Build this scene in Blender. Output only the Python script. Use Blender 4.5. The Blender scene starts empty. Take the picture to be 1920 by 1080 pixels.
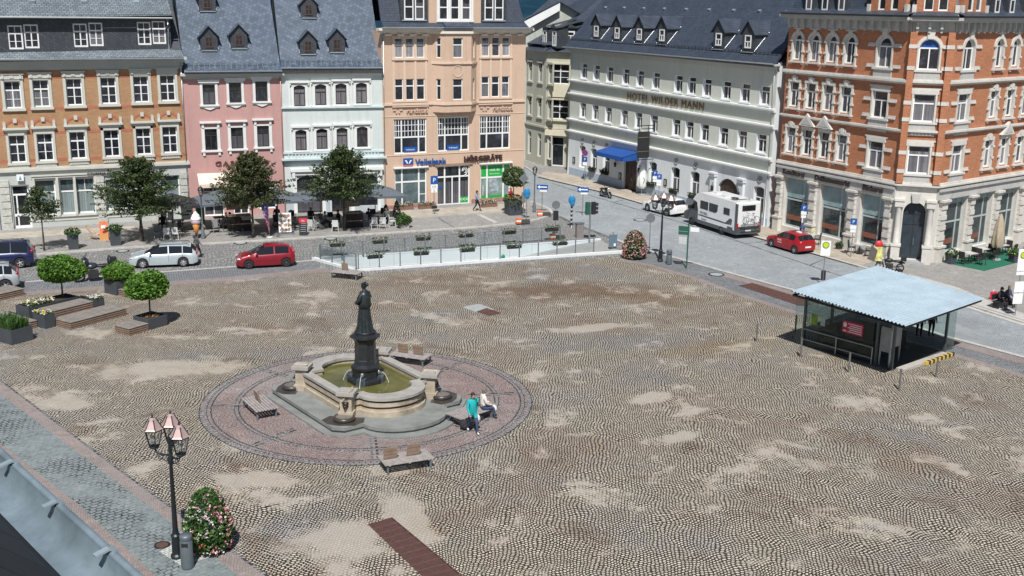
import bpy, bmesh, math, random
from mathutils import Vector, Matrix
from mathutils.geometry import tessellate_polygon
random.seed(7)
SC = bpy.context.scene
COL = SC.collection
PI = math.pi
R = math.radians
# ------------------------------------------------------------ camera
CAM_H = 17.8
CAM_F = 2100.0           # focal length in pixels of a 1920 wide picture
CAM_PITCH = R(14.4)
CAM_ROLL = R(0.8)
cam_data = bpy.data.cameras.new('camera')
cam_data.sensor_width = 36.0
cam_data.lens = CAM_F / 1920 * 36.0
cam_data.clip_start = 0.2
cam_data.clip_end = 9000
cam = bpy.data.objects.new('camera', cam_data)
COL.objects.link(cam)
_f = Vector((0, math.cos(CAM_PITCH), -math.sin(CAM_PITCH)))
_u0 = Vector((0, math.sin(CAM_PITCH), math.cos(CAM_PITCH)))
_r0 = Vector((1, 0, 0))
_r = _r0 * math.cos(CAM_ROLL) + _u0 * math.sin(CAM_ROLL)
_u = -_r0 * math.sin(CAM_ROLL) + _u0 * math.cos(CAM_ROLL)
_m = Matrix((_r, _u, -_f)).transposed().to_4x4()
_m.translation = (0, 0, CAM_H)
cam.matrix_world = _m
SC.camera = cam
# ------------------------------------------------------------ light
SUN_EL = R(54)
SUN_DIR = Vector((0.0 * math.cos(SUN_EL), -1.0 * math.cos(SUN_EL), math.sin(SUN_EL)))   # towards the sun
W = bpy.data.worlds.new('World')
SC.world = W
W.use_nodes = True
_n = W.node_tree.nodes
_bg = _n['Background']
_sky = _n.new('ShaderNodeTexSky')
_sky.sky_type = 'NISHITA'
_sky.sun_disc = False
_sky.sun_elevation = SUN_EL
_sky.sun_rotation = math.atan2(SUN_DIR.x, SUN_DIR.y)
_sky.air_density = 1.0
_sky.dust_density = 0.6
_bg.inputs['Strength'].default_value = 0.055
W.node_tree.links.new(_sky.outputs[0], _bg.inputs['Color'])
sun_data = bpy.data.lights.new('sun', 'SUN')
sun_data.energy = 5.0
sun_data.angle = R(0.5)
sun_data.color = (1.0, 0.975, 0.935)
sun = bpy.data.objects.new('sun', sun_data)
COL.objects.link(sun)
sun.rotation_euler = (-SUN_DIR).to_track_quat('-Z', 'Y').to_euler()
SC.view_settings.view_transform = 'Standard'
SC.view_settings.look = 'None'
SC.view_settings.exposure = 0.12
SC.view_settings.gamma = 1.0

# ------------------------------------------------------------ where things stand (measured in the photo, on the ground plane)
def ray(x, y):
 return _f + _r * ((x - 960) / CAM_F) - _u * ((y - 540) / CAM_F)
def G(x, y, z=0.0):
 d = ray(x, y); t = (z - CAM_H) / d.z
 return Vector((d.x * t, d.y * t, z))
def hgt(b, x, y):
 """height of the picture point (x, y) above ground point b at b's distance"""
 d = ray(x, y); t = b.y / d.y
 return CAM_H + d.z * t

# ------------------------------------------------------------ object helpers
def tag(o, label=None, cat=None, group=None, kind=None):
 if label: o['label'] = label
 if cat: o['category'] = cat
 if group: o['group'] = group
 if kind: o['kind'] = kind
 return o
def thing(name, label, cat, loc=(0, 0, 0), rz=0.0, group=None):
 o = bpy.data.objects.new(name, None)
 COL.objects.link(o)
 o.empty_display_size = 0.2
 o.location = loc; o.rotation_euler = (0, 0, rz)
 return tag(o, label, cat, group)
def dup(root, loc=None, rz=None, label=None, group=None, parent=None, scale=None):
 c = root.copy(); COL.objects.link(c)
 if parent is not None: c.parent = parent
 if loc is not None: c.location = loc
 if rz is not None: c.rotation_euler = (0, 0, rz)
 if scale is not None: c.scale = scale
 if label: c['label'] = label
 if group: c['group'] = group
 for ch in list(root.children): dup(ch, parent=c)
 return c
def ob(name, mesh, parent=None, loc=None):
 o = bpy.data.objects.new(name, mesh); COL.objects.link(o)
 if parent is not None: o.parent = parent
 if loc is not None: o.location = loc
 return o

class MB:
 """collects faces; build() links them as one mesh object"""
 def __init__(s): s.v = []; s.f = []; s.m = []; s.s = []
 def add(s, pts, faces, m=0, smooth=False):
  n = len(s.v); s.v += [tuple(p) for p in pts]
  for f in faces:
   s.f.append([n + i for i in f]); s.m.append(m); s.s.append(smooth)
 def face(s, pts, m=0): s.add(pts, [list(range(len(pts)))], m)
 def box(s, x0, x1, y0, y1, z0, z1, m=0):
  if x0 > x1: x0, x1 = x1, x0
  if y0 > y1: y0, y1 = y1, y0
  if z0 > z1: z0, z1 = z1, z0
  s.add([(x0,y0,z0),(x1,y0,z0),(x1,y1,z0),(x0,y1,z0),(x0,y0,z1),(x1,y0,z1),(x1,y1,z1),(x0,y1,z1)],
    [(0,3,2,1),(4,5,6,7),(0,1,5,4),(1,2,6,5),(2,3,7,6),(3,0,4,7)], m)
 def cbox(s, c, sz, rz=0.0, m=0, rx=0.0, ry=0.0):
  M = Matrix.Translation(Vector(c)) @ Matrix.Rotation(rz, 4, 'Z') @ Matrix.Rotation(ry, 4, 'Y') @ Matrix.Rotation(rx, 4, 'X')
  hx, hy, hz = sz[0]/2, sz[1]/2, sz[2]/2
  p = [M @ Vector(q) for q in [(-hx,-hy,-hz),(hx,-hy,-hz),(hx,hy,-hz),(-hx,hy,-hz),(-hx,-hy,hz),(hx,-hy,hz),(hx,hy,hz),(-hx,hy,hz)]]
  s.add(p, [(0,3,2,1),(4,5,6,7),(0,1,5,4),(1,2,6,5),(2,3,7,6),(3,0,4,7)], m)
 def prism(s, poly, z0, z1, m=0, mt=None, inset=0.0):
  n = len(poly)
  a = sum(poly[i][0]*poly[(i+1)%n][1]-poly[(i+1)%n][0]*poly[i][1] for i in range(n))
  if a < 0: poly = list(reversed(poly))
  P = [(p[0],p[1],z0) for p in poly] + [(p[0],p[1],z1) for p in poly]
  s.add(P, [[i,(i+1)%n,n+(i+1)%n,n+i] for i in range(n)], m)
  tri = tessellate_polygon([[Vector((p[0],p[1],0)) for p in poly]])
  top = []; bot = []
  for t in tri:
   q = [poly[i] for i in t]
   ar = (q[1][0]-q[0][0])*(q[2][1]-q[0][1])-(q[2][0]-q[0][0])*(q[1][1]-q[0][1])
   t = list(t) if ar > 0 else [t[0],t[2],t[1]]
   top.append([n+i for i in t]); bot.append([t[0],t[2],t[1]])
  s.add(P, top, m if mt is None else mt); s.add(P, bot, m)
 def vprism(s, poly, y0, y1, m=0):
  """polygon in x,z extruded along y"""
  n = len(poly)
  a = sum(poly[i][0]*poly[(i+1)%n][1]-poly[(i+1)%n][0]*poly[i][1] for i in range(n))
  if a < 0: poly = list(reversed(poly))
  P = [(p[0],y0,p[1]) for p in poly] + [(p[0],y1,p[1]) for p in poly]
  s.add(P, [[i,(i+1)%n,n+(i+1)%n,n+i] for i in range(n)][::1], m)
  tri = tessellate_polygon([[Vector((p[0],p[1],0)) for p in poly]])
  fr = []; bk = []
  for t in tri:
   q = [poly[i] for i in t]
   ar = (q[1][0]-q[0][0])*(q[2][1]-q[0][1])-(q[2][0]-q[0][0])*(q[1][1]-q[0][1])
   t = list(t) if ar > 0 else [t[0],t[2],t[1]]
   fr.append(t); bk.append([n+t[0],n+t[2],n+t[1]])
  s.add(P, fr, m); s.add(P, bk, m)
 def xprism(s, poly, x0, x1, m=0):
  """polygon in y,z extruded along x"""
  n = len(poly)
  P = [(x0,p[0],p[1]) for p in poly] + [(x1,p[0],p[1]) for p in poly]
  s.add(P, [[i,n+i,n+(i+1)%n,(i+1)%n] for i in range(n)] + [list(range(n)), list(range(2*n-1,n-1,-1))], m)
 def tube(s, pts, r, n=8, m=0, cap=True):
  pts = [Vector(p) for p in pts]
  rs = r if isinstance(r, (list, tuple)) else [r]*len(pts)
  V = []; F = []
  up = Vector((0,0,1))
  for i, p in enumerate(pts):
   d = (pts[min(i+1,len(pts)-1)] - pts[max(i-1,0)])
   d = d.normalized() if d.length > 1e-9 else Vector((0,0,1))
   a = d.cross(up)
   a = a.normalized() if a.length > 1e-3 else Vector((1,0,0))
   b = d.cross(a).normalized()
   for k in range(n):
    t = 2*PI*k/n
    V.append(p + (a*math.cos(t) + b*math.sin(t))*rs[i])
  for i in range(len(pts)-1):
   for k in range(n):
    F.append([i*n+k, i*n+(k+1)%n, (i+1)*n+(k+1)%n, (i+1)*n+k])
  s.add(V, F, m, True)
  if cap:
   s.add(V[:n], [list(range(n))], m); s.add(V[-n:], [list(range(n-1,-1,-1))], m)
 def cyl(s, c, r, z0, z1, n=16, m=0, r1=None):
  s.lathe([(0,z0),(r,z0),(r if r1 is None else r1,z1),(0,z1)], c, n, m, False)
 def lathe(s, prof, c=(0,0), n=20, m=0, smooth=True, a0=0.0, sq=1.0):
  V = []; F = []
  for (r, z) in prof:
   for k in range(n):
    t = a0 + 2*PI*k/n
    V.append((c[0]+r*math.cos(t), c[1]+r*math.sin(t)*sq, z))
  for i in range(len(prof)-1):
   for k in range(n):
    F.append([i*n+k, i*n+(k+1)%n, (i+1)*n+(k+1)%n, (i+1)*n+k])
  s.add(V, F, m, smooth)
 def ball(s, c, r, nu=12, nv=8, m=0):
  rx, ry, rz = r if isinstance(r, (tuple, list)) else (r, r, r)
  V = []; F = []
  for j in range(nv+1):
   ph = PI*j/nv - PI/2
   for i in range(nu):
    t = 2*PI*i/nu
    V.append((c[0]+rx*math.cos(ph)*math.cos(t), c[1]+ry*math.cos(ph)*math.sin(t), c[2]+rz*math.sin(ph)))
  for j in range(nv):
   for i in range(nu):
    F.append([j*nu+i, j*nu+(i+1)%nu, (j+1)*nu+(i+1)%nu, (j+1)*nu+i])
  s.add(V, F, m, True)
 def disc(s, c, r, n=20, m=0):
  s.face([(c[0]+r*math.cos(2*PI*k/n), c[1]+r*math.sin(2*PI*k/n), c[2]) for k in range(n)], m)
 def mesh(s, name, mats):
  me = bpy.data.meshes.new(name)
  me.from_pydata(s.v, [], s.f)
  for mt in (mats if isinstance(mats, (list, tuple)) else [mats]): me.materials.append(mt)
  me.polygons.foreach_set('material_index', s.m)
  me.polygons.foreach_set('use_smooth', s.s)
  me.update()
  return me
 def build(s, name, mats, parent=None, loc=None):
  return ob(name, s.mesh(name, mats), parent, loc)

def text_mesh(txt, size, depth, mat, align='CENTER', bold=0.0, sx=1.0, space=1.0):
 """lettering in the x,z plane, reading along +x, facing -y"""
 cu = bpy.data.curves.new('lettering', 'FONT')
 cu.body = txt; cu.size = size; cu.extrude = depth/2; cu.align_x = align; cu.offset = bold; cu.space_character = space
 cu.resolution_u = 3
 t = bpy.data.objects.new('lettering_tmp', cu); COL.objects.link(t)
 dg = bpy.context.evaluated_depsgraph_get()
 me = bpy.data.meshes.new_from_object(t.evaluated_get(dg))
 bpy.data.objects.remove(t)
 me.transform(Matrix.Rotation(PI/2, 4, 'X') @ Matrix.Scale(sx, 4, (1,0,0)))
 me.materials.clear(); me.materials.append(mat)
 return me
def letters(txt, size, mat, parent, loc, depth=0.04, rz=0.0, name='lettering', **k):
 o = ob(name, text_mesh(txt, size, depth, mat, **k), parent, loc)
 o.rotation_euler = (0, 0, rz)
 return o

# ------------------------------------------------------------ materials
MATS = {}
def _new(name):
 m = bpy.data.materials.new(name); m.use_nodes = True
 nt = m.node_tree
 return m, nt, nt.nodes['Principled BSDF']
def _mixc(nt, a, b, fac=None, kind='MIX', f=1.0):
 n = nt.nodes.new('ShaderNodeMix'); n.data_type = 'RGBA'; n.blend_type = kind
 n.inputs[0].default_value = f
 if fac is not None: nt.links.new(fac, n.inputs[0])
 for s, i in ((a, 6), (b, 7)):
  if isinstance(s, tuple): n.inputs[i].default_value = (*s, 1)
  else: nt.links.new(s, n.inputs[i])
 return n.outputs[2]
def _math(nt, op, a, b=None, clamp=False):
 n = nt.nodes.new('ShaderNodeMath'); n.operation = op; n.use_clamp = clamp
 for s, i in ((a, 0), (b, 1)):
  if s is None: continue
  if isinstance(s, (int, float)): n.inputs[i].default_value = s
  else: nt.links.new(s, n.inputs[i])
 return n.outputs[0]
def _noise(nt, vec, scale, detail=4.0, rough=0.55, dist=0.0):
 n = nt.nodes.new('ShaderNodeTexNoise'); n.inputs['Scale'].default_value = scale
 n.inputs['Detail'].default_value = detail; n.inputs['Roughness'].default_value = rough; n.inputs['Distortion'].default_value = dist
 if vec is not None: nt.links.new(vec, n.inputs['Vector'])
 return n.outputs['Fac']
def _ramp(nt, fac, lo, hi):
 n = nt.nodes.new('ShaderNodeMapRange'); n.inputs[1].default_value = lo; n.inputs[2].default_value = hi
 nt.links.new(fac, n.inputs[0]); return n.outputs[0]
def _coord(nt, kind='Object'):
 return nt.nodes.new('ShaderNodeTexCoord').outputs[kind]
def _comb(nt, x, y, z=0.0):
 n = nt.nodes.new('ShaderNodeCombineXYZ')
 for s, i in ((x, 0), (y, 1), (z, 2)):
  if isinstance(s, (int, float)): n.inputs[i].default_value = s
  else: nt.links.new(s, n.inputs[i])
 return n.outputs[0]
def _sep(nt, v):
 n = nt.nodes.new('ShaderNodeSeparateXYZ'); nt.links.new(v, n.inputs[0]); return n.outputs
def mat(name, c, rough=0.7, metal=0.0, var=0.12, scale=1.5, bump=0.0, spec=None, grime=None, alpha=None):
 """plain paint or stone with soft irregular wear in its own colour"""
 if name in MATS: return MATS[name]
 m, nt, b = _new(name)
 v = _coord(nt)
 if var > 0:
  f = _noise(nt, v, scale, 5, 0.6)
  f2 = _noise(nt, v, scale*7, 3, 0.6)
  lo = tuple(x*(1-var) for x in c); hi = tuple(min(1, x*(1+var)) for x in c)
  col = _mixc(nt, lo, hi, _ramp(nt, f, 0.3, 0.7))
  col = _mixc(nt, col, tuple(x*0.8 for x in c), _ramp(nt, f2, 0.55, 0.9))
  if rough >= 0.85:      # rain streaks and soot running down
   x, y, z = _sep(nt, v)
   sx = _comb(nt, _math(nt, 'MULTIPLY', _math(nt, 'ADD', x, y), 2.2), _math(nt, 'MULTIPLY', z, 0.16), 1.3)
   col = _mixc(nt, col, (0.72, 0.71, 0.69), _math(nt, 'MULTIPLY', _ramp(nt, _noise(nt, sx, 1.0, 5, 0.65), 0.50, 0.80), 0.55), 'MULTIPLY')
  if grime:
   col = _mixc(nt, col, grime, _ramp(nt, _noise(nt, v, scale*0.6, 6, 0.7), 0.52, 0.75))
  nt.links.new(col, b.inputs['Base Color'])
  nt.links.new(_ramp(nt, f2, -1.0 + 0, 2.0), b.inputs['Roughness']) if False else None
 else:
  b.inputs['Base Color'].default_value = (*c, 1)
 b.inputs['Roughness'].default_value = rough
 b.inputs['Metallic'].default_value = metal
 if spec is not None: b.inputs['Specular IOR Level'].default_value = spec
 if alpha is not None: b.inputs['Alpha'].default_value = alpha
 if bump > 0:
  bn = nt.nodes.new('ShaderNodeBump'); bn.inputs['Strength'].default_value = bump; bn.inputs['Distance'].default_value = 0.02
  nt.links.new(_noise(nt, v, 24, 4, 0.6), bn.inputs['Height']); nt.links.new(bn.outputs[0], b.inputs['Normal'])
 MATS[name] = m
 return m
def brick_mat(name, c1, c2, mortar, bw, bh, msize=0.012, rough=0.85, plane='xz', var=0.25, rot=0.0, bump=0.3, big=0.5, offset=0.5):
 if name in MATS: return MATS[name]
 m, nt, b = _new(name)
 v = _coord(nt); x, y, z = _sep(nt, v)
 if plane == 'xz': vec = _comb(nt, _math(nt, 'ADD', x, y), z)
 elif plane == 'roof': vec = _comb(nt, x, _math(nt, 'MULTIPLY', _math(nt, 'ADD', z, _math(nt, 'MULTIPLY', y, 0.35)), 1.15))
 else: vec = _comb(nt, x, y)
 if rot:
  mp = nt.nodes.new('ShaderNodeMapping'); mp.inputs['Rotation'].default_value = (0, 0, rot)
  nt.links.new(vec, mp.inputs[0]); vec = mp.outputs[0]
 br = nt.nodes.new('ShaderNodeTexBrick')
 br.inputs['Scale'].default_value = 1.0
 br.inputs['Brick Width'].default_value = bw; br.inputs['Row Height'].default_value = bh
 br.inputs['Mortar Size'].default_value = msize; br.inputs['Mortar Smooth'].default_value = 0.3
 br.offset = offset
 br.inputs['Color1'].default_value = (*c1, 1); br.inputs['Color2'].default_value = (*c2, 1); br.inputs['Mortar'].default_value = (*mortar, 1)
 nt.links.new(vec, br.inputs['Vector'])
 col = br.outputs['Color']
 f = _noise(nt, v, big, 5, 0.65)
 col = _mixc(nt, col, (1-var, 1-var, 1-var), _ramp(nt, f, 0.45, 0.75), 'MULTIPLY')
 nt.links.new(col, b.inputs['Base Color'])
 b.inputs['Roughness'].default_value = rough
 if bump:
  bn = nt.nodes.new('ShaderNodeBump'); bn.inputs['Strength'].default_value = bump; bn.inputs['Distance'].default_value = 0.015; bn.invert = True
  nt.links.new(br.outputs['Fac'], bn.inputs['Height']); nt.links.new(bn.outputs[0], b.inputs['Normal'])
 MATS[name] = m
 return m
def cobble_mat(name, stones, joint, bw, bh, msize, wave=(0.0, 1.6), warp=0.25, rot=0.0, fill=(0.5, 0.62), fillc=None, stain=None, polar=None, rough=0.8, jf=1.0, wscale=0.35, spots=(), sandy=()):
 """paving setts: bricks along wavy rows; joints partly filled with sand; big soft stains"""
 if name in MATS: return MATS[name]
 m, nt, b = _new(name)
 v = _coord(nt)
 x, y, z = _sep(nt, v)
 if polar:
  ang = _math(nt, 'ARCTAN2', y, x)
  rad = _math(nt, 'SQRT', _math(nt, 'ADD', _math(nt, 'MULTIPLY', x, x), _math(nt, 'MULTIPLY', y, y)))
  vec = _comb(nt, _math(nt, 'MULTIPLY', ang, polar), rad)
 else:
  vec = v
 if rot:
  mp = nt.nodes.new('ShaderNodeMapping'); mp.inputs['Rotation'].default_value = (0, 0, rot)
  nt.links.new(vec, mp.inputs[0]); vec = mp.outputs[0]
 vx, vy, vz = _sep(nt, vec)
 w1 = _noise(nt, v, wscale, 3, 0.5)
 w2 = _noise(nt, _comb(nt, y, x, 3.7), wscale*1.2, 3, 0.5)
 vx = _math(nt, 'ADD', vx, _math(nt, 'MULTIPLY', _math(nt, 'SUBTRACT', w1, 0.5), warp*4))
 vy2 = _math(nt, 'ADD', vy, _math(nt, 'MULTIPLY', _math(nt, 'SUBTRACT', w2, 0.5), warp*4))
 if wave[0] > 0:
  s = _math(nt, 'ABSOLUTE', _math(nt, 'SINE', _math(nt, 'MULTIPLY', vx, PI/wave[1])))
  vy2 = _math(nt, 'ADD', vy2, _math(nt, 'MULTIPLY', s, -wave[0]))
 j = _noise(nt, v, 5.0, 2, 0.5)
 vx = _math(nt, 'ADD', vx, _math(nt, 'MULTIPLY', _math(nt, 'SUBTRACT', j, 0.5), bw*0.7))
 j2 = _noise(nt, _comb(nt, y, x, 9.1), 5.0, 2, 0.5)
 vy2 = _math(nt, 'ADD', vy2, _math(nt, 'MULTIPLY', _math(nt, 'SUBTRACT', j2, 0.5), bh*0.7))
 br = nt.nodes.new('ShaderNodeTexBrick')
 br.inputs['Scale'].default_value = 1.0
 br.inputs['Brick Width'].default_value = bw; br.inputs['Row Height'].default_value = bh
 br.inputs['Mortar Size'].default_value = msize; br.inputs['Mortar Smooth'].default_value = 0.55
 br.inputs['Color1'].default_value = (*stones[0], 1); br.inputs['Color2'].default_value = (*stones[1], 1)
 br.inputs['Mortar'].default_value = (*[(p+q)/2 for p, q in zip(*stones[:2])], 1)
 nt.links.new(_comb(nt, vx, vy2), br.inputs['Vector'])
 col = br.outputs['Color']
 # stones of other tints, in drifts
 col = _mixc(nt, col, stones[2], _ramp(nt, _noise(nt, v, 0.16, 5, 0.6), 0.47, 0.70))
 sp = _noise(nt, v, 3.2, 4, 0.7)
 col = _mixc(nt, col, tuple(c*0.62 for c in stones[0]), _ramp(nt, sp, 0.52, 0.78))
 col = _mixc(nt, col, tuple(min(1, c*1.35) for c in stones[1]), _ramp(nt, _noise(nt, v, 1.1, 4, 0.7), 0.56, 0.80))
 if stain:
  for (sc_, lo, hi, c) in stain:
   col = _mixc(nt, col, c, _ramp(nt, _noise(nt, v, sc_, 5, 0.6, 0.6), lo, hi))
 def blotch(cx, cy, rx, ry, rz_, hard=False):
  mp = nt.nodes.new('ShaderNodeMapping'); mp.vector_type = 'TEXTURE'
  mp.inputs['Location'].default_value = (cx, cy, 0); mp.inputs['Rotation'].default_value = (0, 0, rz_); mp.inputs['Scale'].default_value = (rx, ry, 1)
  nt.links.new(v, mp.inputs[0])
  ln = nt.nodes.new('ShaderNodeVectorMath'); ln.operation = 'LENGTH'; nt.links.new(mp.outputs[0], ln.inputs[0])
  d = _math(nt, 'ADD', ln.outputs['Value'], _math(nt, 'MULTIPLY', _math(nt, 'SUBTRACT', _noise(nt, v, 0.55, 8, 0.72), 0.5), 3.0))
  return _ramp(nt, d, 1.0, 0.62 if hard else 0.3)
 for (cx, cy, rx, ry, rz_, c, k) in spots:
  col = _mixc(nt, col, c, _math(nt, 'MULTIPLY', blotch(cx, cy, rx, ry, rz_), k, True))
 filled = _ramp(nt, _math(nt, 'ADD', _noise(nt, v, 0.30, 9, 0.72, 0.3), _math(nt, 'MULTIPLY', _math(nt, 'SUBTRACT', _noise(nt, v, 9.0, 2, 0.5), 0.5), 0.10)), fill[0], fill[1])
 for sp_ in sandy:
  filled = _math(nt, 'MAXIMUM', filled, _math(nt, 'MULTIPLY', blotch(*sp_, True), 0.85), True)
 if fillc:
  col = _mixc(nt, col, fillc, _math(nt, 'MULTIPLY', filled, 0.8))
 jm = _math(nt, 'MULTIPLY', br.outputs['Fac'], _math(nt, 'SUBTRACT', jf, _math(nt, 'MULTIPLY', filled, jf*0.84)), True)
 col = _mixc(nt, col, joint, jm)
 nt.links.new(col, b.inputs['Base Color'])
 b.inputs['Roughness'].default_value = rough
 bn = nt.nodes.new('ShaderNodeBump'); bn.inputs['Strength'].default_value = 0.5; bn.inputs['Distance'].default_value = 0.02; bn.invert = True
 nt.links.new(jm, bn.inputs['Height']); nt.links.new(bn.outputs[0], b.inputs['Normal'])
 MATS[name] = m
 return m
def leaf_mat(name, c1, c2, c3, trans=0.25):
 if name in MATS: return MATS[name]
 m, nt, b = _new(name)
 g = nt.nodes.new('ShaderNodeNewGeometry')
 ri = g.outputs['Random Per Island']
 n = nt.nodes.new('ShaderNodeValToRGB')
 n.color_ramp.elements[0].color = (*c1, 1); n.color_ramp.elements[1].color = (*c3, 1)
 e = n.color_ramp.elements.new(0.5); e.color = (*c2, 1)
 nt.links.new(ri, n.inputs[0])
 nt.links.new(n.outputs[0], b.inputs['Base Color'])
 b.inputs['Roughness'].default_value = 0.6
 tr = nt.nodes.new('ShaderNodeBsdfTranslucent'); nt.links.new(n.outputs[0], tr.inputs[0])
 mx = nt.nodes.new('ShaderNodeMixShader'); mx.inputs[0].default_value = trans
 nt.links.new(b.outputs[0], mx.inputs[1]); nt.links.new(tr.outputs[0], mx.inputs[2])
 nt.links.new(mx.outputs[0], nt.nodes['Material Output'].inputs[0])
 MATS[name] = m
 return m
def pane_mat(name, dark, curtain, amount=0.5, lower=0.55):
 """window pane: dark glossy glass, on some windows a pale net curtain hangs behind it"""
 if name in MATS: return MATS[name]
 m, nt, b = _new(name)
 v = _coord(nt, 'Generated'); x, y, z = _sep(nt, v)
 oi = nt.nodes.new('ShaderNodeObjectInfo'); rnd = oi.outputs['Random']
 fold = _noise(nt, _comb(nt, _math(nt, 'MULTIPLY', x, 26.0), rnd, _math(nt, 'MULTIPLY', rnd, 40)), 1.0, 3, 0.6)
 has = _math(nt, 'LESS_THAN', rnd, amount)
 hang = _math(nt, 'LESS_THAN', z, _math(nt, 'ADD', lower-0.2, _math(nt, 'MULTIPLY', _noise(nt, _comb(nt, rnd, 0, 0), 60), 0.5)))
 f = _math(nt, 'MULTIPLY', _math(nt, 'MULTIPLY', has, hang), _ramp(nt, fold, 0.25, 0.75), True)
 col = _mixc(nt, dark, curtain, f)
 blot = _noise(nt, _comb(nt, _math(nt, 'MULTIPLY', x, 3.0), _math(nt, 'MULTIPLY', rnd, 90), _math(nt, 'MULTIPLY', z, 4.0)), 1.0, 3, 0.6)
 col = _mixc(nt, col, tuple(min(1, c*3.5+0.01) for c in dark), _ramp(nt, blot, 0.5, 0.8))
 nt.links.new(col, b.inputs['Base Color'])
 b.inputs['Roughness'].default_value = 0.06
 b.inputs['Specular IOR Level'].default_value = 0.6
 MATS[name] = m
 return m
def glass_mat(name, tint=(0.75, 0.9, 0.88), op=0.22):
 """clear sheet glass: lets the light through with a slight tint and mirrors a little"""
 if name in MATS: return MATS[name]
 m, nt, b = _new(name)
 gl = nt.nodes.new('ShaderNodeBsdfGlossy'); gl.inputs['Roughness'].default_value = 0.03
 tr = nt.nodes.new('ShaderNodeBsdfTransparent'); tr.inputs[0].default_value = (*[0.5+0.5*t for t in tint], 1)
 fr = nt.nodes.new('ShaderNodeFresnel'); fr.inputs[0].default_value = 1.45
 mx = nt.nodes.new('ShaderNodeMixShader')
 nt.links.new(_math(nt, 'MULTIPLY', fr.outputs[0], op*4, True), mx.inputs[0])
 nt.links.new(tr.outputs[0], mx.inputs[1]); nt.links.new(gl.outputs[0], mx.inputs[2])
 nt.links.new(mx.outputs[0], nt.nodes['Material Output'].inputs[0])
 MATS[name] = m
 return m
def water_mat():
 m, nt, b = _new('basin_water')
 v = _coord(nt)
 col = _mixc(nt, (0.085, 0.085, 0.022), (0.16, 0.15, 0.05), _ramp(nt, _noise(nt, v, 0.9, 4, 0.6), 0.35, 0.7))
 nt.links.new(col, b.inputs['Base Color']); b.inputs['Roughness'].default_value = 0.08
 bn = nt.nodes.new('ShaderNodeBump'); bn.inputs['Strength'].default_value = 0.12; bn.inputs['Distance'].default_value = 0.03
 nt.links.new(_noise(nt, v, 5.0, 3, 0.5), bn.inputs['Height']); nt.links.new(bn.outputs[0], b.inputs['Normal'])
 return m

WHITE = mat('white_paint', (0.78, 0.79, 0.78), 0.5, var=0.05)
IRON = mat('dark_iron', (0.035, 0.042, 0.048), 0.45, 0.6, var=0.2)
STEEL = mat('galvanised_steel', (0.42, 0.45, 0.47), 0.4, 0.8, var=0.1)
GREYPOST = mat('grey_post_paint', (0.16, 0.19, 0.21), 0.5, 0.3, var=0.15)
RUBBER = mat('tyre_rubber', (0.018, 0.018, 0.02), 0.85, var=0.2)
BLACK = mat('black_plastic', (0.02, 0.021, 0.024), 0.5, var=0.2)
SIGNBLUE = mat('sign_blue', (0.01, 0.085, 0.34), 0.4, var=0.04)
SIGNWHITE = mat('sign_white', (0.8, 0.82, 0.82), 0.4, var=0.03)
ZINC = mat('zinc_sheet', (0.50, 0.56, 0.60), 0.35, 0.55, var=0.12)
WOODGREY = mat('weathered_wood', (0.33, 0.30, 0.285), 0.75, var=0.25, scale=4)
WOODBROWN = mat('brown_wood', (0.28, 0.20, 0.145), 0.7, var=0.25, scale=4)
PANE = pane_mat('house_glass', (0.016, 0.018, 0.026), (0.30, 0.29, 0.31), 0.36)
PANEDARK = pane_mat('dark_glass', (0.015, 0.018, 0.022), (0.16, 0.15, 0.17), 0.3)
# ============================================================ GROUND
def px(pts, z=0.0): return [G(x, y, z) for x, y in pts]
def sheet(name, poly, z, m, holes=(), origin=None, kind='structure'):
 rings = [[Vector((p[0], p[1], 0)) for p in poly]] + [[Vector((p[0], p[1], 0)) for p in h] for h in holes]
 flat = [p for r_ in rings for p in r_]
 tri = tessellate_polygon(rings)
 o = Vector(origin) if origin is not None else Vector((0, 0, 0))
 fs = []
 for t in tri:
  a, b, c = (flat[i] for i in t)
  fs.append(list(t) if (b-a).cross(c-a).z > 0 else [t[0], t[2], t[1]])
 me = bpy.data.meshes.new(name)
 me.from_pydata([(p.x-o.x, p.y-o.y, 0) for p in flat], [], fs); me.materials.append(m)
 q = ob(name, me, None, (o.x, o.y, z)); q['kind'] = kind
 return q
def strip(name, pts, w, z, m, h=0.0):
 pts = [Vector((p[0], p[1], 0)) for p in pts]
 L = []; Rr = []
 for i, p in enumerate(pts):
  d = (pts[min(i+1, len(pts)-1)] - pts[max(i-1, 0)]).normalized()
  n = Vector((-d.y, d.x, 0))
  L.append(p + n*w/2); Rr.append(p - n*w/2)
 poly = L + Rr[::-1]
 if h <= 0: return sheet(name, poly, z, m)
 mb = MB()
 for i in range(len(pts)-1):
  mb.prism([L[i][:2], L[i+1][:2], Rr[i+1][:2], Rr[i][:2]], z, z+h)
 q = mb.build(name, m); q['kind'] = 'structure'
 return q

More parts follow.
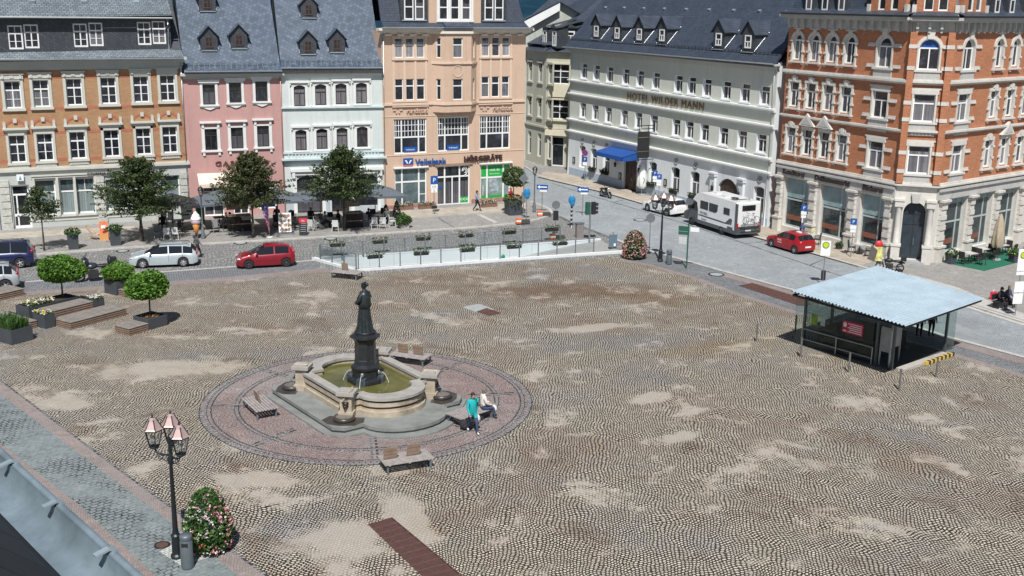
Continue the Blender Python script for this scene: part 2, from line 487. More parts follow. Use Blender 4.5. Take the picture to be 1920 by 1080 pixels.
M_STREET = cobble_mat('street_setts', ((0.20, 0.20, 0.20), (0.36, 0.36, 0.35), (0.28, 0.27, 0.26)), (0.05, 0.05, 0.05), 0.26, 0.2, 0.03, warp=0.3, fill=(0.75, 0.9), rot=R(24))
M_ROAD = cobble_mat('road_setts', ((0.25, 0.275, 0.29), (0.33, 0.36, 0.375), (0.29, 0.31, 0.32)), (0.12, 0.125, 0.13), 0.16, 0.12, 0.016, warp=0.1, fill=(0.4, 0.6), rot=R(-61), jf=0.8, stain=[(0.10, 0.52, 0.68, (0.22, 0.235, 0.245)), (0.45, 0.58, 0.75, (0.36, 0.38, 0.385)), (1.6, 0.66, 0.74, (0.17, 0.175, 0.18))])
_g = lambda x, y: tuple(G(x, y)[:2])
M_SQUARE = cobble_mat('square_setts', ((0.46, 0.395, 0.305), (0.68, 0.595, 0.475), (0.52, 0.485, 0.44)), (0.014, 0.012, 0.010), 0.14, 0.118, 0.036, wave=(0.07, 1.3), warp=0.24, rot=R(-27),
 fill=(0.55, 0.63), fillc=(0.37, 0.335, 0.29),
 stain=[(0.11, 0.56, 0.72, (0.40, 0.40, 0.40)), (0.19, 0.52, 0.70, (0.46, 0.35, 0.26)), (0.33, 0.58, 0.72, (0.33, 0.24, 0.17))],
 spots=[(*_g(1040, 545), 8.5, 2.6, R(8), (0.30, 0.175, 0.095), 0.75), (*_g(1220, 560), 5, 2.2, R(-10), (0.33, 0.20, 0.11), 0.6), (*_g(1330, 650), 4.5, 1.6, R(20), (0.46, 0.32, 0.17), 0.6), (*_g(830, 520), 7, 1.4, R(20), (0.36, 0.25, 0.17), 0.5), (*_g(1180, 640), 7, 2.4, R(15), (0.42, 0.42, 0.42), 0.6)],
 sandy=[(*_g(310, 690), 3.6, 1.8, R(10)), (*_g(770, 985), 0.9, 3.4, R(20)), (*_g(620, 1010), 1.8, 1.6, 0), (*_g(480, 900), 1.8, 1.1, 0), (*_g(1225, 745), 1.6, 0.7, R(30)), (*_g(120, 760), 1.6, 1.0, 0), (*_g(1100, 615), 2.6, 0.8, R(20)), (*_g(1270, 820), 1.2, 0.6, R(30))])
M_WALK = cobble_mat('walk_setts', ((0.165, 0.195, 0.20), (0.235, 0.265, 0.265), (0.20, 0.225, 0.225)), (0.03, 0.034, 0.036), 0.26, 0.2, 0.032, warp=0.1, rot=R(-47), fill=(0.44, 0.52))
M_PINK = cobble_mat('pink_setts', ((0.25, 0.20, 0.185), (0.34, 0.285, 0.265), (0.31, 0.275, 0.26)), (0.10, 0.085, 0.08), 0.1, 0.08, 0.016, wave=(0.1, 0.7), warp=0.08, rot=R(-47), fill=(0.4, 0.7), jf=0.75)
M_FAN = cobble_mat('fan_setts', ((0.26, 0.185, 0.17), (0.38, 0.30, 0.28), (0.37, 0.34, 0.33)), (0.07, 0.055, 0.052), 0.12, 0.095, 0.02, wave=(0.55, 1.3), warp=0.05, fill=(0.5, 0.72), polar=6.6, jf=0.85)
M_BAND = cobble_mat('ring_setts', ((0.16, 0.165, 0.17), (0.26, 0.265, 0.27), (0.22, 0.22, 0.22)), (0.03, 0.03, 0.032), 0.22, 0.17, 0.035, warp=0.0, fill=(0.7, 0.9), polar=7.0)
M_LANE = cobble_mat('lane_setts', ((0.17, 0.18, 0.19), (0.27, 0.28, 0.29), (0.22, 0.23, 0.24)), (0.06, 0.062, 0.065), 0.18, 0.14, 0.025, warp=0.06, fill=(0.5, 0.75), rot=R(15))
M_KERB = mat('granite_kerb', (0.46, 0.44, 0.41), 0.8, var=0.15, scale=3, grime=(0.3, 0.28, 0.26))
M_PAVE = cobble_mat('pavement_setts', ((0.26, 0.25, 0.235), (0.36, 0.35, 0.33), (0.32, 0.30, 0.28)), (0.12, 0.115, 0.11), 0.12, 0.1, 0.014, warp=0.08, fill=(0.4, 0.65), jf=0.7)
M_SLAB = brick_mat('pavement_slabs', (0.47, 0.42, 0.35), (0.40, 0.36, 0.30), (0.2, 0.18, 0.16), 1.1, 0.85, 0.025, 0.8, 'xy', rot=R(24), big=0.7)
M_SLAB2 = brick_mat('hotel_slabs', (0.45, 0.39, 0.31), (0.38, 0.33, 0.27), (0.2, 0.18, 0.15), 1.1, 0.85, 0.02, 0.8, 'xy', rot=R(61), big=0.7)
M_SLABG = mat('grey_slab', (0.33, 0.35, 0.35), 0.8, var=0.12, scale=2)
M_RUST = mat('rusty_iron', (0.115, 0.055, 0.045), 0.8, 0.1, var=0.2, scale=6)

# ramp opening (the way down to the garage)
RA, RB, RC, RD = G(668, 507), G(1165, 473), G(1127, 450), G(600, 485)
E = 3200
sheet('ground', [(-E, -E), (E, -E), (E, E), (-E, E)], 0.0, M_STREET, holes=[[RA, RB, RC, RD]])

KERB_L = [(-330, 512), (-120, 493), (0, 482), (69, 476), (240, 463), (490, 450), (640, 441), (737, 435), (906, 424), (981, 416), (1010, 410), (1028, 404), (1034, 398), (1030, 391), (1014, 384), (994, 377)]
KERB_R = [(948, 297), (965, 303), (985, 312), (998, 320), (1008, 328), (1040, 337), (1130, 358), (1206, 380), (1290, 407), (1380, 432), (1440, 449), (1528, 474), (1625, 502), (1700, 527), (1790, 562), (1850, 581), (1920, 603), (2060, 640), (2300, 690)]
KERB_S = [(1150, 447), (1185, 461), (1217, 470), (1257, 481), (1291, 490), (1358, 509), (1485, 543), (1640, 588), (1779, 632), (1914, 668), (2060, 705), (2300, 760)]
SQ_R = [(1180, 491), (1216, 497), (1307, 523), (1380, 551), (1480, 583), (1640, 622), (1796, 668), (1920, 706), (2300, 815)]
S1 = [(-420, 400), (-150, 600), (0, 713), (126, 808), (222, 880), (318, 950), (498, 1078), (640, 1180)]
S2 = [(-420, 425), (-150, 626), (0, 739), (167, 865), (315, 976), (444, 1078), (585, 1190)]
S3 = [(-420, 545), (-150, 712), (0, 832), (148, 947), (289, 1078), (420, 1200)]

sheet('road', px(KERB_R) + px(KERB_S)[::-1] + px([(1090, 424), (1036, 400), (1030, 391), (1014, 384), (994, 377), (975, 369), (955, 352)]), 0.004, M_ROAD)
sheet('lane', px([(-420, 562), (-100, 538), (0, 530), (400, 502), (590, 487), (602, 503), (400, 522), (168, 538), (0, 551), (-100, 559), (-420, 585)]), 0.004, M_LANE)
sheet('market_square', px([(-420, 592), (-100, 566), (0, 558), (168, 545), (400, 529), (608, 511), (640, 511), (668, 515), (1168, 481)]) + px(SQ_R) + px([(2500, 1350), (1500, 1350), (640, 1180)]) + px(S1)[:-1][::-1], 0.008, M_SQUARE)
sheet('paving_border', px([(-420, 585), (-100, 559), (0, 551), (168, 538), (400, 522), (602, 503), (640, 511), (608, 511), (400, 529), (168, 545), (0, 558), (-100, 566), (-420, 592)]), 0.012, M_PINK)
sheet('paving_strip', px(KERB_S[1:]) + px(SQ_R)[::-1], 0.006, M_LANE)
strip('paving_border', px(SQ_R), 0.55, 0.016, M_PINK)
strip('paving_border', [(p.x-0.5, p.y-0.65) for p in px(KERB_S[5:])], 0.9, 0.014, M_PINK)
sheet('paving_border', px(S1) + px(S2)[::-1], 0.012, M_PINK)
sheet('walkway', px(S2) + px(S3)[::-1], 0.016, M_WALK)
sheet('paving_border', px(S3) + [(p.x-3.2, p.y-2.6) for p in px(S3)[::-1]], 0.020, M_PINK)
strip('kerb', px(S1), 0.1, 0.020, M_BAND)
strip('kerb', px([(-420, 566), (-100, 540), (0, 532), (400, 503), (590, 488)]), 0.28, 0.012, M_KERB)
strip('kerb', px(KERB_S), 0.32, 0.022, M_KERB)
# raised pavements with a kerb stone along the edge
def pavement(name, poly, m, h=0.1):
 mb = MB(); mb.prism([(p[0], p[1]) for p in poly], 0.0, h); q = mb.build(name, m); q['kind'] = 'structure'; return q
pavement('pavement', px(KERB_L, 0.1) + px([(984, 352), (976, 318), (700, 300), (-330, 380)], 0.1), M_PAVE)
pavement('pavement', px(KERB_R, 0.1) + px([(2300, 300), (1500, 240), (1200, 220), (940, 280)], 0.1), M_PAVE)
strip('kerb', px(KERB_L, 0.1), 0.26, 0.0, M_KERB, 0.106)
strip('kerb', px(KERB_R, 0.1), 0.26, 0.0, M_KERB, 0.106)
sheet('pavement_slabs', px([(-330, 471), (0, 449), (210, 434), (255, 431), (252, 424), (200, 426), (0, 437), (-330, 458)], 0.1), 0.104, M_SLAB)
sheet('pavement_slabs', px([(765, 409), (820, 404), (955, 396), (985, 392), (985, 380), (740, 396), (745, 408)], 0.1), 0.104, M_SLAB)
sheet('pavement_slabs', px([(1008, 331), (1040, 339), (1130, 360), (1206, 382), (1290, 409), (1380, 434), (1440, 451), (1528, 476), (1610, 499), (1648, 486), (1440, 425), (1065, 326), (1020, 322)], 0.1), 0.104, M_SLAB2)
strip('kerb', px([(765, 410), (820, 405), (905, 400), (955, 397)], 0.1), 0.16, 0.106, M_KERB)
strip('kerb', px([(897, 402), (930, 417)], 0.1), 0.42, 0.106, M_KERB)
strip('paving_line', px([(822, 409), (852, 427)], 0.1), 0.14, 0.108, M_BAND)
strip('paving_line', px([(1036, 344), (1095, 363), (1283, 419), (1400, 458), (1560, 512), (1640, 538)]), 0.16, 0.010, M_BAND)
strip('paving_line', px([(1036, 401), (1090, 425), (1150, 448), (1186, 463)]), 0.4, 0.010, M_BAND)
for a, b in (((1150, 380), (1168, 375)), ((1398, 457), (1440, 452)), ((1520, 497), (1545, 486))):
 strip('paving_line', px([a, b]), 0.12, 0.014, M_BAND)
# bus stop edge on the right: pale kerb stones and a second row
strip('kerb', [(p.x-0.35, p.y-0.55) for p in px([(1790, 562), (1850, 581), (1920, 603), (2060, 640)])], 0.5, 0.018, M_KERB)
sheet('pavement_slabs', px([(1702, 513), (1776, 533), (1802, 541), (1850, 562), (1920, 588), (1920, 600), (1850, 578), (1790, 559), (1720, 530)], 0.1), 0.104, M_KERB)

# ring of fan paving round the fountain
FC = Vector((-6.5, 48.35, 0)); FROT = R(32)
def annulus(name, r0, r1, z, m, n=96):
 mb = MB()
 V = [(r*math.cos(2*PI*k/n), r*math.sin(2*PI*k/n), 0) for r in (r0, r1) for k in range(n)]
 mb.add(V, [[k, (n+k), n+(k+1) % n, (k+1) % n] for k in range(n)])
 q = mb.build(name, m, None, (FC.x, FC.y, z)); q['kind'] = 'structure'
 return q
annulus('fan_paving', 2.0, 7.45, 0.014, M_FAN)
for r0, r1 in ((7.36, 7.5), (7.14, 7.26), (6.92, 7.03)): annulus('paving_ring', r0, r1, 0.018, M_BAND)
for r0, r1 in ((5.95, 6.06), (5.72, 5.83)): annulus('paving_ring', r0, r1, 0.018, M_BAND)
for k in range(8):
 a = FROT + PI/8 + k*PI/4
 for s in (-0.11, 0.11):
  n = Vector((-math.sin(a), math.cos(a), 0))*s
  d = Vector((math.cos(a), math.sin(a), 0))
  strip('paving_line', [FC+d*4.6+n, FC+d*6.9+n], 0.1, 0.022, M_BAND)
# slab and grating in the middle of the square
sheet('grey_slab', px([(866, 576), (899, 570), (928, 581), (893, 586)]), 0.016, M_SLABG)

def grating(name, label, corners, n, z=0.012, group=None):
 """long drain grating: frame and a row of barred panels"""
 a, b, c, d = corners     # a-b short end, a-d long side
 t = thing(name, label, 'drain grate', ((a+c)/2).to_tuple(), 0, group)
 o = (a+c)/2
 def q(u, v):
  p = a*(1-u)*(1-v) + b*u*(1-v) + c*u*v + d*(1-u)*v
  return (p.x-o.x, p.y-o.y)
 fr = MB(); pn = MB()
 fr.prism([q(0, 0), q(1, 0), q(1, 1), q(0, 1)], 0.002, z, 1)
 for k in range(n+1):
  v = k/n; e = 0.10/n
  fr.prism([q(0, max(0, v-e)), q(1, max(0, v-e)), q(1, min(1, v+e)), q(0, min(1, v+e))], z+0.002, z+0.016)
 for s in (0, 0.97):
  fr.prism([q(s, 0), q(s+0.03, 0), q(s+0.03, 1), q(s, 1)], z+0.003, z+0.018)
 for k in range(n):
  for j in range(14):
   u0 = 0.05 + j*0.9/14
   pn.prism([q(u0, (k+0.1)/n), q(u0+0.045, (k+0.1)/n), q(u0+0.045, (k+0.9)/n), q(u0, (k+0.9)/n)], z+0.001, z+0.012)
 fr.build('frame', [M_RUST, BLACK], t); pn.build('bars', M_RUST, t)
 return t
grating('drain_grate', 'long rusty brown drain grating sunk in the pale setts at the near edge', (G(690, 984), G(735, 971), G(905, 1112), G(840, 1128)), 14)
grating('drain_grate', 'rusty striped drain grating in the paving beside the road, left of the glass shelter', (G(1385, 536), G(1411, 531), G(1535, 569), G(1500, 574)), 12)
grating('drain_grate', 'small rusty square grate beside a grey slab in mid square', (G(893, 585), G(913, 578), G(939, 588), G(917, 592)), 3)
def manhole(x, y, r, label, z=0.0, m=None):
 p = G(x, y, z)
 t = thing('manhole_cover', label, 'manhole cover', (p.x, p.y, z+0.02), 0, 'manhole covers')
 a = MB(); a.lathe([(r*0.78, 0.012), (r, 0.012), (r, 0.0)], n=24); a.build('rim', IRON, t)
 c = MB(); c.disc((0, 0, 0.010), r*0.77, 24); c.build('lid', m or M_SLABG, t)
manhole(230, 471, 0.45, 'iron ringed manhole cover in the road right of the two dark flower tubs')
manhole(451, 456, 0.5, 'iron ringed manhole cover in the road above the red hatchback')
manhole(620, 448, 0.5, 'dark ringed manhole cover below the white café chairs by the ramp')
manhole(1200, 413, 0.55, 'ringed manhole cover in the road before the white parked car')
manhole(1343, 515, 0.55, 'pale manhole cover in the paving left of the long striped grating')
manhole(304, 1023, 0.26, 'rusty round cover in the walkway at the foot of the near lamp post', 0.016, M_RUST)
# repaired patch of pale setts at the near lamp
sheet('pale_setts', px([(298, 1035), (345, 1012), (415, 1040), (340, 1062)]), 0.024, cobble_mat('pale_setts', ((0.46, 0.46, 0.44), (0.56, 0.56, 0.54), (0.5, 0.5, 0.48)), (0.25, 0.25, 0.24), 0.16, 0.13, 0.02, warp=0.04, fill=(0.5, 0.7), rot=R(-47)))

# ---- hills beyond the town
def hills():
 nx, ny = 90, 70
 V = []
 rnd = random.Random(3)
 ph = [(rnd.uniform(0, 6), rnd.uniform(0.002, 0.02), rnd.uniform(0.002, 0.02)) for _ in range(7)]
 for j in range(ny):
  for i in range(nx):
   x = -2200 + 4400*i/(nx-1); y = 420 + 2400*j/(ny-1)
   z = -40 + 215*min(1, (y-420)/1900)**0.9
   for p, a, b in ph: z += 5*math.sin(p + a*x + b*y)
   z += rnd.uniform(-3, 3)
   V.append((x, y, z))
 F = [[j*nx+i, j*nx+i+1, (j+1)*nx+i+1, (j+1)*nx+i] for j in range(ny-1) for i in range(nx-1)]
 mb = MB(); mb.add(V, F, 0, False)
 m, nt, b = _new('far_forest')
 v = _coord(nt)
 col = _mixc(nt, (0.012, 0.035, 0.06), (0.02, 0.06, 0.075), _ramp(nt, _noise(nt, v, 0.02, 6, 0.65), 0.4, 0.7))
 nt.links.new(col, b.inputs['Base Color']); b.inputs['Roughness'].default_value = 1.0; b.inputs['Specular IOR Level'].default_value = 0.0
 q = mb.build('hills', m); q['kind'] = 'structure'
hills()

# ---- the garage ramp: sunken way with walls
def ramp():
 d = (RB-RA).normalized()
 zr = lambda p: -0.145*max(0.0, (RB-p).dot(d)-0.3)
 mb = MB()
 # floor
 n = 10
 near = [RA.lerp(RB, k/n) for k in range(n+1)]; far = [RD.lerp(RC, k/n) for k in range(n+1)]
 V = [(p.x, p.y, min(-0.002, zr(p))) for p in near] + [(p.x, p.y, min(-0.002, zr(p))) for p in far]
 mb.add(V, [[k, k+1, n+2+k, n+1+k] for k in range(n)])
 q = mb.build('ramp_floor', mat('ramp_asphalt', (0.30, 0.30, 0.29), 0.85, var=0.12, scale=0.8)); q['kind'] = 'structure'
 panel = brick_mat('ramp_panels', (0.70, 0.73, 0.74), (0.66, 0.70, 0.71), (0.38, 0.41, 0.43), 2.3, 1.25, 0.02, 0.5, 'xz', offset=0.0, bump=0.1, var=0.1)
 t = thing('ramp_wall', 'pale panelled retaining walls lining the sunken garage ramp', 'retaining wall', (RD.x, RD.y, 0))
 def wall(name, a, b, th, top=0.0):
  w = MB()
  e = (b-a).normalized(); nn = Vector((-e.y, e.x, 0))*th
  za, zb = zr(a)-0.3, zr(b)-0.3
  A, B = a-RD, b-RD
  P = [(A.x, A.y, za), (B.x, B.y, zb), (B.x, B.y, top), (A.x, A.y, top), (A.x+nn.x, A.y+nn.y, za), (B.x+nn.x, B.y+nn.y, zb), (B.x+nn.x, B.y+nn.y, top), (A.x+nn.x, A.y+nn.y, top)]
  w.add(P, [(0, 1, 2, 3), (5, 4, 7, 6), (3, 2, 6, 7), (0, 3, 7, 4), (1, 5, 6, 2), (0, 4, 5, 1)])
  return w.build(name, panel, t)
 wall('side_wall', RD, RC, 0.25, 0.10); wall('side_wall', RB, RA, 0.25, -0.01); wall('end_wall', RA, RD, 0.25, -0.01)
 # white coping stones
 cm = mat('white_coping', (0.66, 0.68, 0.68), 0.6, var=0.08)
 def cope(pts, w, h):
  s = MB()
  for a, b in zip(pts[:-1], pts[1:]):
   e = (b-a).normalized(); nn = Vector((-e.y, e.x, 0))*w
   A, B = a-RD, b-RD
   s.prism([(A.x, A.y), (B.x, B.y), (B.x-nn.x, B.y-nn.y), (A.x-nn.x, A.y-nn.y)], 0.0, h)
  s.build('coping', cm, t)
 cope([RD + (RD-RC).normalized()*0.3, RA, RB + (RB-RA).normalized()*0.6], 0.34, 0.16)
 # green round escape sign on the panels
 p = RD.lerp(RC, 0.63); s = MB(); e = (RC-RD).normalized()
 s.lathe([(0, 0), (0.16, 0), (0.16, 0.02), (0, 0.02)], n=18)
 g = s.build('wall_sign', mat('sign_green', (0.0, 0.32, 0.16), 0.5, var=0.03), t, (p.x-RD.x+e.y*0.02, p.y-RD.y-e.x*0.02-0.03, -0.75))
 g.rotation_euler = (PI/2, 0, math.atan2(e.y, e.x))
ramp()
# ============================================================ BUILDINGS
# each building lives in its own frame: x along the facade, y into the house, z up
def wall_mb(mb, x0, x1, z0, z1, ops, depth, m=0, mr=None, y=0.0, back=None):
 """front wall with real openings; ops: (u centre, width, z bottom, z top, rise of arch)"""
 mr = m if mr is None else mr
 us = sorted(set([x0, x1] + [round(o[0]-o[1]/2, 4) for o in ops] + [round(o[0]+o[1]/2, 4) for o in ops]))
 zs = sorted(set([z0, z1] + [round(o[2], 4) for o in ops] + [round(o[3], 4) for o in ops]))
 us = [u for u in us if x0 <= u <= x1]; zs = [z for z in zs if z0 <= z <= z1]
 for i in range(len(us)-1):
  j = 0
  while j < len(zs)-1:
   uc = (us[i]+us[i+1])/2
   hole = lambda zc: any(abs(uc-o[0]) < o[1]/2 and o[2] < zc < o[3] for o in ops)
   if hole((zs[j]+zs[j+1])/2): j += 1; continue
   k = j
   while k+1 < len(zs)-1 and not hole((zs[k+1]+zs[k+2])/2): k += 1
   mb.face([(us[i], y, zs[j]), (us[i+1], y, zs[j]), (us[i+1], y, zs[k+1]), (us[i], y, zs[k+1])], m)
   j = k+1
 for (uc, w, a, b, rise) in ops:
  l, r = uc-w/2, uc+w/2
  spring = b-rise
  mb.face([(l, y, a), (l, y+depth, a), (l, y+depth, spring), (l, y, spring)][::-1], mr)
  mb.face([(r, y, a), (r, y+depth, a), (r, y+depth, spring), (r, y, spring)], mr)
  mb.face([(l, y, a), (r, y, a), (r, y+depth, a), (l, y+depth, a)], mr)
  if rise <= 0:
   mb.face([(l, y, b), (r, y, b), (r, y+depth, b), (l, y+depth, b)][::-1], mr)
  else:
   A = arc_pts(w, b-a, rise, 12)
   A = [(uc+p[0], a+p[1]) for p in A]
   for p, q in zip(A[:-1], A[1:]):
    mb.face([(p[0], y, p[1]), (q[0], y, q[1]), (q[0], y, b), (p[0], y, b)], m)
    mb.face([(p[0], y, p[1]), (p[0], y+depth, p[1]), (q[0], y+depth, q[1]), (q[0], y, q[1])], mr)
def arc_pts(w, h, rise, n=12):
 """points left to right along the arched head of an opening of width w, height h (local, x centred, z from sill)"""
 if rise <= 0: return [(-w/2, h), (w/2, h)]
 rad = (w*w/4 + rise*rise)/(2*rise)
 t0 = math.asin(min(1, w/2/rad))
 return [(rad*math.sin(t), h-rad+rad*math.cos(t)) for t in [-t0 + 2*t0*k/n for k in range(n+1)]]

def boxes_each(name, boxes, m, parent):
 for b in boxes:
  q = MB(); q.box(*b); q.build(name, m, parent)
WINS = {}
def window_meshes(key, w, h, rise=0.0, v=(), hb=(), fw=0.07, frame=WHITE, pane=None, surround=None, smats=None, ft=0.05):
 """v: vertical bars (x, width, z0, z1); hb: horizontal bars (z, width, x0, x1)"""
 if key in WINS: return WINS[key]
 pane = pane or PANE
 f = MB()
 sp = h-rise
 f.box(-w/2, -w/2+fw, 0, ft, 0, sp); f.box(w/2-fw, w/2, 0, ft, 0, sp)
 f.box(-w/2+fw, w/2-fw, 0, ft, 0, fw*1.25)
 if rise > 0:
  A = arc_pts(w, h, rise); B = arc_pts(w-2*fw, h-fw, max(0.01, rise-fw*0.3) if rise < w/2-0.01 else rise-fw)
  for i in range(len(A)-1):
   f.vprism([A[i], A[i+1], B[i+1], B[i]], 0, ft)
 else:
  f.box(-w/2+fw, w/2-fw, 0, ft, h-fw, h)
 for (x, bw, a, b) in v: f.box(x-bw/2, x+bw/2, -0.006, ft, a, b)
 for (z, bh, a, b) in hb: f.box(a, b, -0.003, ft, z-bh/2, z+bh/2)
 p = MB()
 poly = [(-w/2+0.01, 0.01)] + [(x*0.985, z-0.005) for x, z in arc_pts(w, h, rise)] + [(w/2-0.01, 0.01)]
 p.face([(x, ft*0.7, z) for x, z in poly][::-1])
 fm = f.mesh('window', frame); pm = p.mesh('pane', pane)
 sm = surround.mesh('surround', smats) if surround is not None else None
 WINS[key] = (fm, pm, sm)
 return WINS[key]
def put_window(parent, key, u, z, depth, y=0.0):
 fm, pm, sm = WINS[key]
 o = ob('window', fm, parent, (u, y+depth-0.05, z))
 ob('pane', pm, o)
 if sm: ob('surround', sm, o, (0, -(depth-0.05), 0))
 return o
def casement(key, w, h, split=0.66, **k):
 t = h*split
 return window_meshes(key, w, h, v=[(0, 0.09, 0, t), (0, 0.04, t, h-0.03)], hb=[(t, 0.11, -w/2+.03, w/2-.03), (t*0.5, 0.035, -w/2+.03, w/2-.03)], **k)
def teewin(key, w, h, split=0.7, rise=0.0, **k):
 t = (h-rise)*split if rise < 0.2 else h-rise
 return window_meshes(key, w, h, rise, v=[(0, 0.08, 0, t)], hb=[(t, 0.09, -w/2+.03, w/2-.03)], **k)
def shell(root, L, D, z0, z1, m, name='rear_walls'):
 """side and back walls"""
 mb = MB()
 mb.face([(0, 0, z0), (0, 0, z1), (0, D, z1), (0, D, z0)]); mb.face([(L, 0, z0), (L, D, z0), (L, D, z1), (L, 0, z1)])
 mb.face([(0, D, z0), (0, D, z1), (L, D, z1), (L, D, z0)])
 return mb.build(name, m, root)
def gable_roof(root, x0, x1, y0, y1, ze, pitch, m, mg, th=0.12, name='roof', ridge=None):
 """saddle roof; ridge along x"""
 ym = (y0+y1)/2; zr = ze+(ym-y0)*math.tan(pitch)
 mb = MB()
 for (ya, yb, za, zb) in ((y0, ym, ze, zr), (y1, ym, ze, zr)):
  s = 1 if ya < yb else -1
  P = [(x0, ya, za), (x1, ya, za), (x1, yb, zb), (x0, yb, zb)]
  Q = [(p[0], p[1], p[2]-th) for p in P]
  fs = [(0, 1, 2, 3), (7, 6, 5, 4), (0, 4, 5, 1), (1, 5, 6, 2), (3, 2, 6, 7), (0, 3, 7, 4)]
  if s < 0: fs = [f[::-1] for f in fs]
  mb.add(P+Q, fs, 0)
 o = mb.build(name, m, root)
 g = MB()
 for x in (x0+0.08, x1-0.08):
  g.face([(x, y0+0.3, ze-0.1), (x, ym, zr-0.2), (x, y1-0.3, ze-0.1)])
 g.build('gable', mg, root)
 return zr
def cornice(mb, x0, x1, z, steps, m=0, y=0.0):
 """profile of stacked bands, each (height, projection)"""
 for h, p in steps:
  mb.box(x0-p*0.6, x1+p*0.6, y-p, y+0.02, z, z+h-0.002, m); z += h
 return z
def gutter(root, x0, x1, y, z, m=None, r=0.09):
 mb = MB()
 n = 7
 prof = [(y + r*math.cos(t), z + r*math.sin(t)) for t in [PI+PI*k/n for k in range(n+1)]]
 P = [(x0, a, b) for a, b in prof] + [(x1, a, b) for a, b in prof]
 mb.add(P, [[k, k+1, n+2+k, n+1+k] for k in range(n)], 0, True)
 mb.box(x0, x1, y-r-0.015, y-r+0.01, z-0.02, z+0.025)
 return mb.build('gutter', m or ZINC, root)
def downpipe(root, x, y, z0, z1, m=None):
 mb = MB(); mb.tube([(x, y+0.25, z1+0.25), (x, y, z1), (x, y, z0)], 0.055, 8)
 return mb.build('downpipe', m or ZINC, root)
def house(name, label, a, b, cat='building'):
 d = b-a
 t = thing(name, label, cat, (a.x, a.y, 0), math.atan2(d.y, d.x))
 return t, d.length
def dormer(root, x, y, z, w, h, roofslope, m_wall, m_roof, win=None, wz=0.25, rise=0.55, over=0.18, name='dormer', flat=False, winw=0.7, winh=0.9, pane=None, sill=True):
 """small gabled dormer: its face at (x, y), standing on the slope"""
 t = math.tan(roofslope)
 mb = MB()
 L = h/t; Lr = (h+rise)/t
 hw = w/2
 # cheeks and front with gable
 mb.face([(x-hw, y, z-0.2), (x+hw, y, z-0.2), (x+hw, y, z+h), (x, y, z+h+rise), (x-hw, y, z+h)])
 mb.face([(x+hw, y, z-0.2), (x+hw, y+L, z+h), (x+hw, y, z+h)]); mb.face([(x-hw, y, z-0.2), (x-hw, y, z+h), (x-hw, y+L, z+h)])
 d = mb.build(name, m_wall, root)
 r = MB(); ow = hw+over; k = rise/hw
 ze = z+h-over*k
 for s in (-1, 1):
  P = [(x+s*ow, y-over, ze), (x, y-over, z+h+rise), (x, y+Lr, z+h+rise), (x+s*ow, y+max(0.1, (ze-z)/t), ze)]
  Q = [(p[0], p[1], p[2]+0.07) for p in P]
  f = [(0, 1, 2, 3), (7, 6, 5, 4), (0, 4, 5, 1), (1, 5, 6, 2), (2, 6, 7, 3), (3, 7, 4, 0)]
  r.add(P+Q, f if s > 0 else [g[::-1] for g in f])
 r.build('dormer_roof', m_roof, d)
 if win:
  o = put_window(root, win, x, z+wz, 0.0, y-0.02); o.parent = d
  o.name = 'dormer_window'
  for c in list(o.children): c.parent = d; c.location = o.location + c.location
 for s_ in (-1, 1):
  fl_ = MB(); fl_.tube([(x+s_*(hw+0.05), y-0.02, z+0.05), (x+s_*(hw+0.05), y+L, z+h+0.05)], 0.04, 4); fl_.build('flashing', ZINC, d)
 if sill:
  s = MB(); s.box(x-hw*0.95, x+hw*0.95, y-0.16, y-0.01, z-0.06, z+0.0); s.build('sill', ZINC, d)
 return d

SLATE = brick_mat('slate_roof', (0.15, 0.18, 0.205), (0.225, 0.265, 0.29), (0.035, 0.04, 0.05), 0.34, 0.25, 0.02, 0.42, 'roof', bump=0.4, var=0.3)
SLATE_D = brick_mat('dark_slate_roof', (0.042, 0.054, 0.080), (0.058, 0.074, 0.104), (0.028, 0.032, 0.042), 0.32, 0.27, 0.022, 0.5, 'roof', bump=0.4, var=0.2)
SLATE_B = brick_mat('blue_slate_roof', (0.058, 0.083, 0.122), (0.112, 0.148, 0.20), (0.035, 0.045, 0.065), 0.34, 0.34, 0.022, 0.4, 'roof', rot=R(40), bump=0.4, var=0.25)
SLATE_W = brick_mat('slate_cladding', (0.038, 0.045, 0.056), (0.062, 0.07, 0.082), (0.02, 0.024, 0.03), 0.26, 0.2, 0.014, 0.55, 'xz', rot=R(35), bump=0.3, var=0.2)
DARKWOOD = mat('dark_window_frame', (0.035, 0.028, 0.026), 0.5, var=0.2)

